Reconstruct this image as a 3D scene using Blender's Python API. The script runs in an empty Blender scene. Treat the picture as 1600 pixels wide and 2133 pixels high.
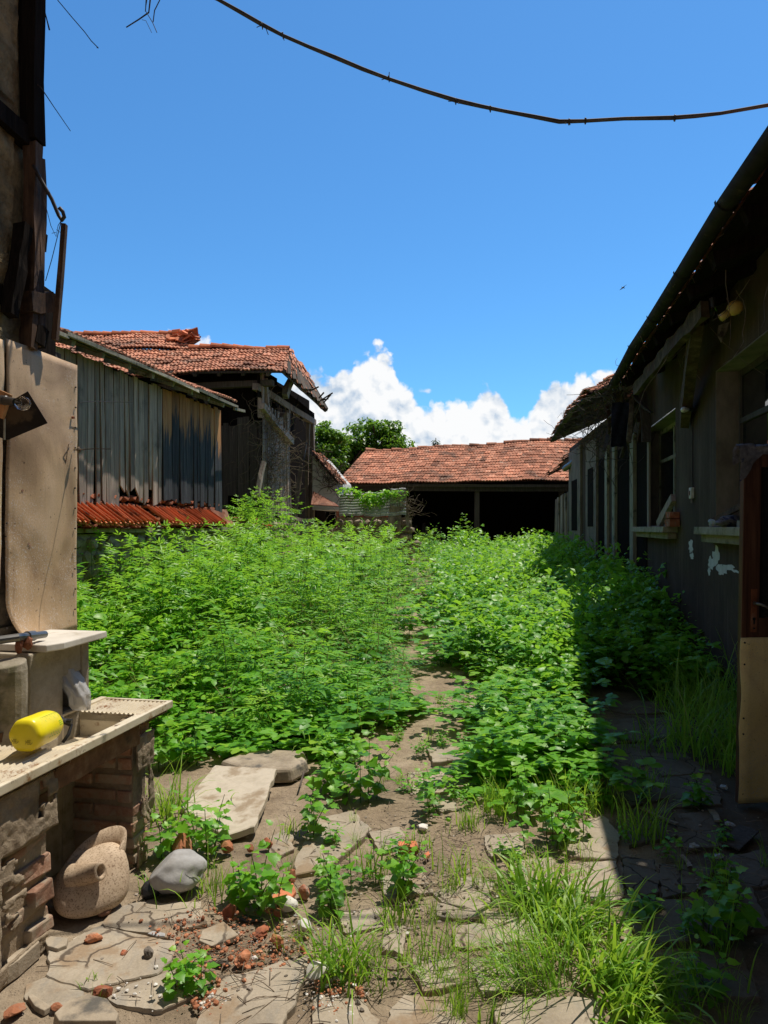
import bpy, bmesh, math, random
import numpy as np
from mathutils import Vector, Matrix, Euler

# ------------------------------------------------------------------ basics
rng = np.random.default_rng(7)
R = random.Random(11)
SC = bpy.context.scene
COL = SC.collection
FOC, CX, HY, CAMZ = 1479.0, 800.0, 1097.0, 1.6       # photo focal length (px), centre, horizon, eye height
K = 0.193                                            # the yard runs slightly to the right of the view axis
KN = math.sqrt(1 + K * K)
SUN = Vector((0.274, 0.283, 1.0)).normalized()

def gz(x, y):
    t = min(max((y - 5.0) / 18.0, 0), 1)
    return 0.55 * t * t * (3 - 2 * t)

def Q(s, q, z):                                      # yard frame: s along the yard, q across it
    return Vector((K * s + q, s - K * q, 0)) / KN + Vector((0, 0, z))

def SQ(p):
    return ((K * p[0] + p[1]) / KN, (p[0] - K * p[1]) / KN)

def at(px, py, Y):
    return Vector(((px - CX) / FOC * Y, Y, CAMZ + (HY - py) / FOC * Y))

def gp(px, py, h=0.0):                               # point on the flat near ground
    Y = FOC * (CAMZ - h) / (py - HY)
    return Vector(((px - CX) / FOC * Y, Y, h))

def onwall(px, py, q):                               # point on a wall running along the yard
    d = q * KN
    Y = d / ((px - CX) / FOC - K)
    return at(px, py, Y)

# ------------------------------------------------------------------ objects
def tag(o, label=None, cat=None, group=None, kind=None):
    if label: o['label'] = label
    if cat: o['category'] = cat
    if group: o['group'] = group
    if kind: o['kind'] = kind
    return o

def thing(name, label, cat, loc=(0, 0, 0), group=None, rotz=0):
    o = bpy.data.objects.new(name, None)
    COL.objects.link(o)
    o.location = loc
    o.rotation_euler = (0, 0, rotz)
    o.empty_display_size = 0.1
    return tag(o, label, cat, group)

def copy_tree(o, parent=None):
    c = o.copy()
    COL.objects.link(c)
    c.parent = parent
    for ch in list(o.children):
        copy_tree(ch, c)
    return c

class MB:
    def __init__(self):
        self.v = []; self.f = []; self.a = []
    def add(self, verts, faces, var=None):
        n = len(self.v)
        if var is None: var = R.random()
        self.v.extend([tuple(p) for p in verts])
        self.f.extend([tuple(i + n for i in f) for f in faces])
        if isinstance(var, (list, tuple, np.ndarray)): self.a.extend([float(x) for x in var])
        else: self.a.extend([float(var)] * len(verts))
        return self
    def hexa(self, p, var=None):                     # 8 corners: bottom ring, top ring
        return self.add(p, [(3, 2, 1, 0), (4, 5, 6, 7), (0, 1, 5, 4), (1, 2, 6, 5), (2, 3, 7, 6), (3, 0, 4, 7)], var)
    def box(self, c, s, rot=None, var=None, jit=0):
        c = Vector(c); hx, hy, hz = s[0] / 2, s[1] / 2, s[2] / 2
        P = [Vector(t) for t in ((-hx, -hy, -hz), (hx, -hy, -hz), (hx, hy, -hz), (-hx, hy, -hz), (-hx, -hy, hz), (hx, -hy, hz), (hx, hy, hz), (-hx, hy, hz))]
        if jit: P = [p + Vector((R.uniform(-jit, jit), R.uniform(-jit, jit), R.uniform(-jit, jit))) for p in P]
        if rot is not None:
            m = rot if isinstance(rot, Matrix) else Euler(rot).to_matrix()
            P = [m @ p for p in P]
        return self.hexa([c + p for p in P], var)
    def fbox(self, s0, s1, q0, q1, z0, z1, var=None, jit=0):
        P = [Q(s0, q0, z0), Q(s0, q1, z0), Q(s1, q1, z0), Q(s1, q0, z0), Q(s0, q0, z1), Q(s0, q1, z1), Q(s1, q1, z1), Q(s1, q0, z1)]
        if jit: P = [p + Vector((R.uniform(-jit, jit), R.uniform(-jit, jit), R.uniform(-jit, jit))) for p in P]
        return self.hexa(P, var)
    def beam(self, p0, p1, w, t, up=(0, 0, 1), var=None, seg=1, bend=0.0, jit=0.0, taper=1.0):
        p0, p1 = Vector(p0), Vector(p1)
        d = (p1 - p0).normalized(); up = Vector(up)
        side = d.cross(up)
        if side.length < 1e-4: side = d.cross(Vector((0, 1, 0)))
        side.normalize(); u = side.cross(d).normalized()
        vs = []
        bx, by = R.uniform(-1, 1) * bend, R.uniform(-1, 1) * bend
        for i in range(seg + 1):
            f = i / seg
            k = 1 + (taper - 1) * f
            c = p0.lerp(p1, f) + (side * bx + u * by) * math.sin(math.pi * f)
            for a, b in ((-1, -1), (1, -1), (1, 1), (-1, 1)):
                j = Vector((R.uniform(-jit, jit), R.uniform(-jit, jit), R.uniform(-jit, jit)))
                vs.append(c + side * (a * w / 2 * k) + u * (b * t / 2 * k) + j)
        fs = [(0, 1, 2, 3), tuple(seg * 4 + i for i in (3, 2, 1, 0))]
        for i in range(seg):
            o = i * 4
            for j in range(4):
                fs.append((o + j, o + 4 + j, o + 4 + (j + 1) % 4, o + (j + 1) % 4))
        return self.add(vs, fs, var)
    def tube(self, path, r, n=8, var=None, cap=True):
        path = [Vector(p) for p in path]
        if not isinstance(r, (list, tuple)): r = [r] * len(path)
        vs = []; prev = None
        for i, p in enumerate(path):
            d = (path[min(i + 1, len(path) - 1)] - path[max(i - 1, 0)]).normalized()
            if prev is None:
                u = d.orthogonal().normalized()
            else:
                u = (prev - d * prev.dot(d))
                u = u.normalized() if u.length > 1e-6 else d.orthogonal().normalized()
            prev = u; w = d.cross(u)
            for j in range(n):
                a = 2 * math.pi * j / n
                vs.append(p + (u * math.cos(a) + w * math.sin(a)) * r[i])
        fs = []
        for i in range(len(path) - 1):
            for j in range(n):
                fs.append((i * n + j, i * n + (j + 1) % n, (i + 1) * n + (j + 1) % n, (i + 1) * n + j))
        if cap:
            fs.append(tuple(range(n - 1, -1, -1)))
            fs.append(tuple((len(path) - 1) * n + j for j in range(n)))
        return self.add(vs, fs, var)
    def prism(self, poly, h, var=None, inset=0.0, base=None):  # poly: 3D points of the bottom; extruded up by h
        n = len(poly); P = [Vector(p) for p in poly]
        c = sum(P, Vector()) / n
        top = [p + (c - p) * inset + Vector((0, 0, h)) for p in P]
        vs = P + top
        fs = [tuple(range(n, 2 * n))] + [(i, (i + 1) % n, n + (i + 1) % n, n + i) for i in range(n)]
        fs.append(tuple(range(n - 1, -1, -1)))
        return self.add(vs, fs, var)
    def rings(self, rings, var=None, cap0=True, cap1=True):     # list of equal-length closed rings
        n = len(rings[0]); vs = [p for r in rings for p in r]; fs = []
        for i in range(len(rings) - 1):
            for j in range(n):
                fs.append((i * n + j, i * n + (j + 1) % n, (i + 1) * n + (j + 1) % n, (i + 1) * n + j))
        if cap0: fs.append(tuple(range(n - 1, -1, -1)))
        if cap1: fs.append(tuple((len(rings) - 1) * n + j for j in range(n)))
        return self.add(vs, fs, var)
    def build(self, name, mat, parent=None, smooth=False, bevel=0.0, origin=True):
        me = bpy.data.meshes.new(name)
        off = Vector((0, 0, 0))
        if parent is not None:
            p = parent
            while p is not None:
                off += p.location; p = p.parent
        elif origin and self.v:
            A = np.array(self.v)
            off = Vector((A[:, 0].mean(), A[:, 1].mean(), A[:, 2].min()))
        me.from_pydata([(p[0] - off[0], p[1] - off[1], p[2] - off[2]) for p in self.v], [], self.f)
        at_ = me.attributes.new('var', 'FLOAT', 'POINT')
        at_.data.foreach_set('value', np.array(self.a, dtype=np.float32))
        me.update()
        bm = bmesh.new(); bm.from_mesh(me); bmesh.ops.recalc_face_normals(bm, faces=bm.faces); bm.to_mesh(me); bm.free()
        if smooth: me.polygons.foreach_set('use_smooth', [True] * len(me.polygons))
        me.materials.append(mat)
        o = bpy.data.objects.new(name, me)
        COL.objects.link(o)
        if parent is not None: o.parent = parent
        else: o.location = off
        if bevel > 0:
            b = o.modifiers.new('bevel', 'BEVEL'); b.width = bevel; b.segments = 2; b.limit_method = 'ANGLE'; b.angle_limit = math.radians(40)
        return o

_ico = {}
def ico(sub):
    if sub not in _ico:
        bm = bmesh.new(); bmesh.ops.create_icosphere(bm, subdivisions=sub, radius=1)
        _ico[sub] = ([v.co.copy() for v in bm.verts], [tuple(v.index for v in f.verts) for f in bm.faces]); bm.free()
    return _ico[sub]

def rock(mb, c, size, sub=2, rough=0.25, flat=0.0, rotz=None, seed=None, var=None, planes=0):
    rr = random.Random(seed if seed is not None else R.random())
    vs, fs = ico(sub)
    off = Vector((rr.uniform(0, 50), rr.uniform(0, 50), rr.uniform(0, 50)))
    from mathutils import noise
    rz = rr.uniform(0, 6.28) if rotz is None else rotz
    m = Matrix.Rotation(rz, 3, 'Z')
    cuts = []
    for _ in range(planes):
        nrm = Vector((rr.gauss(0, 1), rr.gauss(0, 1), rr.gauss(0, 1))).normalized()
        cuts.append((nrm, rr.uniform(0.45, 0.8)))
    out = []
    for v in vs:
        p = v * (1 + rough * noise.noise(v * 1.3 + off) + rough * 0.45 * noise.noise(v * 3.1 + off))
        for nrm, dd in cuts:
            e = p.dot(nrm) - dd
            if e > 0: p = p - nrm * e * 0.93
        p = Vector((p.x * size[0], p.y * size[1], p.z * size[2]))
        out.append(Vector(c) + m @ p)
    mb.add(out, fs, rr.random() if var is None else var)
    return mb

# ------------------------------------------------------------------ materials
class NT:
    def __init__(self, name):
        self.m = bpy.data.materials.new(name); self.m.use_nodes = True
        self.t = self.m.node_tree; self.t.nodes.clear()
        self.out = self.n('ShaderNodeOutputMaterial')
    def n(self, typ, **kw):
        x = self.t.nodes.new(typ)
        for k, v in kw.items(): setattr(x, k, v)
        return x
    def l(self, a, b): self.t.links.new(a, b)
    def val(self, sock, v):
        if hasattr(v, 'is_linked') or isinstance(v, bpy.types.NodeSocket): self.l(v, sock)
        else: sock.default_value = v
    def math(self, op, a, b=0.0, c=None, clamp=False):
        x = self.n('ShaderNodeMath', operation=op, use_clamp=clamp)
        self.val(x.inputs[0], a); self.val(x.inputs[1], b)
        if c is not None: self.val(x.inputs[2], c)
        return x.outputs[0]
    def pos(self, scale=(1, 1, 1), rot=(0, 0, 0)):
        g = self.n('ShaderNodeNewGeometry')
        mp = self.n('ShaderNodeMapping'); mp.inputs['Scale'].default_value = scale; mp.inputs['Rotation'].default_value = rot
        self.l(g.outputs['Position'], mp.inputs['Vector'])
        return mp.outputs[0]
    def noise(self, vec, scale=5, detail=6, rough=0.6, dist=0.0):
        x = self.n('ShaderNodeTexNoise'); self.l(vec, x.inputs['Vector'])
        x.inputs['Scale'].default_value = scale; x.inputs['Detail'].default_value = detail; x.inputs['Roughness'].default_value = rough
        x.inputs['Distortion'].default_value = dist
        return x.outputs['Fac']
    def vor(self, vec, scale=5, feature='F1', rnd=1.0):
        x = self.n('ShaderNodeTexVoronoi', feature=feature); self.l(vec, x.inputs['Vector'])
        x.inputs['Scale'].default_value = scale; x.inputs['Randomness'].default_value = rnd
        return x
    def ramp(self, fac, stops, interp='LINEAR'):
        x = self.n('ShaderNodeValToRGB'); cr = x.color_ramp; cr.interpolation = interp
        while len(cr.elements) < len(stops): cr.elements.new(0.5)
        for e, (p, c) in zip(cr.elements, stops):
            e.position = p; e.color = (c[0], c[1], c[2], 1) if not isinstance(c, (int, float)) else (c, c, c, 1)
        self.l(fac, x.inputs[0])
        return x.outputs[0]
    def mix(self, fac, a, b, mode='MIX'):
        x = self.n('ShaderNodeMix', data_type='RGBA', blend_type=mode)
        self.val(x.inputs[0], fac)
        for s, v in ((x.inputs[6], a), (x.inputs[7], b)):
            if isinstance(v, tuple): s.default_value = (v[0], v[1], v[2], 1)
            else: self.l(v, s)
        return x.outputs[2]
    def attr(self, name='var'):
        x = self.n('ShaderNodeAttribute', attribute_name=name)
        return x.outputs['Fac']
    def step(self, v, lo, hi):
        x = self.n('ShaderNodeMapRange', interpolation_type='SMOOTHSTEP'); self.val(x.inputs[0], v)
        x.inputs[1].default_value = lo; x.inputs[2].default_value = hi
        return x.outputs[0]
    def bump(self, h, strength=0.5, dist=0.01, normal=None):
        x = self.n('ShaderNodeBump'); self.l(h, x.inputs['Height'])
        x.inputs['Strength'].default_value = strength; x.inputs['Distance'].default_value = dist
        if normal is not None: self.l(normal, x.inputs['Normal'])
        return x.outputs[0]
    def bsdf(self, col, rough=0.85, nrm=None, spec=0.3, metal=0.0, **kw):
        x = self.n('ShaderNodeBsdfPrincipled')
        if isinstance(col, tuple): x.inputs['Base Color'].default_value = (col[0], col[1], col[2], 1)
        else: self.l(col, x.inputs['Base Color'])
        self.val(x.inputs['Roughness'], rough); x.inputs['Specular IOR Level'].default_value = spec; x.inputs['Metallic'].default_value = metal
        for k, v in kw.items(): x.inputs[k].default_value = v
        if nrm is not None: self.l(nrm, x.inputs['Normal'])
        return x.outputs[0]
    def done(self, sh):
        self.l(sh, self.out.inputs['Surface']); return self.m

def surf(name, cols, sc=(1, 1, 1), scale=5, detail=8, nrough=0.65, var=0.35, stain=None, stain2=None, bump=(0.5, 0.01), bscale=None, rough=0.85, spec=0.25, fine=None, dist=0.0):
    """generic weathered surface: noise ramp x per-piece variation, stains, bump"""
    t = NT(name)
    v = t.pos(sc)
    n1 = t.noise(v, scale, detail, nrough, dist)
    c = t.ramp(n1, cols)
    if fine:
        n3 = t.noise(t.pos(sc), fine[0], 4, 0.7)
        c = t.mix(fine[1], c, t.ramp(n3, [(0.3, 0.25), (0.7, 1.0)]), 'MULTIPLY')
    if stain:
        col, ss, lo, hi = stain
        n2 = t.noise(t.pos((1, 1, 1)), ss, 6, 0.62)
        c = t.mix(t.step(n2, lo, hi), c, col)
    if stain2:
        col, ss, lo, hi = stain2
        n2 = t.noise(t.pos((1.0, 1.1, 0.9), (0.4, 0.9, 0.2)), ss, 6, 0.65)
        c = t.mix(t.step(n2, lo, hi), c, col)
    if var:
        a = t.attr()
        f = t.math('MULTIPLY_ADD', a, var * 2, 1 - var)
        x = t.n('ShaderNodeCombineColor'); [t.l(f, x.inputs[i]) for i in range(3)]
        c = t.mix(1.0, c, x.outputs[0], 'MULTIPLY')
    bs = t.noise(t.pos(sc), bscale or scale * 3, 8, 0.7)
    hb = t.math('ADD', t.math('MULTIPLY', n1, 0.6), t.math('MULTIPLY', bs, 0.6))
    return t.done(t.bsdf(c, rough, t.bump(hb, bump[0], bump[1]), spec))

def plain(name, col, rough=0.5, spec=0.4, metal=0.0, nz=0.15, scale=20, **kw):
    t = NT(name)
    n = t.noise(t.pos(), scale, 5, 0.6)
    d = tuple(c * (1 - nz) for c in col); e = tuple(min(1, c * (1 + nz)) for c in col)
    return t.done(t.bsdf(t.ramp(n, [(0.3, d), (0.7, e)]), rough, t.bump(n, 0.15, 0.003), spec, metal, **kw))

MT = {}
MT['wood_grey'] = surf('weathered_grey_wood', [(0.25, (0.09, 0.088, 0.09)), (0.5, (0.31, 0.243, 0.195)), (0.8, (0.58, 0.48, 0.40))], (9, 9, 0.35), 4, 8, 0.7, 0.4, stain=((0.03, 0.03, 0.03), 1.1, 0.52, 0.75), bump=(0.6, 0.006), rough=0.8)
MT['wood_dark'] = surf('weathered_dark_wood', [(0.25, (0.018, 0.017, 0.018)), (0.55, (0.06, 0.06, 0.065)), (0.8, (0.15, 0.15, 0.16))], (10, 10, 0.35), 4, 8, 0.7, 0.4, stain=((0.012, 0.011, 0.01), 1.3, 0.48, 0.7), bump=(0.6, 0.006))
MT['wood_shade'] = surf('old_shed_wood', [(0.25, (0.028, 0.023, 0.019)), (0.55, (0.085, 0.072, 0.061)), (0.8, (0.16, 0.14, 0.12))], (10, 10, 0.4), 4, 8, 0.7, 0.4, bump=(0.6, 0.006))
MT['wood_brown'] = surf('rough_brown_timber', [(0.25, (0.035, 0.018, 0.010)), (0.55, (0.13, 0.072, 0.042)), (0.8, (0.26, 0.16, 0.10))], (14, 14, 0.6), 4, 8, 0.7, 0.25, stain=((0.02, 0.013, 0.01), 3, 0.5, 0.7), bump=(0.8, 0.012))
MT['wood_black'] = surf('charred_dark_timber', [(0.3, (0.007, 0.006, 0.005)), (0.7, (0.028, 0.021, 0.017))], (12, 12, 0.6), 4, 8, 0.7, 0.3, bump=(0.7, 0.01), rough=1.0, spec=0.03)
MT['wood_red'] = surf('reddish_varnished_wood', [(0.3, (0.04, 0.017, 0.010)), (0.55, (0.105, 0.046, 0.027)), (0.8, (0.17, 0.082, 0.05))], (18, 18, 0.7), 3, 8, 0.6, 0.15, stain=((0.03, 0.012, 0.008), 5, 0.55, 0.75), bump=(0.3, 0.003), rough=0.55)
MT['wood_pale'] = surf('pale_painted_wood', [(0.3, (0.15, 0.135, 0.10)), (0.7, (0.40, 0.375, 0.29))], (10, 10, 1), 3, 8, 0.7, 0.2, stain=((0.05, 0.045, 0.035), 6, 0.54, 0.7), bump=(0.5, 0.004))
MT['wood_mossy'] = surf('mossy_fascia_timber', [(0.3, (0.025, 0.017, 0.010)), (0.5, (0.075, 0.053, 0.028)), (0.75, (0.19, 0.145, 0.085))], (3, 3, 3), 3, 8, 0.7, 0.2, stain=((0.07, 0.032, 0.016), 3, 0.5, 0.62), bump=(0.6, 0.01))
MT['wood_fresh'] = surf('orange_pine_block', [(0.3, (0.30, 0.13, 0.05)), (0.7, (0.52, 0.27, 0.12))], (20, 20, 2), 3, 6, 0.6, 0.15, bump=(0.3, 0.003))
MT['mud'] = surf('mud_plaster', [(0.3, (0.17, 0.12, 0.06)), (0.55, (0.45, 0.335, 0.175)), (0.8, (0.62, 0.49, 0.29))], (1, 1, 1), 9, 10, 0.75, 0.15, stain=((0.10, 0.085, 0.06), 2.2, 0.5, 0.7), bump=(1.0, 0.05), bscale=30, rough=0.95, spec=0.1)
MT['stone'] = surf('yard_stone', [(0.3, (0.19, 0.15, 0.105)), (0.55, (0.36, 0.295, 0.215)), (0.8, (0.50, 0.43, 0.33))], (1, 1, 1), 6, 10, 0.7, 0.25, stain=((0.11, 0.10, 0.085), 9, 0.52, 0.7), bump=(0.7, 0.012), rough=0.9)
MT['flag'] = surf('flagstone', [(0.25, (0.31, 0.24, 0.165)), (0.5, (0.43, 0.345, 0.245)), (0.78, (0.55, 0.455, 0.335))], (1, 1, 1), 3.2, 10, 0.72, 0.2, stain=((0.25, 0.185, 0.12), 4.5, 0.48, 0.62), stain2=((0.36, 0.31, 0.25), 7, 0.56, 0.68), bump=(0.5, 0.010), bscale=14, rough=0.88, fine=(95, 0.22))
MT['flag_pale'] = surf('pale_concrete_slab', [(0.25, (0.36, 0.30, 0.22)), (0.5, (0.52, 0.45, 0.35)), (0.78, (0.62, 0.555, 0.45))], (1, 1, 1), 5, 10, 0.72, 0.08, stain=((0.31, 0.235, 0.155), 5, 0.50, 0.66), bump=(0.4, 0.006), rough=0.9)
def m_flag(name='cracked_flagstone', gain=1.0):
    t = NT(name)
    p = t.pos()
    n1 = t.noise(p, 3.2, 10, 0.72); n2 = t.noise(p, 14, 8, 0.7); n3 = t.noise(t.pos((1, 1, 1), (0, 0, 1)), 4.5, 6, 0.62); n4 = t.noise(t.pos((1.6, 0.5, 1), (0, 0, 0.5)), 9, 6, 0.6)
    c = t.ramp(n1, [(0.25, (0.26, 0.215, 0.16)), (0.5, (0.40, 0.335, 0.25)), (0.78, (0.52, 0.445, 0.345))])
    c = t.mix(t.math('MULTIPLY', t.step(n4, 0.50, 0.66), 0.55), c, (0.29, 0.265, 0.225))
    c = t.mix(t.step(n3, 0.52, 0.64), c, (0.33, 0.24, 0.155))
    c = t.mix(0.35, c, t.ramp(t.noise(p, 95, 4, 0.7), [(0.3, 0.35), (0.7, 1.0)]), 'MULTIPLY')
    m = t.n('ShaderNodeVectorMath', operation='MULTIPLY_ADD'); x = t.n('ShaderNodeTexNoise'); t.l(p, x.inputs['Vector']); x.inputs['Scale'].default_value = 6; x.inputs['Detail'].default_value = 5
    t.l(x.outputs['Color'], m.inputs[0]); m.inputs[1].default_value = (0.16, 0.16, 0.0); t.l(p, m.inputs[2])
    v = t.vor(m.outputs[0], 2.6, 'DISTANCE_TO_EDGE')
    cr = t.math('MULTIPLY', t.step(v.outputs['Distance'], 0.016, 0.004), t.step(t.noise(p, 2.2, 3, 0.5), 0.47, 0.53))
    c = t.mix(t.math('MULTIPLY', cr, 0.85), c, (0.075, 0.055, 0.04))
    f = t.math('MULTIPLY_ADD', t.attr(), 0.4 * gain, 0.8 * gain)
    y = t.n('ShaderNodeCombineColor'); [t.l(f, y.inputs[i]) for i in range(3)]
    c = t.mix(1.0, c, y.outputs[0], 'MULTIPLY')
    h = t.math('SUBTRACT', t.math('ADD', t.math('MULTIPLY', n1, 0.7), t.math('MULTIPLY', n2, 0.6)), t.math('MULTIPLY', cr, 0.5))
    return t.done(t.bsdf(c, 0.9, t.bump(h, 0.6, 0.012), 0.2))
MT['flag'] = m_flag()
MT['flag_shaded'] = m_flag('shade_darkened_flagstone', 0.42)  # same flagstone darkened: shade painted into the colour of the slabs by the house
MT['boulder'] = surf('grey_river_boulder', [(0.3, (0.31, 0.30, 0.29)), (0.6, (0.43, 0.42, 0.405)), (0.8, (0.50, 0.49, 0.47))], (1, 1, 1), 9, 10, 0.7, 0.05, stain=((0.24, 0.22, 0.19), 5, 0.5, 0.7), bump=(0.35, 0.006), bscale=60, rough=0.9, fine=(160, 0.15))
MT['brick'] = surf('old_brick', [(0.25, (0.16, 0.05, 0.028)), (0.5, (0.34, 0.115, 0.06)), (0.78, (0.48, 0.20, 0.11))], (1, 1, 1), 14, 8, 0.7, 0.25, stain=((0.31, 0.25, 0.20), 9, 0.56, 0.68), stain2=((0.10, 0.05, 0.035), 6, 0.55, 0.72), bump=(0.8, 0.01), rough=0.92)
MT['brick_bit'] = surf('broken_orange_brick', [(0.25, (0.25, 0.085, 0.045)), (0.5, (0.43, 0.17, 0.085)), (0.8, (0.54, 0.28, 0.17))], (1, 1, 1), 25, 8, 0.7, 0.3, stain=((0.35, 0.25, 0.18), 14, 0.58, 0.72), bump=(0.9, 0.006), rough=0.95)
MT['mortar'] = surf('crumbling_render', [(0.25, (0.17, 0.125, 0.08)), (0.5, (0.33, 0.255, 0.175)), (0.78, (0.50, 0.41, 0.30))], (1, 1, 1), 9, 10, 0.75, 0.15, stain=((0.13, 0.105, 0.075), 3, 0.48, 0.7), bump=(0.9, 0.02), bscale=30, rough=0.95)
MT['white_bit'] = surf('white_plaster_crumb', [(0.3, (0.5, 0.46, 0.41)), (0.7, (0.74, 0.71, 0.66))], (1, 1, 1), 30, 6, 0.6, 0.15, bump=(0.6, 0.004))
MT['tile'] = surf('clay_roof_tile', [(0.25, (0.25, 0.09, 0.055)), (0.5, (0.44, 0.185, 0.11)), (0.78, (0.57, 0.30, 0.20))], (1, 1, 1), 3.5, 8, 0.7, 0.5, stain=((0.13, 0.08, 0.058), 1.3, 0.50, 0.72), stain2=((0.46, 0.34, 0.26), 6, 0.56, 0.70), bump=(0.4, 0.006), rough=0.9)
MT['tile_orange'] = surf('orange_clay_tile', [(0.25, (0.34, 0.10, 0.05)), (0.5, (0.58, 0.185, 0.085)), (0.8, (0.68, 0.27, 0.14))], (1, 1, 1), 5, 8, 0.7, 0.32, stain=((0.09, 0.05, 0.04), 4, 0.56, 0.72), bump=(0.4, 0.005), rough=0.85)
MT['rust'] = surf('rusty_sheet_metal', [(0.3, (0.09, 0.028, 0.014)), (0.55, (0.24, 0.085, 0.04)), (0.8, (0.36, 0.18, 0.11))], (1, 1, 1), 5, 8, 0.7, 0.15, stain=((0.35, 0.22, 0.15), 2.5, 0.54, 0.7), bump=(0.3, 0.004), rough=0.7)
MT['galv'] = surf('weathered_corrugated_zinc', [(0.3, (0.34, 0.34, 0.335)), (0.6, (0.60, 0.60, 0.59)), (0.8, (0.72, 0.72, 0.71))], (0.6, 0.6, 2), 3, 8, 0.65, 0.1, stain=((0.20, 0.12, 0.07), 2.2, 0.6, 0.72), bump=(0.15, 0.003), rough=0.5)
MT['metal_dark'] = surf('dark_painted_metal', [(0.3, (0.014, 0.012, 0.011)), (0.7, (0.036, 0.030, 0.026))], (1, 1, 1), 8, 6, 0.6, 0.1, stain=((0.08, 0.06, 0.04), 6, 0.58, 0.7), bump=(0.3, 0.003), rough=0.75, spec=0.12)
MT['wire'] = plain('rusty_wire', (0.045, 0.035, 0.03), 0.6)
MT['cable'] = surf('weathered_cable', [(0.3, (0.03, 0.027, 0.022)), (0.7, (0.13, 0.115, 0.095))], (1, 1, 1), 6, 8, 0.7, 0.2, bump=(0.4, 0.003), rough=0.7)
MT['steel'] = plain('dull_steel', (0.17, 0.165, 0.155), 0.35, 0.5, 0.7)
MT['black'] = plain('black_plastic', (0.016, 0.016, 0.018), 0.4, 0.5)
MT['rag'] = surf('dirty_rag', [(0.3, (0.05, 0.05, 0.06)), (0.55, (0.19, 0.185, 0.20)), (0.8, (0.36, 0.35, 0.36))], (1, 1, 1), 16, 6, 0.6, 0.1, stain=((0.03, 0.04, 0.10), 12, 0.55, 0.62), bump=(0.6, 0.01), rough=0.95)
MT['dark_cloth'] = surf('navy_cloth', [(0.3, (0.006, 0.007, 0.014)), (0.7, (0.02, 0.022, 0.04))], (1, 1, 1), 16, 6, 0.6, 0.1, bump=(0.6, 0.01), rough=0.95)
MT['straw'] = surf('dry_plant_stem', [(0.3, (0.10, 0.07, 0.045)), (0.7, (0.27, 0.21, 0.15))], (1, 1, 1), 12, 5, 0.6, 0.3, bump=(0.3, 0.003))
MT['twig'] = surf('dead_vine_twig', [(0.3, (0.035, 0.026, 0.02)), (0.7, (0.12, 0.095, 0.075))], (1, 1, 1), 12, 5, 0.6, 0.3, bump=(0.3, 0.003))
MT['marble'] = surf('worn_marble', [(0.3, (0.50, 0.45, 0.37)), (0.6, (0.66, 0.61, 0.53)), (0.8, (0.74, 0.70, 0.62))], (1, 1, 1), 6, 8, 0.65, 0.04, stain=((0.38, 0.31, 0.22), 7, 0.56, 0.72), bump=(0.3, 0.004), rough=0.7)
MT['pebble'] = surf('mixed_pebble', [(0.3, (0.13, 0.11, 0.09)), (0.7, (0.36, 0.30, 0.24))], (1, 1, 1), 30, 6, 0.6, 0.4, bump=(0.5, 0.004))

def m_bark():
    return surf('tree_bark', [(0.3, (0.03, 0.022, 0.016)), (0.7, (0.10, 0.08, 0.06))], (6, 6, 1), 4, 8, 0.7, 0.2, bump=(0.8, 0.02))
MT['bark'] = m_bark()

def m_burnt_boards():                                # grey-black boards, raw orange at their tops
    t = NT('boards_with_orange_tops')
    n1 = t.noise(t.pos((10, 10, 0.35)), 4, 8, 0.7)
    c = t.ramp(n1, [(0.25, (0.016, 0.016, 0.018)), (0.55, (0.058, 0.06, 0.066)), (0.8, (0.17, 0.175, 0.185))])
    g = t.n('ShaderNodeNewGeometry'); sp = t.n('ShaderNodeSeparateXYZ'); t.l(g.outputs['Position'], sp.inputs[0])
    n2 = t.noise(t.pos((7, 7, 0.6)), 3, 5, 0.6)
    zz = t.math('ADD', sp.outputs[2], t.math('MULTIPLY', t.math('SUBTRACT', n2, 0.5), 1.6))
    zz = t.math('ADD', zz, t.math('MULTIPLY', t.math('SUBTRACT', t.attr(), 0.5), 0.55))
    top = t.ramp(n1, [(0.3, (0.16, 0.06, 0.025)), (0.55, (0.46, 0.225, 0.095)), (0.8, (0.62, 0.38, 0.19))])
    c = t.mix(t.step(zz, 3.22, 3.45), c, top)
    f = t.math('MULTIPLY_ADD', t.attr(), 0.7, 0.65)
    x = t.n('ShaderNodeCombineColor'); [t.l(f, x.inputs[i]) for i in range(3)]
    c = t.mix(1.0, c, x.outputs[0], 'MULTIPLY')
    return t.done(t.bsdf(c, 0.82, t.bump(n1, 0.6, 0.006), 0.2))
MT['wood_burnt'] = m_burnt_boards()

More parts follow.
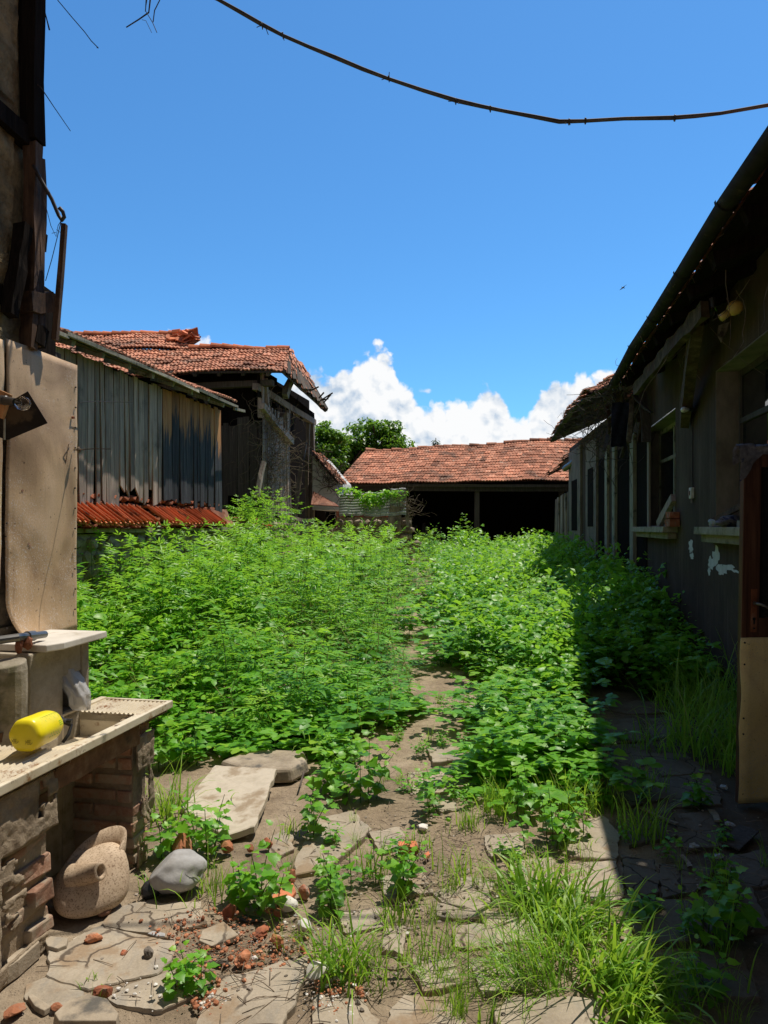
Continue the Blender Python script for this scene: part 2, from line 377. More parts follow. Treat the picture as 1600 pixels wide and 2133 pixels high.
def m_sheet(name, base, hi, lo, spk=(0.62, 0.60, 0.58), rough=0.55):
    t = NT(name)
    big = t.noise(t.pos((1, 1, 0.7)), 2.3, 5, 0.55, 0.6)
    c = t.ramp(big, [(0.3, lo), (0.52, base), (0.75, hi)])
    blot = t.noise(t.pos((1, 1, 1), (0.3, 0.2, 0.7)), 1.1, 3, 0.5, 1.2)
    rim = t.ramp(blot, [(0.50, 0), (0.535, 1.0), (0.57, 0.3), (0.9, 0.0)])
    c = t.mix(t.math('MULTIPLY', rim, 0.35), c, (0.62, 0.42, 0.25))
    drip = t.noise(t.pos((14, 14, 0.5)), 2, 5, 0.6)
    c = t.mix(t.math('MULTIPLY', t.step(drip, 0.55, 0.75), 0.35), c, lo)
    v = t.noise(t.pos((1, 1, 0.8)), 150, 3, 0.7)
    patch = t.noise(t.pos(), 2.6, 5, 0.7)
    s = t.math('MULTIPLY', t.step(v, 0.56, 0.61), t.step(patch, 0.45, 0.60))
    c = t.mix(t.math('MULTIPLY', s, 0.8), c, spk)
    v2 = t.noise(t.pos((1, 1, 1), (0.5, 0.5, 0)), 60, 3, 0.6)
    c = t.mix(t.math('MULTIPLY', t.step(v2, 0.66, 0.72), 0.8), c, (0.09, 0.05, 0.03))
    f = t.noise(t.pos(), 110, 3, 0.6)
    c = t.mix(0.25, c, t.ramp(f, [(0.3, 0.45), (0.7, 1.0)]), 'MULTIPLY')
    nb = t.math('ADD', t.math('MULTIPLY', big, 0.8), t.math('MULTIPLY', v, 0.06))
    return t.done(t.bsdf(c, rough, t.bump(nb, 0.5, 0.02), 0.35))
MT['sheet'] = m_sheet('tan_hardboard_sheet', (0.60, 0.41, 0.235), (0.74, 0.55, 0.37), (0.30, 0.185, 0.10), (0.75, 0.70, 0.64))
MT['sheet_door'] = m_sheet('yellowed_tin_sheet', (0.86, 0.68, 0.33), (0.90, 0.76, 0.44), (0.66, 0.48, 0.20), (0.5, 0.45, 0.35), 0.4)

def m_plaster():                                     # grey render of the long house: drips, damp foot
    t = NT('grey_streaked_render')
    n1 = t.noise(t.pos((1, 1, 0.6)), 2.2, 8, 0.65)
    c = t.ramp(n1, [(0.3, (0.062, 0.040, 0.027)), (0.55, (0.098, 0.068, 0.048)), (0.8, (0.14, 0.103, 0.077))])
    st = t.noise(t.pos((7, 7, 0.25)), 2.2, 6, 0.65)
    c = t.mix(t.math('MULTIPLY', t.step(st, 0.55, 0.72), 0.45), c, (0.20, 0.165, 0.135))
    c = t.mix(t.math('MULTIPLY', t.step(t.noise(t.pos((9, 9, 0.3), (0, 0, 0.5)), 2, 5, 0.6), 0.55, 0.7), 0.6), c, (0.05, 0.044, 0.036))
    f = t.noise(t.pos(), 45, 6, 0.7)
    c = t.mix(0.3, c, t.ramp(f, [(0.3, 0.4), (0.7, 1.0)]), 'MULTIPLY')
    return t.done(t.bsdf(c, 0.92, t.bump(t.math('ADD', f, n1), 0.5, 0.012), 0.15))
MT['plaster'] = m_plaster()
MT['plaster_pale'] = surf('pale_render', [(0.3, (0.13, 0.105, 0.082)), (0.55, (0.22, 0.183, 0.148)), (0.8, (0.31, 0.265, 0.22))], (1, 1, 0.5), 4, 8, 0.65, 0.1, stain=((0.12, 0.11, 0.095), 3, 0.52, 0.7), bump=(0.5, 0.01))
MT['limewash'] = surf('exposed_white_limewash', [(0.3, (0.50, 0.49, 0.46)), (0.7, (0.68, 0.67, 0.65))], (1, 1, 1), 12, 8, 0.65, 0.0, bump=(0.5, 0.006))
MT['concrete'] = surf('rough_concrete', [(0.25, (0.15, 0.125, 0.085)), (0.5, (0.32, 0.275, 0.205)), (0.78, (0.46, 0.40, 0.315))], (1, 1, 1), 7, 10, 0.75, 0.1, stain=((0.13, 0.12, 0.06), 4, 0.52, 0.7), bump=(0.9, 0.012), bscale=45, rough=0.95)

def m_enamel():
    t = NT('cream_terrazzo_with_rust')
    n1 = t.noise(t.pos(), 5, 6, 0.6)
    c = t.ramp(n1, [(0.3, (0.55, 0.46, 0.31)), (0.6, (0.70, 0.62, 0.47)), (0.8, (0.76, 0.70, 0.58))])
    n2 = t.noise(t.pos(), 9, 8, 0.75)
    c = t.mix(t.step(n2, 0.54, 0.66), c, (0.29, 0.155, 0.065))
    n3 = t.noise(t.pos((1, 1, 1), (1, 0.4, 0.2)), 16, 8, 0.75)
    c = t.mix(t.step(n3, 0.59, 0.68), c, (0.10, 0.05, 0.025))
    gr = t.math('ADD', t.attr(), t.math('MULTIPLY', t.math('SUBTRACT', n2, 0.5), -0.9))
    c = t.mix(t.math('MULTIPLY', t.step(gr, 0.40, 0.18), 0.9), c, (0.20, 0.095, 0.045))
    return t.done(t.bsdf(c, 0.45, t.bump(n2, 0.3, 0.004), 0.45))
MT['enamel'] = m_enamel()
MT['rust_apron'] = surf('rust_stained_apron', [(0.25, (0.07, 0.033, 0.018)), (0.5, (0.20, 0.10, 0.05)), (0.78, (0.42, 0.29, 0.17))], (3, 3, 3), 4, 10, 0.75, 0.1, stain=((0.05, 0.025, 0.015), 6, 0.5, 0.7), bump=(0.6, 0.008))
MT['clay'] = surf('mottled_stoneware', [(0.30, (0.27, 0.185, 0.115)), (0.47, (0.48, 0.36, 0.245)), (0.7, (0.66, 0.52, 0.38))], (1, 1, 1), 5, 8, 0.7, 0.05, stain=((0.22, 0.145, 0.09), 140, 0.50, 0.66), bump=(0.35, 0.004), bscale=60, rough=0.7)
MT['yellow'] = plain('yellow_plastic', (0.80, 0.66, 0.015), 0.33, 0.45, nz=0.06, scale=9)
MT['green_print'] = plain('green_print', (0.30, 0.50, 0.03), 0.5)
MT['black_print'] = plain('dark_print', (0.10, 0.07, 0.015), 0.5)

def m_bag():
    t = NT('crumpled_clear_plastic')
    n = t.noise(t.pos((1, 1, 0.35)), 34, 5, 0.6, 0.8)
    b = t.bsdf((0.60, 0.585, 0.565), 0.3, t.bump(n, 1.0, 0.012), 0.5)
    tr = t.n('ShaderNodeBsdfTransparent')
    mx = t.n('ShaderNodeMixShader'); mx.inputs[0].default_value = 0.58
    t.l(tr.outputs[0], mx.inputs[1]); t.l(b, mx.inputs[2])
    return t.done(mx.outputs[0])
MT['bag'] = m_bag()

def m_glass(name, col, rough):
    t = NT(name)
    n = t.noise(t.pos(), 3, 4, 0.6)
    return t.done(t.bsdf(col, rough, t.bump(n, 0.05, 0.004), 0.8))
MT['pane'] = m_glass('dusty_window_glass', (0.012, 0.013, 0.014), 0.03)
def m_bulb():
    t = NT('clear_bulb_glass')
    g = t.bsdf((1, 1, 1), 0.02, None, 0.6, **{'Transmission Weight': 1.0, 'IOR': 1.25})
    tr = t.n('ShaderNodeBsdfTransparent'); tr.inputs[0].default_value = (0.93, 0.94, 0.95, 1)
    mx = t.n('ShaderNodeMixShader'); mx.inputs[0].default_value = 0.45
    t.l(tr.outputs[0], mx.inputs[1]); t.l(g, mx.inputs[2])
    return t.done(mx.outputs[0])
MT['bulb'] = m_bulb()
MT['opal'] = plain('yellowed_opal_glass', (0.60, 0.42, 0.11), 0.35, 0.5)
MT['opal_white'] = plain('white_glass', (0.6, 0.6, 0.58), 0.3, 0.5)

def m_leaf(name, stops, trans=0.42, tcol=(0.22, 0.42, 0.03), rough=0.42, spec=0.45):
    t = NT(name)
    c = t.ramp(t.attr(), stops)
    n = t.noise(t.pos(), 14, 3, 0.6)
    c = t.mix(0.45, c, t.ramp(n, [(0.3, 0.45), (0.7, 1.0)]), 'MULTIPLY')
    b = t.bsdf(c, rough, t.bump(t.noise(t.pos(), 90, 2, 0.5), 0.25, 0.003), spec)
    tl = t.n('ShaderNodeBsdfTranslucent')
    tc = t.mix(0.75, c, tcol)
    t.l(tc, tl.inputs[0])
    mx = t.n('ShaderNodeMixShader'); mx.inputs[0].default_value = trans
    t.l(b, mx.inputs[1]); t.l(tl.outputs[0], mx.inputs[2])
    return t.done(mx.outputs[0])
MT['leaf'] = m_leaf('weed_leaf', [(0.0, (0.03, 0.13, 0.012)), (0.4, (0.11, 0.35, 0.018)), (0.75, (0.21, 0.51, 0.028)), (1.0, (0.36, 0.63, 0.05))], 0.46, (0.40, 0.72, 0.05))
MT['leaf_tree'] = m_leaf('tree_leaf', [(0.0, (0.018, 0.07, 0.008)), (0.5, (0.085, 0.24, 0.02)), (1.0, (0.22, 0.44, 0.04))], 0.4, (0.25, 0.45, 0.03))
MT['leaf_fir'] = m_leaf('fir_needle', [(0.0, (0.008, 0.025, 0.010)), (1.0, (0.03, 0.07, 0.025))], 0.15)
MT['grass'] = m_leaf('grass_blade', [(0.0, (0.06, 0.17, 0.016)), (0.5, (0.22, 0.46, 0.03)), (0.85, (0.38, 0.60, 0.045)), (1.0, (0.48, 0.43, 0.18))], 0.45, (0.46, 0.68, 0.05), 0.45)
MT['stem'] = surf('green_stem', [(0.3, (0.03, 0.07, 0.015)), (0.7, (0.09, 0.16, 0.03))], (1, 1, 1), 10, 4, 0.6, 0.2, bump=(0.2, 0.002))

def m_soil():
    t = NT('dry_yard_soil')
    n1 = t.noise(t.pos(), 1.3, 10, 0.68)
    c = t.ramp(n1, [(0.30, (0.17, 0.124, 0.083)), (0.5, (0.38, 0.292, 0.20)), (0.72, (0.54, 0.435, 0.31))])
    n2 = t.noise(t.pos(), 26, 8, 0.75)
    c = t.mix(0.6, c, t.ramp(n2, [(0.3, 0.35), (0.7, 1.0)]), 'MULTIPLY')
    n3 = t.noise(t.pos(), 2.4, 6, 0.65)
    c = t.mix(t.math('MULTIPLY', t.step(n3, 0.56, 0.70), 0.65), c, (0.13, 0.095, 0.065))
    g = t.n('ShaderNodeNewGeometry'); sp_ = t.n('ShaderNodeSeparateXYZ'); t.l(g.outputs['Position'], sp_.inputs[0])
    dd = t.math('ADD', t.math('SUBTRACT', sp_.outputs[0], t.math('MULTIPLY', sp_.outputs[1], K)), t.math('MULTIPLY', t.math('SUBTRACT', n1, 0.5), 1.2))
    c = t.mix(t.math('MULTIPLY', t.step(dd, 0.55, 1.0), 0.75), c, (0.05, 0.042, 0.033))   # shade by the house foot painted into the soil colour
    v = t.vor(t.pos(), 75)
    sp = t.step(v.outputs['Distance'], 0.22, 0.10)
    pc = t.ramp(v.outputs['Color'], [(0.2, (0.10, 0.08, 0.06)), (0.5, (0.26, 0.21, 0.16)), (0.9, (0.40, 0.34, 0.28))])
    c = t.mix(t.math('MULTIPLY', sp, 0.6), c, pc)
    h = t.math('ADD', t.math('MULTIPLY', n1, 1.2), t.math('ADD', t.math('MULTIPLY', n2, 0.5), t.math('MULTIPLY', sp, 0.12)))
    return t.done(t.bsdf(c, 0.95, t.bump(h, 1.0, 0.035), 0.12))
MT['soil'] = m_soil()
# ------------------------------------------------------------------ camera, sun, sky
cam = bpy.data.cameras.new('camera')
co = bpy.data.objects.new('camera', cam); COL.objects.link(co)
co.location = (0, 0, CAMZ); co.rotation_euler = (math.radians(90), 0, 0)
cam.sensor_fit = 'VERTICAL'; cam.sensor_height = 36; cam.lens = FOC / 2133 * 36
cam.shift_y = (HY - 1066.5) / 2133
cam.clip_start = 0.05; cam.clip_end = 3000
SC.camera = co
SC.view_settings.view_transform = 'Standard'; SC.view_settings.look = 'None'; SC.view_settings.exposure = 0

sl = bpy.data.lights.new('sun', 'SUN'); so = bpy.data.objects.new('sun', sl); COL.objects.link(so)
sl.energy = 5.0; sl.angle = math.radians(0.53); sl.color = (1.0, 0.93, 0.82)
so.rotation_euler = SUN.to_track_quat('Z', 'Y').to_euler(); so.location = SUN * 40

def build_world():
    w = bpy.data.worlds.new('World'); SC.world = w; w.use_nodes = True
    w.cycles.sampling_method = 'MANUAL'; w.cycles.sample_map_resolution = 256
    T = NT.__new__(NT); T.t = w.node_tree; T.t.nodes.clear()
    out = T.n('ShaderNodeOutputWorld'); bg = T.n('ShaderNodeBackground')
    sky = T.n('ShaderNodeTexSky', sky_type='NISHITA'); sky.sun_disc = False
    sky.sun_elevation = math.asin(SUN.z); sky.sun_rotation = math.atan2(SUN.x, SUN.y)
    sky.altitude = 300; sky.air_density = 1.0; sky.dust_density = 0.3; sky.ozone_density = 2.0
    STR = 0.10
    bg.inputs[1].default_value = STR
    hs = T.n('ShaderNodeMix', data_type='RGBA', blend_type='MULTIPLY'); hs.inputs[0].default_value = 1.0
    T.l(sky.outputs[0], hs.inputs[6]); hs.inputs[7].default_value = (*SKY_GAIN, 1)
    tc = T.n('ShaderNodeTexCoord'); sp = T.n('ShaderNodeSeparateXYZ'); T.l(tc.outputs['Generated'], sp.inputs[0])
    X, Y, Z = sp.outputs
    az = T.math('ARCTAN2', X, Y)
    el = T.math('DIVIDE', Z, T.math('SQRT', T.math('ADD', T.math('MULTIPLY', X, X), T.math('MULTIPLY', Y, Y))))
    def cvec(du=0.0, dv=0.0):
        c = T.n('ShaderNodeCombineXYZ'); T.l(T.math('ADD', az, du), c.inputs[0]); T.l(T.math('ADD', el, dv), c.inputs[1]); return c.outputs[0]
    def noise2(vec, sc_, det, ro):
        x = T.n('ShaderNodeTexNoise', noise_dimensions='2D'); T.l(vec, x.inputs['Vector'])
        x.inputs['Scale'].default_value = sc_; x.inputs['Detail'].default_value = det; x.inputs['Roughness'].default_value = ro
        return x.outputs['Fac']
    def warp(vec):
        x = T.n('ShaderNodeTexNoise', noise_dimensions='2D'); T.l(vec, x.inputs['Vector']); x.inputs['Scale'].default_value = 60; x.inputs['Detail'].default_value = 3
        m = T.n('ShaderNodeVectorMath', operation='MULTIPLY_ADD'); T.l(x.outputs['Color'], m.inputs[0]); m.inputs[1].default_value = (0.016, 0.016, 0); T.l(vec, m.inputs[2])
        return m.outputs[0]
    def billow(vec):
        n = noise2(vec, 16, 7, 0.58)
        vec = warp(vec)
        a = T.vor(vec, 30); b = T.vor(vec, 75); d = T.vor(vec, 170)
        for x in (a, b, d): x.voronoi_dimensions = '2D'
        s = T.math('ADD', T.math('MULTIPLY', n, 1.0), T.math('MULTIPLY', T.math('SUBTRACT', 1.0, a.outputs['Distance']), 0.85))
        s = T.math('ADD', s, T.math('MULTIPLY', T.math('SUBTRACT', 1.0, b.outputs['Distance']), 0.42))
        return T.math('ADD', s, T.math('MULTIPLY', T.math('SUBTRACT', 1.0, d.outputs['Distance']), 0.12))
    # top outline of the cloud bank over azimuth
    prof = [(-420, 960), (120, 960), (330, 960), (500, 930), (600, 800), (640, 765), (695, 785), (725, 765), (760, 735), (792, 712), (818, 745), (840, 790), (880, 835), (930, 838), (975, 822), (1010, 800), (1040, 800), (1068, 868), (1085, 868), (1115, 822), (1150, 795), (1180, 795), (1205, 762), (1260, 765), (1300, 775), (1400, 830), (1700, 900), (2300, 960)]
    fc = T.n('ShaderNodeFloatCurve'); cm = fc.mapping; cm.use_clip = False; cv = cm.curves[0]
    pts = []
    for px, py in prof:
        u = (px - CX) / FOC; a = math.atan(u); e = (HY - py) / FOC * math.cos(a)
        pts.append(((a + 0.9) / 1.8, e / 0.35))
    while len(cv.points) < len(pts): cv.points.new(0.5, 0.5)
    for p, (a, b) in zip(cv.points, pts): p.location = (a, b); p.handle_type = 'VECTOR'
    cm.update()
    T.l(T.math('DIVIDE', T.math('ADD', az, 0.9), 1.8, clamp=True), fc.inputs['Value'])
    h = T.math('MULTIPLY_ADD', fc.outputs[0], 0.35, 0.004)
    v0 = cvec(); B = billow(v0); B2 = billow(cvec(0.004, 0.011))
    Bl = noise2(v0, 7, 4, 0.5); Bl2 = noise2(cvec(0.01, 0.03), 7, 4, 0.5)
    edge = T.math('SUBTRACT', T.math('ADD', h, T.math('MULTIPLY', T.math('SUBTRACT', B, 1.50), 0.030)), el)
    mask = T.step(edge, -0.002, 0.012)
    front = T.step(Y, 0.0, 0.3)
    mask = T.math('MULTIPLY', mask, front)
    # small detached puffs
    def puff(px, py, rx, ry):
        a0 = math.atan((px - CX) / FOC); e0 = (HY - py) / FOC * math.cos(a0)
        dx = T.math('DIVIDE', T.math('SUBTRACT', az, a0), rx); dy = T.math('DIVIDE', T.math('SUBTRACT', el, e0), ry)
        r = T.math('SQRT', T.math('ADD', T.math('MULTIPLY', dx, dx), T.math('MULTIPLY', dy, dy)))
        v = T.math('SUBTRACT', T.math('ADD', 1.0, T.math('MULTIPLY', T.math('SUBTRACT', B, 1.62), 1.1)), r)
        return T.math('MULTIPLY', T.math('MULTIPLY', T.step(v, 0.0, 0.55), front), 0.8)
    for pf in ((888, 815, 0.022, 0.008), (400, 712, 0.035, 0.02)):
        mask = T.math('MAXIMUM', mask, puff(*pf))
    lit = T.math('ADD', T.math('MULTIPLY', T.math('SUBTRACT', B, B2), 0.55), T.math('MULTIPLY', T.math('SUBTRACT', Bl, Bl2), 1.5))
    deep = T.step(edge, 0.0, 0.11)
    br = T.math('ADD', 0.80, T.math('SUBTRACT', lit, T.math('MULTIPLY', deep, 0.13)))
    br = T.math('ADD', br, T.math('MULTIPLY', T.math('SUBTRACT', noise2(cvec(0.3, 0.1), 9, 5, 0.55), 0.5), 0.42))
    ccol = T.ramp(br, [(0.18, (0.36, 0.50, 0.69)), (0.42, (0.52, 0.63, 0.77)), (0.62, (0.76, 0.82, 0.89)), (0.85, (0.97, 0.98, 0.99))])
    sc = T.n('ShaderNodeVectorMath', operation='SCALE'); T.l(ccol, sc.inputs[0]); sc.inputs['Scale'].default_value = 1.0 / STR
    # unseen sky behind the viewer and overhead, greyed to neutralise the ambient light
    back = T.math('MAXIMUM', T.step(Y, 0.25, -0.25), T.step(Z, 0.72, 0.95))
    sky_c = T.mix(T.math('MULTIPLY', back, 0.9), hs.outputs[2], (1.9, 2.0, 2.2))
    col = T.mix(mask, sky_c, sc.outputs[0])
    T.l(col, bg.inputs[0]); T.l(bg.outputs[0], out.inputs[0])
SKY_GAIN = (0.64, 1.28, 1.70)
build_world()
# ------------------------------------------------------------------ ground
def axis(lo, hi, stops):
    out = []
    for a, b, st in stops:
        out += list(np.arange(a, b, st))
    return np.array(out + [hi])
def build_ground():
    from mathutils import noise
    xs = axis(-300, 300, [(-300, -30, 30), (-30, -4, 1.5), (-4, 4, 0.05), (4, 30, 1.5), (30, 300, 30)])
    ys = axis(-60, 400, [(-60, -2, 6), (-2, 1.5, 0.5), (1.5, 7, 0.05), (7, 30, 0.8), (30, 400, 25)])
    V = []
    for y in ys:
        for x in xs:
            z = gz(x, y)
            if -4 <= x <= 4 and 1.5 <= y <= 7:
                z += 0.018 * noise.noise(Vector((x * 1.3, y * 1.3, 0))) + 0.010 * noise.noise(Vector((x * 5, y * 5, 3))) - 0.012
            V.append((x, y, z))
    n = len(xs)
    F = [(j * n + i, j * n + i + 1, (j + 1) * n + i + 1, (j + 1) * n + i) for j in range(len(ys) - 1) for i in range(n - 1)]
    mb = MB(); mb.add(V, F, 0.5)
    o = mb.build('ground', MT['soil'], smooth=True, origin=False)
    tag(o, 'bare brown soil of the yard', 'ground', kind='structure')
build_ground()

# ------------------------------------------------------------------ helpers for roofs and board walls
def tile_roof(mb, A, B, C, D, ncol, nrow, sag=None, jit=0.012, lift=0.028, miss=(), clus=True):
    """A,B eave left/right, C,D ridge right/left.  Every tile is a two-wave piece with a lip at its lower edge."""
    from mathutils import noise
    A, B, C, D = map(Vector, (A, B, C, D))
    nrm = (B - A).cross(D - A).normalized()
    if nrm.z < 0: nrm = -nrm
    prof = ((0.0, 0.012), (0.16, 0.03), (0.34, 0.004), (0.5, 0.016), (0.66, 0.03), (0.84, 0.004), (1.0, 0.012))
    def P(u, v):
        p = A.lerp(B, u).lerp(D.lerp(C, u), v)
        return p + (sag(u, v) if sag else Vector((0, 0, 0)))
    for r in range(nrow):
        for c in range(ncol):
            if (c, r) in miss: continue
            u0, u1 = c / ncol, (c + 1) / ncol
            v0, v1 = r / nrow - 0.12 / nrow, (r + 1) / nrow
            p00, p10, p01, p11 = P(u0, v0), P(u1, v0), P(u0, v1), P(u1, v1)
            j = Vector((R.uniform(-jit, jit), R.uniform(-jit, jit), R.uniform(-jit, jit)))
            tw = R.uniform(-jit, jit) * 0.8
            lo, hi, lip = [], [], []
            for k, h in prof:
                b = p00.lerp(p10, k) + nrm * (h + lift + tw * (k - 0.5)) + j
                lo.append(b); lip.append(b - nrm * 0.032)
                hi.append(p01.lerp(p11, k) + nrm * (h + 0.004) + j)
            var = min(1, max(0, 0.5 + R.gauss(0, 0.2) + (0.55 * noise.noise(Vector((c * 0.16 + A.x, r * 0.22, A.y))) if clus else 0)))
            m = len(prof)
            fs = [(i, i + 1, m + i + 1, m + i) for i in range(m - 1)] + [(2 * m + i, 2 * m + i + 1, i + 1, i) for i in range(m - 1)]
            mb.add(lo + hi + lip, fs, var)
    # a deck under the tiles so that nothing shows through
    N = 12
    vs = [P(i / N, j / 4) - nrm * 0.01 for j in range(5) for i in range(N + 1)]
    vs += [P(i / N, j / 4) - nrm * 0.045 for j in range(5) for i in range(N + 1)]
    fs = []
    M_ = 5 * (N + 1)
    for j in range(4):
        for i in range(N):
            a = j * (N + 1) + i
            fs += [(a, a + 1, a + N + 2, a + N + 1), (M_ + a + N + 1, M_ + a + N + 2, M_ + a + 1, M_ + a)]
    if not miss: mb.add(vs, fs, 0.15)

def ridge_caps(mb, D, C, n, r=0.11, sag=None, jit=0.015):
    D, C = Vector(D), Vector(C)
    for i in range(n):
        a, b = D.lerp(C, i / n), D.lerp(C, (i + 1.12) / n)
        if sag: a, b = a + sag(i / n, 1), b + sag(min(1, (i + 1) / n), 1)
        j = Vector((0, 0, R.uniform(-jit, jit)))
        d = (b - a).normalized(); side = d.cross(Vector((0, 0, 1))).normalized(); up = side.cross(d)
        vs = []
        for p, rr in ((a, r * 1.12), (b, r * 0.88)):
            for k in range(9):
                t = math.pi * (k / 8)
                vs.append(p + j + side * math.cos(t) * rr + up * (math.sin(t) * rr - 0.03))
        fs = [(k, k + 1, 10 + k, 9 + k) for k in range(8)] + [tuple(range(9))]
        mb.add(vs, fs, min(1, max(0, R.gauss(0.5, 0.2))))

def boards(mb, p0, p1, zlo, zhi, bw, out, thick=0.022, gap=0.006, ragged=0.05, skip=0.0, tilt=0.012, dvar=0.5):
    """vertical boards from p0 to p1 (xy); zlo/zhi give heights by fraction; out = outward normal"""
    p0, p1, out = Vector((p0[0], p0[1], 0)), Vector((p1[0], p1[1], 0)), Vector(out)
    L = (p1 - p0).length; d = (p1 - p0).normalized()
    x = 0.0
    while x < L - 0.02:
        w = bw * R.uniform(0.7, 1.25)
        w = min(w, L - x)
        f = (x + w / 2) / L
        if R.random() >= skip:
            a = zlo(f) + R.uniform(-ragged, ragged * 0.6); b = zhi(f)
            off = R.uniform(0, 0.014); t1 = R.uniform(-tilt, tilt); curl = R.uniform(-0.012, 0.03)
            vs = []
            N = 6
            wob = R.uniform(-0.01, 0.01)
            for i in range(N + 1):
                h = i / N; z = a + (b - a) * h
                sh = d * (t1 * (1 - h) * 2 + wob * math.sin(h * 5))
                o = out * (off + curl * (1 - h) ** 2)
                w0 = gap / 2 + R.uniform(0, 0.004); w1 = w - gap / 2 - R.uniform(0, 0.004)
                cutl = R.uniform(0, ragged) if i == 0 else 0; cutr = R.uniform(0, ragged) if i == 0 else 0
                for xx, oo, dz in ((w0, 0, cutl), (w1, 0, cutr), (w1, thick, cutr), (w0, thick, cutl)):
                    p = p0 + d * (x + xx) + sh + o + out * oo
                    vs.append(Vector((p.x, p.y, z + dz)))
            fs = [(3, 2, 1, 0), tuple(N * 4 + i for i in range(4))]
            for i in range(N):
                for j in range(4):
                    k = i * 4
                    fs.append((k + j, k + (j + 1) % 4, k + 4 + (j + 1) % 4, k + 4 + j))
            mb.add(vs, fs, min(1, max(0, R.gauss(0.5, 0.28) + dvar - 0.5)))
        x += w

PERP = Vector((1, -K, 0)) / KN
ALNG = Vector((K, 1, 0)) / KN

def sqw(px, py, q):                                   # (s, z) of a photo point on the wall q
    p = onwall(px, py, q)
    return SQ(p)[0], p.z

def relief_wall(mb, s0, s1, z0, z1, q, amp, res=0.05, sc=3.0, seed=0.0, ragged=None, thick=0.0):
    """bumpy wall skin facing the yard"""
    from mathutils import noise
    ns, nz = max(2, int((s1 - s0) / res)), max(2, int((z1 - z0) / res))
    vs = []
    for j in range(nz + 1):
        for i in range(ns + 1):
            s, z = s0 + (s1 - s0) * i / ns, z0 + (z1 - z0) * j / nz
            v = Vector((s * sc, z * sc, seed))
            d = amp * (noise.noise(v) + 0.55 * noise.noise(v * 2.7) + 0.35 * noise.noise(v * 6.1))
            if ragged and i == ns: s += ragged * (noise.noise(Vector((z * 4, seed, 0))) + 0.6 * noise.noise(Vector((z * 11, seed, 5)))); d -= amp * 1.5
            if ragged and j in (0, nz): z += ragged * 0.5 * noise.noise(Vector((s * 6, seed, 9 + j))); d -= amp
            vs.append(Q(s, q + d, z))
    fs = [(j * (ns + 1) + i, j * (ns + 1) + i + 1, (j + 1) * (ns + 1) + i + 1, (j + 1) * (ns + 1) + i) for j in range(nz) for i in range(ns)]
    mb.add(vs, fs, 0.5)

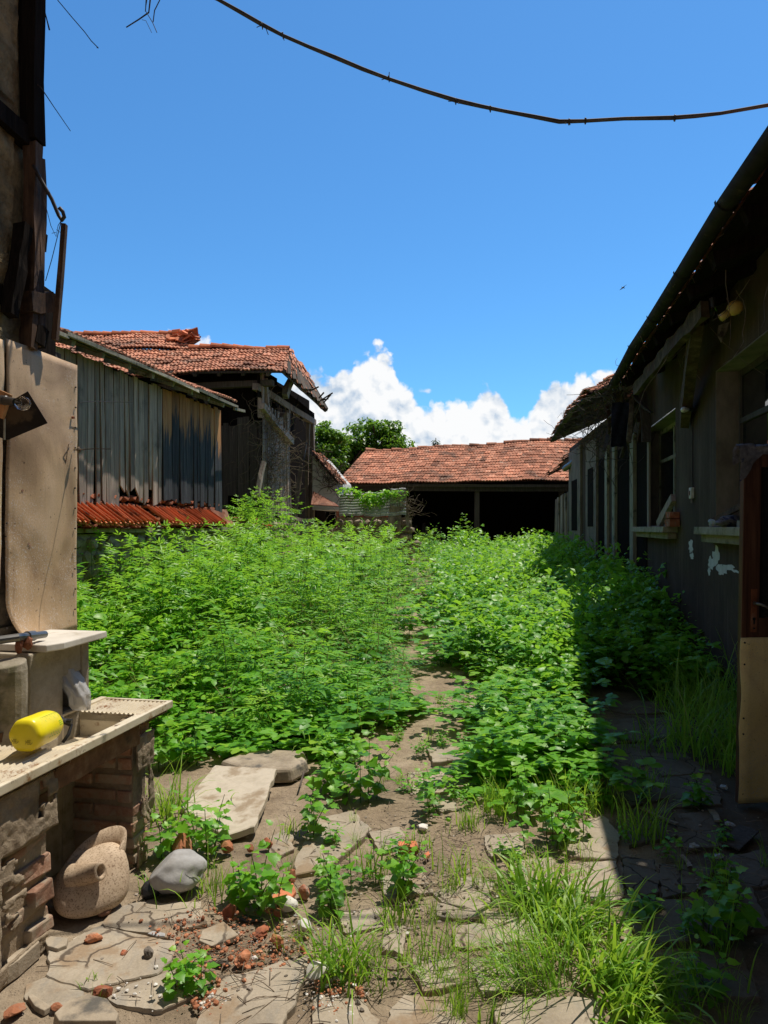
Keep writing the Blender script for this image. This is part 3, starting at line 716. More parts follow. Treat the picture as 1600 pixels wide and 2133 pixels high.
# ------------------------------------------------------------------ left house (near, mud and timber) with its sheet-clad annexe
QL = -2.43 / KN
def left_house():
    t = thing('mud_house', 'near mud and timber house at the left edge, foot clad in tan sheets', 'house', Q(2, QL, 0))
    mb = MB()
    mb.fbox(-3.0, 3.16, QL - 4.5, QL - 0.062, 0.0, 5.4, 0.3)
    relief_wall(mb, 1.6, 3.10, 3.66, 5.35, QL - 0.045, 0.022, res=.018, ragged=0.03, seed=1.3, sc=5)
    relief_wall(mb, 1.6, 3.07, 2.74, 3.58, QL - 0.045, 0.022, res=.018, ragged=0.03, seed=7.7, sc=5)
    relief_wall(mb, 1.6, 3.14, 2.42, 2.70, QL - 0.03, 0.022, res=.018, ragged=0.03, seed=3.7, sc=5)
    mb.build('wall', MT['mud'], t, smooth=False)
    mb = MB()
    mb.fbox(-3.0, 3.44, QL - 4.0, QL - 0.05, 0.0, 2.36, 0.3)
    mb.build('annexe_core', MT['mortar'], t)
    # timbers
    def tim(name, a, b, w, th, mat='wood_brown', seg=6, jit=0.006, label=None):
        m = MB(); m.beam(a, b, w, th, up=PERP, seg=seg, bend=0.008, jit=jit, var=0.5)
        o = m.build(name, MT[mat], t)
        if label: o['label'] = label
    tim('corner_post', Q(3.148, QL - 0.01, 3.52), Q(3.15, QL - 0.01, 5.4), 0.075, 0.09, 'wood_black', label='dark upper corner post')
    tim('corner_post', Q(3.115, QL - 0.005, 2.48), Q(3.135, QL + 0.0, 3.50), 0.055, 0.07, 'wood_brown')
    tim('corner_post', Q(3.175, QL - 0.015, 2.50), Q(3.178, QL - 0.012, 3.45), 0.045, 0.08, 'wood_brown')
    tim('brace', Q(2.955, QL + 0.015, 2.60), Q(3.05, QL + 0.015, 3.06), 0.055, 0.06, 'wood_black')
    tim('beam', Q(0.6, QL - 0.03, 3.66), Q(3.14, QL - 0.03, 3.53), 0.085, 0.07, 'wood_black')
    tim('beam', Q(3.07, QL + 0.01, 2.70), Q(3.225, QL + 0.015, 2.74), 0.10, 0.09, 'wood_brown', seg=3)
    tim('beam', Q(3.12, QL - 0.01, 2.56), Q(3.20, QL - 0.01, 2.54), 0.10, 0.09, 'wood_black', seg=3)
    tim('beam', Q(0.4, QL - 0.05, 2.66), Q(3.02, QL - 0.05, 2.70), 0.09, 0.05, 'wood_black')
    m = MB(); m.box(Q(3.235, QL - 0.03, 3.06), (0.05, 0.05, 0.085), (0.1, 0.1, 0.2), jit=.004); m.build('timber_stub', MT['wood_black'], t)
    m = MB(); m.hexa([Q(3.22, QL - 0.08, 2.44), Q(3.22, QL - 0.05, 2.44), Q(3.385, QL - 0.05, 2.44), Q(3.385, QL - 0.08, 2.44), Q(3.24, QL - 0.08, 2.86), Q(3.24, QL - 0.05, 2.86), Q(3.385, QL - 0.05, 2.84), Q(3.385, QL - 0.08, 2.84)])
    m.build('board', MT['wood_black'], t)
    for i, (s, h) in enumerate(((3.28, 0.11), (3.325, 0.14), (3.37, 0.09), (3.42, 0.10), (3.455, 0.05))):
        m = MB(); m.beam(Q(s, QL - 0.09, 2.40), Q(s + 0.01, QL - 0.09, 2.49 + h * 0.5), 0.04, 0.045, up=PERP, jit=0.006, seg=3); m.build('rotten_lath', MT['wood_shade'], t)
    # roof with overhang, above the frame
    m = MB(); m.hexa([Q(-3.2, QL - 4.7, 7.2), Q(-3.2, QL + 0.50, 5.30), Q(4.0, QL + 0.50, 5.30), Q(4.0, QL - 4.7, 7.2), Q(-3.2, QL - 4.7, 7.3), Q(-3.2, QL + 0.5, 5.4), Q(4.0, QL + 0.5, 5.4), Q(4.0, QL - 4.7, 7.3)])
    m.build('roof', MT['tile'], t)
    # sheets
    from mathutils import noise
    def sheet(s0, s1, z0, z1, curl, seed, bow=0.020):
        m = MB(); N, M_ = 26, 40; vs = []
        for side in (0, 1):
            for j in range(M_ + 1):
                for i in range(N + 1):
                    u, w = i / N, j / M_
                    z = z0 + (z1 - z0) * w; s = s0 + (s1 - s0) * u
                    e = 0.0
                    if curl and w < 0.16:
                        k = (0.16 - w) / 0.16
                        s = s0 + (s1 - s0) * max(u, 0.0) + (0.20 * k * k) * (1 - u) * (s1 - s0)
                        e = 0.05 * k * k * (1 - u)
                    e += bow * math.sin(3.1 * u + seed) * math.sin(2.2 * w + seed) + 0.010 * noise.noise(Vector((s * 3, z * 3, seed))) + 0.004 * noise.noise(Vector((s * 9, z * 9, seed)))
                    vs.append(Q(s, QL + e - 0.006 * side, z))
        W = N + 1; T_ = W * (M_ + 1); fs = []
        for j in range(M_):
            for i in range(N):
                a = j * W + i
                fs += [(a, a + 1, a + W + 1, a + W), (T_ + a + W, T_ + a + W + 1, T_ + a + 1, T_ + a)]
        for i in range(N):
            fs += [(T_ + i, T_ + i + 1, i + 1, i), (M_ * W + i, M_ * W + i + 1, T_ + M_ * W + i + 1, T_ + M_ * W + i)]
        for j in range(M_):
            fs += [(j * W, (j + 1) * W, T_ + (j + 1) * W, T_ + j * W), (j * W + N, T_ + j * W + N, T_ + (j + 1) * W + N, (j + 1) * W + N)]
        m.add(vs, fs, 0.5)
        return m.build('cladding_sheet', MT['sheet'], t, smooth=True)
    sA, sB = sqw(158, 760, QL)[0], sqw(4, 900, QL)[0]
    sh = sheet(sB + 0.022, sA + 0.02, 1.035, 2.485, True, 0.4)
    sh2 = sheet(sB - 1.25, sB - 0.005, 1.0, 2.47, False, 2.1)
    for i in range(30):
        z = 1.12 + i * 0.062 if i < 18 else 1.15 + (i - 18) * 0.11
        ss = sB + 0.035 + R.uniform(-.004, .004) if i < 18 else sA + R.uniform(-.004, .004)
        m = MB(); m.tube([Q(ss - .006, QL - 0.002, z), Q(ss - .006, QL + 0.0045, z)], 0.0045, 6); m.build('nail', MT['wire'], sh)
    for px, py in ((55, 1133), (58, 1137), (42, 1022), (150, 870)):
        s, z = sqw(px, py, QL); m = MB(); m.tube([Q(s, QL + 0.0, z), Q(s, QL + 0.014, z)], 0.007, 7); m.build('nail', MT['rust'], sh)
    # ragged render above the tap, at the foot of the sheet
    m = MB()
    relief_wall(m, sB - 0.8, sA - 0.05, 0.0, 1.12, QL - 0.03, 0.012, seed=4.2)
    m.build('foot_render', MT['mortar'], t)
    return t
left_house()

def hook_things():
    # bent iron hook on the corner post
    P = lambda px, py, dq=0.0: onwall(px, py, QL + 0.03 + dq)
    def pa(px, py, Y): return at(px, py, Y)
    m = MB(); m.tube([pa(70, 345, 3.5), pa(86, 376, 3.5), pa(108, 415, 3.52), pa(122, 448, 3.54), pa(129, 459, 3.54), pa(134, 452, 3.52), pa(131, 441, 3.51), pa(123, 432, 3.5)], 0.0095, 8)
    tag(m.build('iron_hook', MT['wire'], smooth=True), 'bent rusty iron hook rod sticking out of the mud house corner post', 'hook')
    m = MB(); m.beam(pa(115, 708, 3.62), pa(134, 467, 3.62), 0.024, 0.03, up=(0, 1, 0), seg=4, jit=0.002, bend=0.01)
    tag(m.build('wooden_batten', MT['wood_brown']), 'thin upright batten standing beside the mud house corner under the hook', 'batten')
    m = MB(); m.tube([pa(86, 402, 3.5), pa(97, 435, 3.52), pa(106, 470, 3.55), pa(117, 493, 3.58), pa(121, 470, 3.58), pa(127, 460, 3.55)], 0.0016, 5)
    m.tube([pa(127, 462, 3.54), pa(118, 500, 3.56), pa(108, 540, 3.6), pa(95, 585, 3.62)], 0.002, 5)
    m.tube([pa(108, 486, 3.57), pa(117, 484, 3.57)], 0.0014, 5); m.tube([pa(118, 478, 3.57), pa(128, 486, 3.57)], 0.0014, 5)
    tag(m.build('barbed_wire', MT['wire']), 'thin twisted wire hanging from the iron hook beside the batten', 'wire')
    m = MB(); m.tube([at(86, -140, 3.6), at(88, 0, 3.6), at(95, 30, 3.6), at(103, 62, 3.6)], [0.004, 0.0035, 0.003, 0.0045], 6)
    tag(m.build('hanging_wire', MT['wire']), 'short dark wire end hanging at the top of the frame right beside the mud house', 'wire')
    m = MB(); m.tube([at(75, -120, 3.7), at(120, 0, 3.7), at(150, 36, 3.7), at(176, 66, 3.7), at(190, 85, 3.7), at(205, 100, 3.7), at(202, 99, 3.69)], 0.0024, 5)
    tag(m.build('hanging_wire', MT['wire']), 'long thin curved wire hanging in the sky, ending in a small crook', 'wire')
    m = MB(); m.tube([P(78, 176), at(86, 183, 3.52), at(112, 222, 3.6), at(147, 273, 3.62)], [0.004, 0.003, 0.0022, 0.0018], 5)
    tag(m.build('hanging_wire', MT['wire']), 'straight thin wire slanting down out of the upper mud wall post', 'wire')
    m = MB()
    m.tube([at(315, -170, 3.8), at(313, 0, 3.8), at(310, 26, 3.8), at(290, 40, 3.8), at(263, 57, 3.8)], [0.006, 0.0045, 0.004, 0.0035, 0.003], 6)
    m.tube([at(332, -30, 3.8), at(333, 0, 3.8), at(322, 22, 3.8), at(319, 46, 3.8)], 0.0028, 5)
    m.tube([at(305, -20, 3.78), at(303, 22, 3.78), at(318, 47, 3.78), at(327, 68, 3.78)], 0.002, 5)
    m.tube([at(296, 41, 3.8), at(304, 43, 3.8), at(316, 68, 3.8)], 0.0014, 5)
    m.tube([at(306, 0, 3.8), at(304, 12, 3.8), at(303, 24, 3.8)], 0.0026, 5)
    tag(m.build('hanging_twig', MT['twig']), 'dry branched twig hanging into the sky at the top left', 'twig')
hook_things()

def cable():
    px = [(300, -70), (380, -35), (455, 0), (500, 26), (545, 52), (590, 75), (645, 99), (700, 122), (755, 145), (810, 165), (880, 189), (950, 211), (1000, 222), (1050, 232), (1110, 244), (1165, 255), (1215, 253), (1300, 248), (1400, 247), (1450, 243), (1500, 237), (1600, 220), (1720, 196)]
    pts = [at(x, y, 4.0) for x, y in px]
    pts = [Q(3.2, QL + 0.35, 5.28)] + pts + [Vector((2.9, 4.05, 4.12))]
    t = thing('overhead_cable', 'thick weathered cable sagging across the sky from left to right', 'cable', pts[10])
    m = MB(); m.tube(pts, 0.0082, 8)
    m.tube([p + Vector((0, -0.006, 0.0075 + 0.003 * math.sin(i * 1.7))) for i, p in enumerate(pts)], 0.0042, 6)
    m.build('cable_core', MT['cable'], t, smooth=True)
    for x, y, ends in ((545, 54, ((-10, 3), (14, 18))), (588, 74, ((-8, -8), (4, 10))), (809, 164, ((2, -14), (-14, 2))), (948, 211, ((-14, 0), (8, 5))), (1184, 254, ((4, 6), (-6, 4))), (1404, 246, ((2, 7), (-3, -4))), (1020, 227, ((3, -4),)), (1218, 252, ((2, -4),))):
        m = MB(); c = at(x, y, 4.0)
        ring = [c + Vector((0.005 * math.sin(a * 0.3), -0.014 * math.cos(a), 0.016 * math.sin(a))) for a in np.linspace(0, 6.28 * 1.5, 16)]
        m.tube(ring, 0.003, 5)
        for dx, dy in ends:
            m.tube([c, at(x + dx * 0.6, y + dy * 0.2, 3.99), at(x + dx, y + dy, 3.98)], 0.0022, 5)
        m.build('wire_tie', MT['wire'], t)
cable()

# ------------------------------------------------------------------ lamp on the sheet
def wall_lamp():
    b = at(12, 848, 3.12)
    t = thing('wall_lamp', 'bare clear bulb in black socket on a wooden block before a dark tin plate', 'lamp', b)
    rr = Euler((0, math.radians(24), math.radians(-20)))
    m = MB(); m.box(at(5, 843, 3.14), (0.06, 0.02, 0.115), rr.to_matrix(), jit=0.002); m.build('mounting_block', MT['wood_fresh'], t, bevel=0.002)
    p0, p1 = at(4, 833, 3.12), at(34, 838, 3.05)
    m = MB(); m.tube([p0, p0.lerp(p1, 0.28), p0.lerp(p1, 0.3), p1.lerp(p0, 0.1), p1], [0.021, 0.021, 0.0185, 0.017, 0.0175], 16); m.build('socket', MT['black'], t, smooth=False)
    d = (p1 - p0).normalized()
    prof = [(0.0, 0.012), (0.012, 0.0135), (0.022, 0.018), (0.034, 0.0255), (0.048, 0.0295), (0.062, 0.0285), (0.073, 0.021), (0.079, 0.011), (0.081, 0.001)]
    m = MB(); m.tube([p1 + d * (a * 1.06) for a, r in prof], [r * 1.04 for a, r in prof], 20); bu = m.build('bulb', MT['bulb'], t, smooth=True)
    m = MB(); m.tube([p1, p1 + d * 0.032], 0.003, 6); m.tube([p1 + d * 0.03, p1 + d * 0.045 + Vector((0, 0, 0.01)), p1 + d * 0.045 - Vector((0, 0, 0.01))], 0.0007, 4); m.build('filament_stem', MT['steel'], bu)
    # tin plate standing out from the wall behind the bulb
    A = [at(18, 838, 3.22), at(58, 815, 3.22), at(99, 881, 3.25), at(16, 916, 3.25), at(-40, 900, 3.25), at(-30, 838, 3.22)]
    m = MB(); n = Vector((0.1, -1, 0.1)).normalized() * 0.004
    m.add([p for p in A] + [p - n for p in A], [tuple(range(6)), tuple(range(11, 5, -1))] + [(i, (i + 1) % 6, 6 + (i + 1) % 6, 6 + i) for i in range(6)], 0.4)
    m.build('back_plate', MT['metal_dark'], t)
    m = MB(); m.beam(at(9, 872, 3.15), at(9, 916, 3.15), 0.007, 0.004, up=(0, 1, 0)); m.build('pull_strip', MT['wood_pale'], t)
wall_lamp()

def wall_string():
    p = onwall(157, 937, QL + 0.02)
    m = MB(); rock(m, p + PERP * 0.02, (0.012, 0.012, 0.016), 2, 0.5)
    path = [p + PERP * 0.01, p + PERP * 0.2 + Vector((0, 0.05, 0.0))]
    m.tube([p - PERP * 0.01, p + PERP * 0.05], 0.004, 6)
    m.tube([onwall(150, 920, QL + 0.015), onwall(143, 925, QL + 0.03), onwall(137, 964, QL + 0.012)], 0.0022, 5)
    tag(m.build('string_knot', MT['straw']), 'knotted frayed string on a nail at the far edge of the tan sheet', 'string')
    m = MB(); L = 0.21
    m.tube([p + PERP * 0.04, p + PERP * 0.12 + Vector((0, 0.0, 0.004)), p + PERP * L], 0.0025, 5)
    m.tube([onwall(166, 838, QL + 0.03), onwall(200, 836, QL + 0.03), onwall(232, 837, QL + 0.02), onwall(276, 838, QL + 0.03)], 0.0020, 5)
    tag(m.build('clothes_wire', MT['wire']), 'thin broken wire reaching out from the sheet edge in front of the grey boards', 'wire')
wall_string()
# ------------------------------------------------------------------ low board barn on the left
QB = -5.95 / KN                                        # its wall plane
def board_barn():
    s_end = sqw(458, 1000, QB)[0]
    s_mid = sqw(336, 1000, QB)[0]
    s_st = s_end - 8.5
    QE = -5.68 / KN                                   # eave line
    sE, zE = sqw(485, 847, QE)
    t = thing('board_barn', 'low barn clad in grey weathered vertical boards under a tiled eave, on a stone ledge', 'barn', Q((s_st + s_end) / 2, QB, 0.1))
    m = MB(); xy = lambda s, q: Q(s, q, 0)
    zt = lambda f: zE - 0.06 + R.uniform(-0.04, 0.02)
    def zl(f):
        s = s_st + (s_mid - s_st) * f
        r = (s - (s_mid - 4.0)) / 4.0
        return 2.12 + R.choice((0, 0, 0.0, -0.06, 0.05)) - (0.30 if 0.42 < r < 0.66 else 0.0) + (0.10 if r < 0.25 else 0) - 0.08 * (r > .66)
    boards(m, xy(s_st, QB), xy(s_mid, QB), zl, zt, 0.138, PERP, ragged=0.16, gap=0.016, tilt=0.026, skip=.012)
    m.build('pale_boarding', MT['wood_grey'], t)
    m = MB()
    boards(m, xy(s_mid, QB), xy(s_end, QB), lambda f: 2.0 - 0.10 * (f > .8) + R.choice((0, 0, -0.05, 0.07)), zt, 0.135, PERP, ragged=0.05, gap=0.006, tilt=0.006, dvar=0.42)
    m.build('dark_boarding', MT['wood_burnt'], t)
    # backing, end wall, rubble infill behind the ragged feet
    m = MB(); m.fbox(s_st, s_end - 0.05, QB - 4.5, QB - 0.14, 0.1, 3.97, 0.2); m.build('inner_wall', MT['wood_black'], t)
    m = MB()
    s = s_st
    while s < s_end - 0.1:
        for z in (1.62, 1.72, 1.82, 1.92, 2.02):
            rock(m, Q(s + R.uniform(-.04, .04), QB - 0.05, z + R.uniform(-.02, .02)), (0.11, 0.08, 0.055), 1, 0.3, planes=2, rotz=0.2 + R.uniform(-.2, .2))
        s += 0.19
    m.build('rubble_infill', MT['brick'], t)
    m = MB()
    for ss, zz, ln in ((s_mid - 3.9, 2.03, 0.5), (s_mid - 3.3, 2.10, 0.6), (s_mid - 2.75, 2.12, 0.4), (s_mid - 3.5, 1.92, 0.9)):
        m.beam(Q(ss, QB + 0.01, zz), Q(ss + ln, QB + 0.0, zz + R.uniform(-.05, .05)), 0.07, 0.08, seg=4, jit=0.012)
    for ss, a in ((s_mid - 3.85, 0.25), (s_mid - 3.55, -0.1), (s_mid - 3.35, -0.3), (s_mid - 2.7, 0.05)):
        m.beam(Q(ss, QB + 0.03, 1.7), Q(ss + a, QB + 0.02, 2.1), 0.05, 0.06, seg=3, jit=0.01)
    m.build('charred_sill', MT['wood_black'], t)
    # roof: eave board, rafter tails, tiles
    slope = 0.385
    def rz(q): return zE - (q - QE) * KN * slope * 1.0
    qr = -8.6 / KN
    mb = MB()
    A, B = Q(s_st - 0.4, QE + 0.05, rz(QE) + 0.06), Q(sE + 0.0, QE + 0.05, rz(QE) + 0.06)
    D, C = Q(s_st - 0.4, qr, rz(qr) + 0.06), Q(sE + 0.0, qr, rz(qr) + 0.06)
    def sg(u, v): return Vector((0, 0, 0.025 * math.sin(u * 14) * (1 - v) - 0.03 * math.sin(u * 3.1)))
    tile_roof(mb, A, B, C, D, 42, 9, sag=sg, jit=0.014)
    rf = mb.build('roof', MT['tile'], t)
    m = MB()
    for i in range(5):
        a, b = s_st - 0.4 + (sE - s_st + 0.4) * i / 5, s_st - 0.4 + (sE - s_st + 0.4) * (i + 1) / 5
        m.beam(Q(a, QE + 0.10, rz(QE) - 0.01 + R.uniform(-.02, .02)), Q(b + 0.03, QE + 0.10 + R.uniform(-.02, .02), rz(QE) - 0.01 + R.uniform(-.02, .02)), 0.035, 0.05, seg=3, jit=0.006)
    m.beam(Q(sE - 0.1, QE + 0.07, rz(QE) - 0.06), Q(sE + 0.45, QE + 0.06, rz(QE) - 0.02), 0.04, 0.05)
    m.build('eave_batten', MT['wood_pale'], rf)
    s = s_st + 0.1
    while s < sE + 0.1:
        m = MB()
        m.beam(Q(s, QE + 0.03, rz(QE) - 0.055), Q(s, QB - 0.1, rz(QB - 0.1) - 0.075), 0.065, 0.075, seg=2, jit=0.006)
        m.build('rafter', MT['wood_pale'], rf)
        s += 0.66
    m = MB()
    N = 6
    for k in range(N):
        q0 = QE - 0.03 - k * 0.10
        m.beam(Q(s_st, q0, rz(q0) - 0.02), Q(sE, q0 + R.uniform(-.02, .02), rz(q0) - 0.02), 0.085, 0.014, seg=2)
    m.build('soffit_board', MT['wood_shade'], rf)
    return s_st, s_mid, s_end
BARN = board_barn()

def ledge():
    s_st, s_mid, s_end = BARN
    q0, q1 = QB, -5.66 / KN
    s_far = s_end + 1.9
    t = thing('stone_ledge', 'low rough stone wall with flat cap along the foot of the board barn', 'stone wall', Q((s_st + s_far) / 2, q1, 0.1))
    m = MB()
    m.fbox(s_st, s_far, q0 - 0.4, q1 - 0.10, 0.0, 1.50, 0.2)
    rr = random.Random(5)
    for row in range(6):
        s = s_st + rr.uniform(0, .3); z = 0.35 + row * 0.205
        while s < s_far:
            L = rr.uniform(0.2, 0.42)
            rock(m, Q(s + L / 2, q1 - 0.1, z), (L * 0.56, 0.10, 0.115), 1, 0.22, planes=3, rotz=math.pi / 2 - math.atan(K), seed=rr.random())
            s += L
    for row in range(5):
        q = q1 - 0.1
        while q > q0 - 0.4:
            rock(m, Q(s_far, q, 0.45 + row * 0.22), (0.16, 0.10, 0.12), 1, 0.22, planes=3, rotz=0)
            q -= 0.26
    m.build('stonework', MT['stone'], t)
    m = MB(); s = s_st
    while s < s_far - 0.1:
        L = R.uniform(0.5, 0.9)
        m.fbox(s + 0.005, min(s + L, s_far) - 0.005, q0 - 0.02, q1 + R.uniform(-.03, .03), 1.515 + R.uniform(-.008, .008), 1.575, jit=0.012)
        s += L
    m.build('cap_slab', MT['stone'], t, bevel=0.008)
    # tiles laid on the ledge, sloping from the barn wall to the outer edge: each one a thing
    first = None
    def one_tile():
        mb = MB()
        W_, L_ = 0.20, 0.43
        prof = ((0, 0.03), (0.14, 0.033), (0.2, 0.012), (0.42, 0.012), (0.5, 0.03), (0.58, 0.012), (0.82, 0.012), (0.88, 0.034), (1, 0.03))
        top = [Vector((W_ * k, 0, h)) for k, h in prof] + [Vector((W_ * k, L_, h)) for k, h in prof]
        n = len(prof)
        vs = top + [p - Vector((0, 0, 0.014)) for p in top]
        fs = [(i, i + 1, n + i + 1, n + i) for i in range(n - 1)] + [(2 * n + i, 3 * n + i, 3 * n + i + 1, 2 * n + i + 1) for i in range(n - 1)]
        fs += [(i, 2 * n + i, 2 * n + i + 1, i + 1) for i in range(n - 1)] + [(n + i, n + i + 1, 3 * n + i + 1, 3 * n + i) for i in range(n - 1)]
        fs += [(0, n, 3 * n, 2 * n), (n - 1, 3 * n - 1, 4 * n - 1, 2 * n - 1)]
        mb.add(vs, fs, 0.5)
        return mb
    sT = sqw(425, 1075, -5.95 / KN)[0]
    sG = sqw(288, 1080, -5.9 / KN)[0]
    s = sT - 0.0
    k = 0
    protos = []
    for v in (0.25, 0.45, 0.6, 0.8):
        mb = one_tile(); mb.a = [v] * len(mb.v)
        protos.append(mb)
    made = {}
    while s > BARN[1] - 5.2:
        if not (sG - 0.03 < s < sG + 0.14):
            i = R.randrange(4)
            first_row = s > sG
            lab = ('orange clay tile in the farther ledge row that ends at the rusty sheet' if first_row else
                   'orange clay tile in the nearer ledge row beside the tan sheet edge')
            if i not in made:
                o = protos[i].build('clay_tile', MT['tile_orange'], origin=True); o.location = (0, 0, 0)
                A = np.array(protos[i].v)
                made[i] = o.data; oc = o
            else:
                oc = bpy.data.objects.new('clay_tile', made[i]); COL.objects.link(oc)
            tag(oc, lab, 'roof tile', 'far row of tiles on the barn ledge' if first_row else 'near row of tiles on the barn ledge')
            base = Q(s, q0 + 0.27, 1.755)
            steep = -math.atan2(0.30, 0.44)
            lean = 0.34 + R.uniform(-0.07, 0.07) + (0.05 if first_row else 0.12)
            M_ = Matrix.Rotation(-math.pi / 2 - math.atan(K), 3, 'Z') @ Matrix.Rotation(steep + R.uniform(-.05, .05), 3, 'X') @ Matrix.Rotation(-lean, 3, 'Y') @ Matrix.Rotation(R.uniform(-.05, .05), 3, 'Z')
            oc.rotation_euler = M_.to_euler()
            oc.location = base + Vector((0, 0, R.uniform(-.012, .012)))
            k += 1
        s -= 0.115
    # rusty sheet and loose tiles at the end of the row
    m = MB()
    a = Q(sT + 0.18, q0 + 0.02, 1.98); b = Q(sT + 1.0, q0 + 0.02, 1.94); c = Q(sT + 1.05, q1 - 0.05, 1.67); d = Q(sT + 0.2, q1 + 0.0, 1.63)
    N = 6; vs = []
    for j in range(N + 1):
        for i in range(N + 1):
            p = a.lerp(b, i / N).lerp(d.lerp(c, i / N), j / N) + Vector((0, 0, -0.10 * math.sin(math.pi * j / N) * (0.4 + 0.6 * i / N) + R.uniform(-.006, .006)))
            vs.append(p)
    vs += [p - Vector((0, 0, 0.006)) for p in vs]
    T_ = (N + 1) ** 2; fs = []
    for j in range(N):
        for i in range(N):
            q = j * (N + 1) + i
            fs += [(q, q + 1, q + N + 2, q + N + 1), (T_ + q + N + 1, T_ + q + N + 2, T_ + q + 1, T_ + q)]
    m.add(vs, fs, 0.5)
    tag(m.build('rusty_sheet', MT['rust'], smooth=True), 'bent rusty metal sheet at the far end of the ledge tiles', 'metal sheet')
    m = MB()
    for row in range(3):
        for i in range(8):
            m.fbox(sT + 1.25 + i * 0.24, sT + 1.47 + i * 0.24, q0 + 0.0, q0 + 0.12, 1.58 + row * 0.075, 1.65 + row * 0.075 - 0.006, jit=0.01)
    tag(m.build('brick_course', MT['brick']), 'low crumbling courses of brick on the ledge beyond the rusty sheet', 'brickwork')
    for i in range(14):
        m = MB(); m.box((0, 0, 0.012), (0.2 * R.uniform(.5, 1), 0.24 * R.uniform(.5, 1), 0.022), var=R.random(), jit=0.01)
        o = m.build('broken_tile', MT['tile_orange'], bevel=0.003)
        o.location = Q(sT + 1.1 + R.uniform(0, 1.7), q0 + R.uniform(0.18, 0.45), 1.58 + R.uniform(0, .05)); o.rotation_euler = (R.uniform(-.3, .3), R.uniform(-.3, .3), R.uniform(0, 6))
        tag(o, 'broken clay tile lying loose beside the low brick courses on the ledge', 'broken tile', 'broken tiles on the ledge')
ledge()

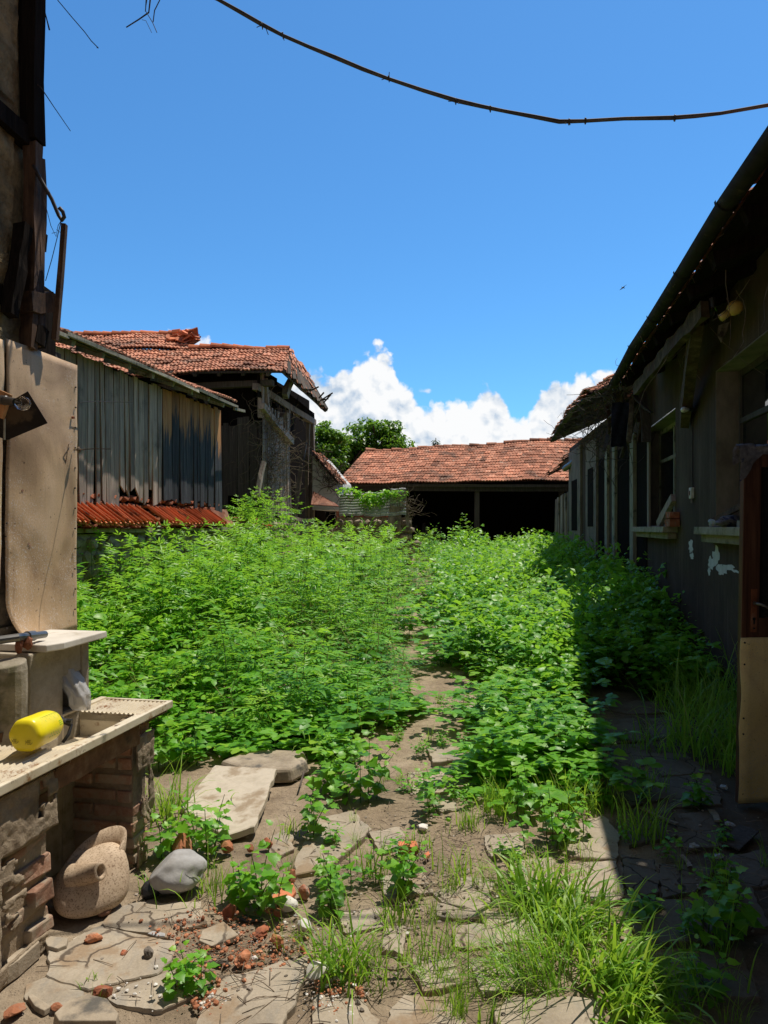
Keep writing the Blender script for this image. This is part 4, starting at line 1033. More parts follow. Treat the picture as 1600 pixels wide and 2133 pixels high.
# ------------------------------------------------------------------ tall barn behind, partly collapsed
def tall_barn():
    Y0 = 17.0
    c0 = at(545, 1040, Y0); s0 = SQ(c0)[0]; qc = SQ(c0)[1]
    s1 = SQ(at(650, 1040, 21.1))[0]
    smid = s0 + 1.75
    zb = 2.0
    t = thing('tall_barn', 'tall half-collapsed wooden barn with red tiled roof and open framed corner', 'barn', Q(s0 + 2, qc, 0.3))
    # front wall, in shade, boards
    m = MB(); pl = Q(s0, qc - 6.5, 0); pr = Q(s0, qc, 0)
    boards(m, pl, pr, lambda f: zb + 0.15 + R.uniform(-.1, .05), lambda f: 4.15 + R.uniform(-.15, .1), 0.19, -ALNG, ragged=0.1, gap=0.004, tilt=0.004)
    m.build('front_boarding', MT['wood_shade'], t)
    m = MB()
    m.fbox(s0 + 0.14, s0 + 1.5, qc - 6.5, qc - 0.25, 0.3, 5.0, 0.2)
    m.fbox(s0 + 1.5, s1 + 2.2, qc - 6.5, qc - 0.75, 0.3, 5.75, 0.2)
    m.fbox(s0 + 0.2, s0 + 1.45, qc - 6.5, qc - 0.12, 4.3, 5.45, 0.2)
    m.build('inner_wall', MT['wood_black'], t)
    # lit side: boards
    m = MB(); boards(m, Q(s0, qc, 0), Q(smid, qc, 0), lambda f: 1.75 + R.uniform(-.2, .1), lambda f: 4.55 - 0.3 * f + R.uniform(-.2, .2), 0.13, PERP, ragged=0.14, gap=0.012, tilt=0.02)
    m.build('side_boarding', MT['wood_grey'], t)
    m = MB(); boards(m, Q(s0 - 0.35, qc + 0.02, 0), Q(s1 + 0.1, qc + 0.02, 0), lambda f: 4.70 + R.uniform(-.12, .05), lambda f: 5.28 - 0.30 * f, 0.16, PERP, ragged=0.06, gap=0.005)
    m.build('gable_boarding', MT['wood_black'], t)
    # stone foot
    m = MB(); rr = random.Random(3)
    m.fbox(s0 - 0.1, s1, qc - 1.2, qc + 0.05, 0.2, 1.6, 0.2)
    for row in range(5):
        s = s0 - 0.1; z = 0.6 + row * 0.25
        while s < s1:
            L = rr.uniform(.22, .45); rock(m, Q(s + L / 2, qc + 0.04, z), (L * .55, .1, .14), 1, .2, planes=3, rotz=math.pi / 2 - math.atan(K), seed=rr.random()); s += L
    m.build('stone_foot', MT['stone'], t)
    # frame posts, sills, braces of the open corner
    def post(name, a, b, w, mat='wood_grey', seg=5, bend=0.03):
        m = MB(); m.beam(a, b, w, w * 0.9, up=PERP, seg=seg, bend=bend, jit=0.008); return m.build(name, MT[mat], t)
    post('post', Q(smid + 0.12, qc, 1.6), Q(smid + 0.0, qc + 0.02, 4.6), 0.12)
    post('post', Q(smid + 0.32, qc + 0.02, 1.62), Q(smid + 0.10, qc + 0.03, 4.75), 0.13, bend=0.06)
    post('post', Q(s1 - 0.05, qc, 1.6), Q(s1 - 0.02, qc, 4.75), 0.14)
    post('post', Q(s1 - 0.28, qc - 0.05, 1.6), Q(s1 - 0.2, qc - 0.05, 4.7), 0.11)
    post('post', Q(s1 - 1.15, qc - 0.9, 1.7), Q(s1 - 1.1, qc - 0.9, 4.8), 0.12, 'wood_shade')
    post('post', Q(s1 - 0.15, qc - 0.95, 1.7), Q(s1 - 0.15, qc - 0.95, 4.8), 0.12, 'wood_shade')
    post('brace', Q(s1 - 1.3, qc - 0.1, 1.7), Q(s1 - 0.3, qc - 0.1, 4.1), 0.11, bend=0.05)
    post('brace', Q(smid + 0.5, qc - 0.4, 1.8), Q(s1 - 0.9, qc - 0.5, 4.3), 0.09, 'wood_shade')
    post('brace', Q(s0 - 0.25, qc + 0.10, 4.45), Q(smid + 0.15, qc + 0.12, 3.85), 0.15, bend=0.05)
    post('sill', Q(smid + 0.2, qc + 0.03, 1.68), Q(s1 + 0.1, qc + 0.03, 1.66), 0.15)
    post('sill', Q(smid + 0.1, qc + 0.08, 1.86), Q(s1 - 0.3, qc + 0.06, 1.80), 0.09, bend=0.05)
    post('top_plate', Q(s0 - 0.4, qc, 4.88), Q(s1 + 0.2, qc, 4.72), 0.16)
    post('top_plate', Q(s0 - 0.15, qc - 6.5, 4.95), Q(s0 - 0.15, qc + 0.35, 5.0), 0.16, 'wood_shade')
    post('post', Q(s0 - 0.05, qc + 0.0, 4.2), Q(s0 - 0.15, qc + 0.05, 5.25), 0.13)
    post('post', Q(s0 + 0.15, qc + 0.12, 4.3), Q(s0 - 0.02, qc + 0.1, 5.15), 0.09)
    post('post', Q(s0 - 0.1, qc - 1.7, 4.0), Q(s0 - 0.1, qc - 1.65, 5.0), 0.10, 'wood_shade')
    post('post', Q(s0 - 0.1, qc - 1.35, 4.2), Q(s0 - 0.1, qc - 1.38, 4.95), 0.08, 'wood_shade')
    o = post('splintered_plank', at(594, 826, 17.6), at(609, 789, 17.9), 0.16, 'wood_pale'); o['label'] = 'pale splintered plank'
    post('loose_pole', at(536, 1035, 16.2), at(550, 962, 16.5), 0.10, 'wood_grey', bend=0.06)
    # roof
    def YS(px, py, Y): return at(px, py, Y)
    RG, F = YS(601, 726, 18.6), YS(588, 771, 16.5)
    RGL, FL = YS(100, 722, 18.6), YS(80, 776, 16.5)
    E, RB = YS(677, 853, 20.9), YS(640, 775, 22.5)
    def sg(u, v): return Vector((0, 0, 0.05 * math.sin(u * 9 + 1) * (1 - v) - 0.05 * math.sin(u * math.pi) * 1.0))
    mb = MB(); tile_roof(mb, FL, F, RG, RGL, 30, 10, sag=sg, jit=0.016)
    rf = mb.build('roof', MT['tile'], t)
    mb = MB(); ridge_caps(mb, YS(395, 724, 18.6), RG, 9, 0.13, sag=lambda u, v: Vector((0, 0, -0.02 + 0.03 * math.sin(u * 7)))); mb.build('ridge_cap', MT['tile_orange'], rf)
    # higher back part of the roof on the left
    A2, B2, C2, D2 = YS(60, 728, 18.5), YS(392, 724, 18.5), YS(392, 697, 20.0), YS(60, 697, 20.0)
    mb = MB(); tile_roof(mb, A2, B2, C2, D2, 21, 6, sag=lambda u, v: Vector((0, 0, 0.03 * math.sin(u * 11))), jit=0.016)
    rb = mb.build('roof', MT['tile'], t)
    mb = MB(); ridge_caps(mb, D2, C2, 17, 0.13); mb.build('ridge_cap', MT['tile_orange'], rb)
    mb = MB()                                          # tumbled tiles at its broken end
    for i in range(34):
        px = R.uniform(352, 408); py = 722 - max(0, (px - 340)) * 0.12 - R.uniform(0, 22)
        mb.box(YS(px, py, 18.9 + R.uniform(0, .9)), (0.28, 0.34, 0.03), (R.uniform(-.7, .7), R.uniform(-.6, .6), R.uniform(0, 3)), var=R.random())
    for i in range(3): mb.tube([YS(360 + i * 15, 694 + i * 1.0, 19.9), YS(376 + i * 15, 692 + i * 1.5, 19.9)], 0.10, 8, var=0.5)
    mb.build('tumbled_tiles', MT['tile_orange'], rb)
    # back slope falling to the right, seen from beneath
    mb = MB(); tile_roof(mb, F, E, RB, RG, 16, 9, jit=0.03, sag=lambda u, v: Vector((0, 0, 0.04 * math.sin(u * 12))))
    rs = mb.build('roof', MT['tile'], t)
    m = MB()
    for i in range(9):
        u = (i + 0.3) / 9; a = F.lerp(E, u); b = RG.lerp(RB, u)
        m.beam(a - Vector((-0.12, 0, 0.08)), b - Vector((0, 0, 0.10)), 0.08, 0.09, jit=0.01, seg=2)
    for i in range(6):
        v = i / 6; a = F.lerp(RG, v); b = E.lerp(RB, v)
        m.beam(a - Vector((0, 0, 0.05)), b - Vector((0, 0, 0.05)), 0.05, 0.03, jit=0.02, seg=3)
    for i in range(7):                                 # broken battens sticking out
        a = F.lerp(E, R.uniform(.1, .9)); m.beam(a, a + Vector((R.uniform(.1, .45), R.uniform(-.3, .2), R.uniform(-.1, .3))), 0.035, 0.03)
    m.build('roof_timber', MT['wood_shade'], rs)
    m = MB()
    for i in range(10):
        u = (i + .4) / 10; a = FL.lerp(F, u)
        m.beam(a + Vector((0, -0.02, -0.09)), a + Vector((0, 1.2, 0.42)), 0.08, 0.09, jit=0.01)
    m.beam(FL + Vector((0, 0.02, -0.03)), F + Vector((0.1, 0.02, -0.03)), 0.05, 0.05, seg=4, bend=0.03)
    m.build('roof_timber', MT['wood_shade'], rf)
    return t, s0, s1, qc, smid
TB = tall_barn()

def dry_vine(name, label, paths, r=0.006, mat='twig', cat='dry vine', n=5):
    m = MB()
    for p in paths: m.tube(p, [r * (1 - 0.6 * i / (len(p) - 1)) for i in range(len(p))], n, cap=False)
    return tag(m.build(name, MT[mat]), label, cat)

def rand_vines(n, a, b, spread, seg=8, wob=0.08, up=Vector((0, 0, 1))):
    out = []
    for _ in range(n):
        s = Vector(a).lerp(Vector(b), R.random()) + Vector((R.gauss(0, spread), R.gauss(0, spread * .4), R.gauss(0, spread)))
        d = Vector((R.gauss(0, .6), R.gauss(0, .25), R.gauss(0.4, .7))).normalized()
        p = [s]
        for k in range(seg):
            d = (d + Vector((R.gauss(0, .45), R.gauss(0, .2), R.gauss(-0.02, .45)))).normalized()
            p.append(p[-1] + d * wob)
        out.append(p)
    return out
def vines_tall_barn():
    s0, qc = TB[1], TB[3]
    ps = rand_vines(170, Q(s0 + 0.1, qc + 0.12, 2.0), Q(s0 + 0.6, qc + 0.14, 4.0), 0.16, 10, 0.10)
    ps += rand_vines(50, Q(s0 + 0.1, qc + 0.12, 3.3), Q(s0 - 0.1, qc + 0.05, 4.2), 0.2, 10, 0.09)
    dry_vine('dry_vine', 'tangle of dry brown vine climbing the lit corner boards of the tall barn', ps, 0.007, 'straw')
vines_tall_barn()

# ------------------------------------------------------------------ between the tall barn and the back barn
def lean_to():
    Y = 20.5
    t = thing('plaster_shed', 'small pale plastered shed gable right of the tall barn, partly hidden by vine', 'shed', at(668, 1060, Y))
    m = MB(); P = [at(651, 1062, Y), at(712, 1062, Y), at(700, 1003, Y), at(651, 945, Y)]
    b = Vector((0.35, 1.8, 0)); m.add(P + [p + b for p in P], [(0, 1, 2, 3), (7, 6, 5, 4), (0, 4, 5, 1), (1, 5, 6, 2), (2, 6, 7, 3), (3, 7, 4, 0)], 0.6)
    m.build('wall', MT['limewash'], t)
    mb = MB(); A = at(704, 1004, Y - .15) ; D = at(649, 940, Y - .15)
    tile_roof(mb, A + b * .5, A, D, D + b * .5, 4, 5, jit=0.03); mb.build('roof', MT['tile'], t)
    dry_vine('dry_vine', 'brown dead vine hanging over the edge of the small plastered shed', rand_vines(70, at(655, 950, Y - .2), at(705, 1030, Y - .2), 0.12, 8, 0.09), 0.010)
    m = MB(); rr = random.Random(8)
    Yw = 19.6
    a, b_ = at(646, 1056, Yw), at(722, 1052, Yw + 0.3)
    m.beam(Vector((a.x, a.y + .3, 0.8)), Vector((b_.x, b_.y + .3, 0.8)), 0.5, 1.5 - 0.0, var=.2)
    for row in range(6):
        x = a.x
        while x < b_.x:
            L = rr.uniform(.16, .34); rock(m, Vector((x + L / 2, Yw + .05, 0.55 + row * 0.19)), (L * .55, .12, .11), 1, .2, planes=3, rotz=0, seed=rr.random()); x += L
    tag(m.build('stone_wall', MT['stone']), 'low dark stone wall under a rusty tin cover beside the tall barn', 'stone wall')
    m = MB()
    p = [at(648, 1052, Yw - .15), at(706, 1056, Yw - .15), at(700, 1050, Yw + .5), at(652, 1024, Yw + .5)]
    m.add(p + [v + Vector((0, 0, .02)) for v in p], [(3, 2, 1, 0), (4, 5, 6, 7), (0, 1, 5, 4), (1, 2, 6, 5), (2, 3, 7, 6), (3, 0, 4, 7)], .5)
    tag(m.build('rusty_cover', MT['rust']), 'flat rusty tin cover lying on the low stone wall beside the tall barn', 'metal sheet')
lean_to()

def tin_fence():
    Y = 19.2
    t = thing('tin_fence', 'leaning fence of pale corrugated zinc sheets on a stone footing', 'fence', at(775, 1090, Y))
    for k, (x0, x1, y0, y1, dy) in enumerate(((706, 762, 1030, 1075, 0), (758, 818, 1026, 1076, -.06), (814, 846, 1018, 1074, -.1))):
        m = MB(); a, b = at(x0, y1, Y + dy - .15), at(x1, y1 - 2, Y + dy - .2); h = (y1 - y0) / FOC * Y
        N, M_ = 4, 40; vs = []
        for j in range(M_ + 1):
            for i in range(N + 1):
                p = a.lerp(b, i / N) + Vector((0, 0, h * j / M_)); p.y += 0.018 * math.sin(j * 1.25) + 0.30 * j / M_
                p.z += 0.012 * math.sin(i * 2 + k)
                vs.append(p)
        fs = [(j * (N + 1) + i, j * (N + 1) + i + 1, (j + 1) * (N + 1) + i + 1, (j + 1) * (N + 1) + i) for j in range(M_) for i in range(N)]
        m.add(vs, fs, .5); o = m.build('zinc_sheet', MT['galv'], t, smooth=True)
        mod = o.modifiers.new('solid', 'SOLIDIFY'); mod.thickness = 0.006
    m = MB(); rr = random.Random(18)
    a, b = at(702, 1100, Y - .05), at(858, 1100, Y - .05)
    m.beam(Vector((a.x, Y + .2, .9)), Vector((b.x, Y + .2, .9)), .4, 1.9 - .0, var=.2)
    for row in range(6):
        x = a.x
        while x < b.x:
            L = rr.uniform(.16, .36); rock(m, Vector((x + L / 2, Y - .02, 0.75 + row * 0.19)), (L * .55, .12, .11), 1, .2, planes=3, rotz=0, seed=rr.random()); x += L
    m.build('stone_footing', MT['stone'], t)
    m = MB(); m.beam(at(820, 1100, Y - .25), at(826, 1055, Y - .2), .35, .05, up=(0, 1, 0), jit=.02, seg=3); m.beam(at(850, 1098, Y - .2), at(842, 1020, Y - .05), .1, .1, up=(0, 1, 0), jit=.01, seg=3)
    m.build('fence_plank', MT['wood_grey'], t)
    dry_vine('dry_vine', 'grey leafless vine tangled over the right end of the zinc fence', rand_vines(55, at(828, 1040, Y - .25), at(855, 1075, Y - .25), .12, 8, .09) + rand_vines(22, at(700, 1080, Y - .25), at(800, 1095, Y - .25), .1, 8, .08), 0.006, 'straw')
tin_fence()

# ------------------------------------------------------------------ back barn across the end of the yard
def back_barn():
    YE, YR = 26.0, 29.6
    t = thing('open_barn', 'long open-fronted barn with sagging red tiled roof across the far end of the yard', 'barn', (2.5, 27, 0.55))
    A, B = at(700, 1006, YE), at(1200, 1000, YE)
    D, C = at(762, 937, YR), at(1230, 916, YR)
    def sg(u, v):
        return Vector((0, 0, (-0.16 * math.exp(-((u - .12) / .13) ** 2) + 0.10 * math.exp(-((u - .75) / .14) ** 2) - 0.09 * math.exp(-((u - .52) / .1) ** 2) - 0.05 * math.exp(-((u - .93) / .06) ** 2)) * (0.35 + .65 * v) * .6 + 0.018 * math.sin(u * 25) * (1 - v)))
    mb = MB(); tile_roof(mb, A, B, C, D, 40, 15, sag=sg, jit=0.010)
    rf = mb.build('roof', MT['tile'], t)
    mb = MB(); ridge_caps(mb, D, C, 26, .12, sag=sg, jit=.03); mb.build('ridge_cap', MT['tile'], rf)
    # hip end on the left, back slope
    mb = MB(); A2 = at(700, 1006, YE); mb.add([A2, D, D + Vector((-1.5, 3.4, -1.6)), A2 + Vector((-.9, 5.5, 0))], [(0, 1, 2, 3)], .3)
    mb.add([D, C, C + Vector((0, 3.6, -1.6)), D + Vector((-.5, 3.6, -1.6))], [(0, 1, 2, 3)], .4); mb.build('roof_slope', MT['tile'], rf)
    ze = A.z
    m = MB(); m.beam(Vector((A.x - .1, YE + .35, ze - .16)), Vector((B.x + .6, YE + .35, ze - .2)), .16, .2, seg=6, jit=.012, var=.4)
    m.beam(Vector((A.x + .1, YE + .12, ze - .07)), Vector((B.x, YE + .12, ze - .1)), .05, .1, seg=8, jit=.012, var=.6); m.build('eave_beam', MT['wood_shade'], t)
    for x in (0.35, 3.45, 6.6):
        m = MB(); m.beam(Vector((x, YE + .5, .4)), Vector((x + .02, YE + .5, ze - .2)), .17, .17, up=(0, 1, 0), seg=3, jit=.012); m.build('post', MT['wood_shade'], t)
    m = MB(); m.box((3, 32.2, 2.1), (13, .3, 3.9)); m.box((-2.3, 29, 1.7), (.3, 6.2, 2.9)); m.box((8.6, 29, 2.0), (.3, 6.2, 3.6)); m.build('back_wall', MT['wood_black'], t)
    m = MB(); m.beam(Vector((A.x + .15, YE + .4, .4)), Vector((A.x + .15, YE + .4, ze - .25)), .3, .5, up=(0, 1, 0))
    for row in range(9):
        for i in range(6): m.box((A.x + .55 + i * .26 + (row % 2) * .1, YE + .6, 1.2 + row * .16), (.25, .12, .145), jit=.008)
    m.build('brick_panel', MT['brick'], t)
    m = MB(); m.box((-.75, YE + .52, 2.62), (.75, .06, .55)); m.build('window_board', MT['wood_grey'], t)
    # stored things glimpsed in the dark
    for i, (x, z, w, h) in enumerate(((0.9, .55, 1.2, 1.3), (1.6, .55, .9, .9))):
        m = MB()
        for k in range(7): m.beam(Vector((x + k * w / 7, 27.6, z)), Vector((x + k * w / 7 + R.uniform(-.2, .2), 28.2, z + h * R.uniform(.7, 1.1))), .12, .04, jit=.01)
        tag(m.build('plank_stack', MT['wood_shade']), ('taller' if i == 0 else 'shorter') + ' stack of old planks leaning in the dark of the open barn', 'plank stack')
back_barn()
# ------------------------------------------------------------------ long house on the right
QR = 1.9 / KN
QG = 1.26                                              # gutter line
ZG = 3.60
def long_house():
    t = thing('long_house', 'long low grey-rendered house with sagging tiled eave along the right side of the yard', 'house', Q(8, QR, 0))
    sF = SQ(at(1186, 1000, 19.6))[0]
    qF = SQ(at(1186, 1000, 19.6))[1]
    # windows on the near wall: (s0, s1, z0, z1)
    def win(px0, px1, pyT, q=QR):
        a, b = sqw(px0, pyT, q), sqw(px1, pyT, q)
        return min(a[0], b[0]), max(a[0], b[0])
    wins = [(5.55, sqw(1490, 790, QR)[0], 1.60, 3.12), (sqw(1407, 870, QR)[0], sqw(1342, 870, QR)[0], 1.60, 3.06)]
    s0, s1, zt = -2.0, 12.0, 3.75
    rec = 0.26
    m = MB()
    def panel(a, b, z0, z1):
        N = max(1, int((b - a) / .5)); M_ = max(1, int((z1 - z0) / .5))
        vs = [Q(a + (b - a) * i / N, QR, z0 + (z1 - z0) * j / M_) for j in range(M_ + 1) for i in range(N + 1)]
        m.add(vs, [(j * (N + 1) + i, (j + 1) * (N + 1) + i, (j + 1) * (N + 1) + i + 1, j * (N + 1) + i + 1) for j in range(M_) for i in range(N)], .5)
    cur = s0
    for a, b, z0, z1 in wins:
        panel(cur, a, 0, zt); panel(a, b, 0, z0); panel(a, b, z1, zt); cur = b
    panel(cur, s1, 0, zt)
    # far bent part of the wall
    P = [(s1, QR), (sF, qF)]
    NF = 14
    vs = [Vector((Q(s1, QR, 0).lerp(Q(sF, qF, 0), i / NF).x, Q(s1, QR, 0).lerp(Q(sF, qF, 0), i / NF).y, z)) for z in (0, 3.75) for i in range(NF + 1)]
    m.add(vs, [(i, NF + 1 + i, NF + 2 + i, i + 1) for i in range(NF)], .5)
    e0, e1 = Q(sF, qF, 0), Q(sF, qF + 4.0, 0)
    m.add([e0, e1, e1 + Vector((0, 0, 4.6)), e0 + Vector((0, 0, 3.75))], [(0, 1, 2, 3)], .5)
    e0, e1 = Q(s0, QR, 0), Q(s0, QR + 4.5, 0)
    m.add([e0, e1, e1 + Vector((0, 0, 5.6)), e0 + Vector((0, 0, 3.75))], [(0, 1, 2, 3)], .5)
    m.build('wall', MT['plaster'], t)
    # lightless rooms behind the openings
    m = MB()
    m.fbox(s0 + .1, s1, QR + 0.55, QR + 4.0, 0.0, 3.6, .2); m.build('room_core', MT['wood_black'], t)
    # window assemblies
    for k, (a, b, z0, z1) in enumerate(wins):
        w = MB()
        w.fbox(a, a + .012, QR + .003, QR + rec, z0, z1); w.fbox(b - .012, b, QR + .003, QR + rec, z0, z1); w.fbox(a + .012, b - .012, QR + .003, QR + rec, z1 - .012, z1); w.fbox(a + .012, b - .012, QR + .003, QR + rec, z0, z0 + .012)
        wf = w.build('window', MT['plaster_pale'], t)
        fr = MB(); q = QR + rec - .05
        f = .05
        fr.fbox(a + .012, a + .012 + f, q, q + .05, z0, z1); fr.fbox(b - .012 - f, b - .012, q, q + .05, z0, z1)
        fr.fbox(a + .06, b - .06, q + .002, q + .048, z1 - .07, z1 - .012); fr.fbox(a + .06, b - .06, q + .002, q + .048, z0 + .012, z0 + .07)
        mid = (a + b) / 2
        fr.fbox(mid - .03, mid + .03, q - .004, q + .054, z0 + .06, z1 - .06)
        zz = z0 + (z1 - z0) * .67
        fr.fbox(a + .06, mid - .03, q + .001, q + .049, zz - .025, zz + .025); fr.fbox(mid + .03, b - .06, q + .001, q + .049, zz - .025, zz + .025)
        fr.build('frame', MT['wood_shade' if k == 0 else 'wood_pale'], wf)
        for (x0, x1) in ((a + .06, mid - .03), (mid + .03, b - .06)):
            for (y0, y1) in ((z0 + .07, zz - .025), (zz + .025, z1 - .07)):
                g = MB(); ts = R.uniform(-.006, .006)
                g.hexa([Q(x0, q + .02, y0), Q(x1, q + .02 + ts, y0), Q(x1, q + .026 + ts, y0), Q(x0, q + .026, y0), Q(x0, q + .02, y1), Q(x1, q + .02 + ts, y1), Q(x1, q + .026 + ts, y1), Q(x0, q + .026, y1)])
                g.build('pane', MT['pane'], wf)
        sl = MB()
        sl.fbox(a - .12, b + .12, QR - .17, QR + .02, z0 - .075, z0 - .002, jit=.004); sl.fbox(a - .09, b + .09, QR - .11, QR - .003, z0 - .15, z0 - .077, jit=.003)
        sl.build('sill', MT['concrete'], wf, bevel=.006)
    # tall pale jambs and lesener strips of the doors further along
    def strip(px, wpx, py0, py1, q, mat, name, out=.03):
        sa = sqw(px, 1000, q)[0]; sb = sqw(px + wpx, 1000, q)[0]
        z0, z1 = sqw(px, py1, q)[1], sqw(px, py0, q)[1]
        mm = MB(); mm.fbox(min(sa, sb), max(sa, sb), q - out, q - .003, z0, z1, jit=.004); return mm.build(name, MT[mat], t)
    strip(1320, 7, 905, 1110, QR, 'wood_pale', 'door_jamb', .05)
    strip(1353, 3, 895, 1100, QR, 'wood_grey', 'door_jamb', .03)
    m = MB(); a, b = sqw(1349, 1000, QR)[0], sqw(1328, 1000, QR)[0]; m.fbox(a, b, QR - .012, QR - .003, .3, 3.0); m.build('door', MT['wood_black'], t)
    def fq(f): return Q(s1, QR, 0).lerp(Q(sF, qF, 0), f)
    for f0, f1, z0, z1, mat, name, out in ((.02, .05, .3, 3.1, 'wood_pale', 'door_jamb', .06), (.075, .20, .3, 3.0, 'wood_black', 'door', .01), (.21, .24, .3, 3.1, 'wood_pale', 'door_jamb', .05), (.30, .33, .3, 3.2, 'wood_pale', 'door_jamb', .05), (.34, .44, .3, 3.0, 'wood_black', 'door', .01), (.45, .62, .3, 3.5, 'plaster_pale', 'pilaster', .05), (.49, .58, 1.6, 2.9, 'wood_black', 'window', .056), (.72, .97, .3, 3.6, 'plaster_pale', 'pilaster', .05), (.78, .90, 1.5, 2.8, 'wood_black', 'window', .056)):
        A, B = fq(f0), fq(f1); n = Vector((-(B - A).y, (B - A).x, 0)).normalized()
        mm = MB(); mm.hexa([A + n * .003 + Vector((0, 0, z0)), A + n * out + Vector((0, 0, z0)), B + n * out + Vector((0, 0, z0)), B + n * .003 + Vector((0, 0, z0)), A + n * .003 + Vector((0, 0, z1)), A + n * out + Vector((0, 0, z1)), B + n * out + Vector((0, 0, z1)), B + n * .003 + Vector((0, 0, z1))])
        mm.build(name, MT[mat], t)
    # white limewash where the render has fallen
    mm = MB()
    def blot(px, py, rx, ry, n=18, seed=0):
        rr = random.Random(seed); c = sqw(px, py, QR); d = onwall(px, py, QR).y / FOC
        pts = []
        for i in range(n):
            an = 6.283 * i / n; k = rr.uniform(.55, 1.15)
            pts.append(Q(c[0] + math.cos(an) * rx * d * k * 3.6, QR - .004, c[1] + math.sin(an) * ry * d * k))
        cc = Q(c[0], QR - .005, c[1]); mm.add(pts + [cc], [(i, (i + 1) % n, n) for i in range(n)], .5)
    blot(1440, 1138, 6, 17, 18, 1); blot(1442, 1158, 5, 8, 18, 6); mm.build('limewash_patch', MT['limewash'], t); mm = MB()
    for px, py, rx, ry, sd in ((1493, 1158, 8, 22, 2), (1482, 1172, 7, 16, 3), (1516, 1182, 16, 8, 4), (1503, 1188, 12, 12, 5), (1478, 1190, 4, 10, 9), (1533, 1190, 9, 3, 10)): blot(px, py, rx, ry, 18, sd)
    mm.build('limewash_patch', MT['limewash'], t)
    # roof: near slab, tiles at the eave, rafters, boards
    sE = 10.15
    slope = 0.40
    def rz(q): return ZG + .06 + (q - QG) * slope
    qr = QR + 3.2
    def sag(u, v): return Vector((0, 0, -.05 * math.sin(u * 6.0) * (1 - v) + .024 * math.sin(u * 23 + 1) * (1 - v) + .010 * math.sin(u * 57) * (1 - v)))
    mb = MB(); tile_roof(mb, Q(-2, QG + .10, rz(QG + .05) - .062), Q(sE, QG + .10, rz(QG + .05) - .062), Q(sE, qr, rz(qr)), Q(-2, qr, rz(qr)), 56, 12, sag=sag, jit=.02)
    rf = mb.build('roof', MT['tile'], t)
    m = MB(); s = -1.9
    while s < sE:
        m.beam(Q(s, QG + .10, rz(QG + .1) - .175), Q(s + R.uniform(-.03, .03), qr - .5, rz(qr - .5) - .175), .09, .11, seg=2, jit=.008); s += .74
    for k in range(26):
        q = QG + .12 + k * .104
        m.beam(Q(-2, q, rz(q) - .118), Q(sE + R.uniform(-.2, .3), q + R.uniform(-.03, .03), rz(q) - .118 + R.uniform(-.015, .015)), .10, .018, seg=5, jit=.006)
    m.build('rafter_and_soffit', MT['wood_black'], rf)
    m = MB()                                            # peeling fascia beam under the gutter
    m.beam(Q(6.3, QG + .24, 3.42), Q(sE - .55, QG + .20, 3.37), .07, .14, seg=16, jit=.018, var=.5)
    m.build('fascia_beam', MT['wood_mossy'], rf)
    m = MB(); a, b = at(1392, 872, 8.7), at(1478, 662, 7.0)
    m.beam(Q(8.5, QR - .06, 2.78), Q(6.75, QG + .28, 3.46), .16, .10, up=PERP, seg=5, jit=.008, bend=.02); m.build('brace', MT['wood_mossy'], t)
    # half-round gutter in jointed lengths
    m = MB(); N = 9; L = 1.22; s = -1.4
    while s < sE - .15:
        e = min(s + L + .04, sE)
        for r, th in ((.068, 0), (.062, 1)):
            vs = []
            for ss in (s, e):
                for k in range(N):
                    an = math.pi * (1.04 + .92 * k / (N - 1)) if True else 0
                    u = (ss + 2) / 12.15
                    vs.append(Q(ss, QG + math.cos(an) * r, ZG + math.sin(an) * r + sag(u, 0).z * .8))
            m.add(vs, [(k, k + 1, N + k + 1, N + k) for k in range(N - 1)], .4)
        rings = []
        for ss in (e - .03, e + .01):
            rings.append([Q(ss, QG + math.cos(math.pi * (1.0 + k / (N - 1))) * .076, ZG + math.sin(math.pi * (1.0 + k / (N - 1))) * .076 + sag((ss + 2) / 12.15, 0).z * .8) for k in range(N)])
        m.add(rings[0] + rings[1], [(k, k + 1, N + k + 1, N + k) for k in range(N - 1)], .6)
        s += L
    m.build('gutter', MT['metal_dark'], rf, smooth=True)
    # broken farther roof reaching further out over the yard
    X0, X1 = at(1292, 792, 10.1), at(1150, 914, 18.2)
    X0 = Q(SQ(X0)[0], SQ(X0)[1], X0.z)
    up = Vector((3.0, -.6, 1.35))
    def sg2(u, v): return Vector((0, 0, .30 * math.sin(u * math.pi) * (1 - v) + .03 * math.sin(u * 23)))
    mb = MB(); tile_roof(mb, X0, X1, X1 + up, X0 + up, 34, 12, jit=.035, sag=sg2)
    r2 = mb.build('broken_roof', MT['tile'], t)
    m = MB()
    for i in range(15):
        u = (i + .2) / 15; a = X0.lerp(X1, u) + sg2(u, 0); m.beam(a + Vector((.02, 0, -.09)), a + up * .5 + Vector((R.uniform(-.1, .1), 0, -.12)), .09, .10, jit=.014, seg=2)
    for k in range(5):
        v = k * .09
        for j in range(4):
            u0, u1 = j / 4, (j + 1) / 4
            m.beam(X0.lerp(X1, u0) + up * v + sg2(u0, v) + Vector((0, 0, -.05)), X0.lerp(X1, u1) + up * v + sg2(u1, v) + Vector((0, 0, -.05)), .11, .02, jit=.02, seg=2)
    m.build('roof_timber', MT['wood_shade'], r2)
    # hanging broken laths and battens at the break
    for i in range(16):
        f = R.random(); a = X0.lerp(X1, f * .35) + Vector((R.uniform(.05, .6), 0, R.uniform(-.25, .0)))
        m = MB(); m.beam(a, a + Vector((R.uniform(-.25, .25), R.uniform(-.4, .4), -R.uniform(.3, .8))), R.uniform(.05, .14), .025, jit=.01, seg=3, bend=.03)
        m.build('hanging_lath', MT['wood_mossy' if i % 2 else 'wood_shade'], r2)
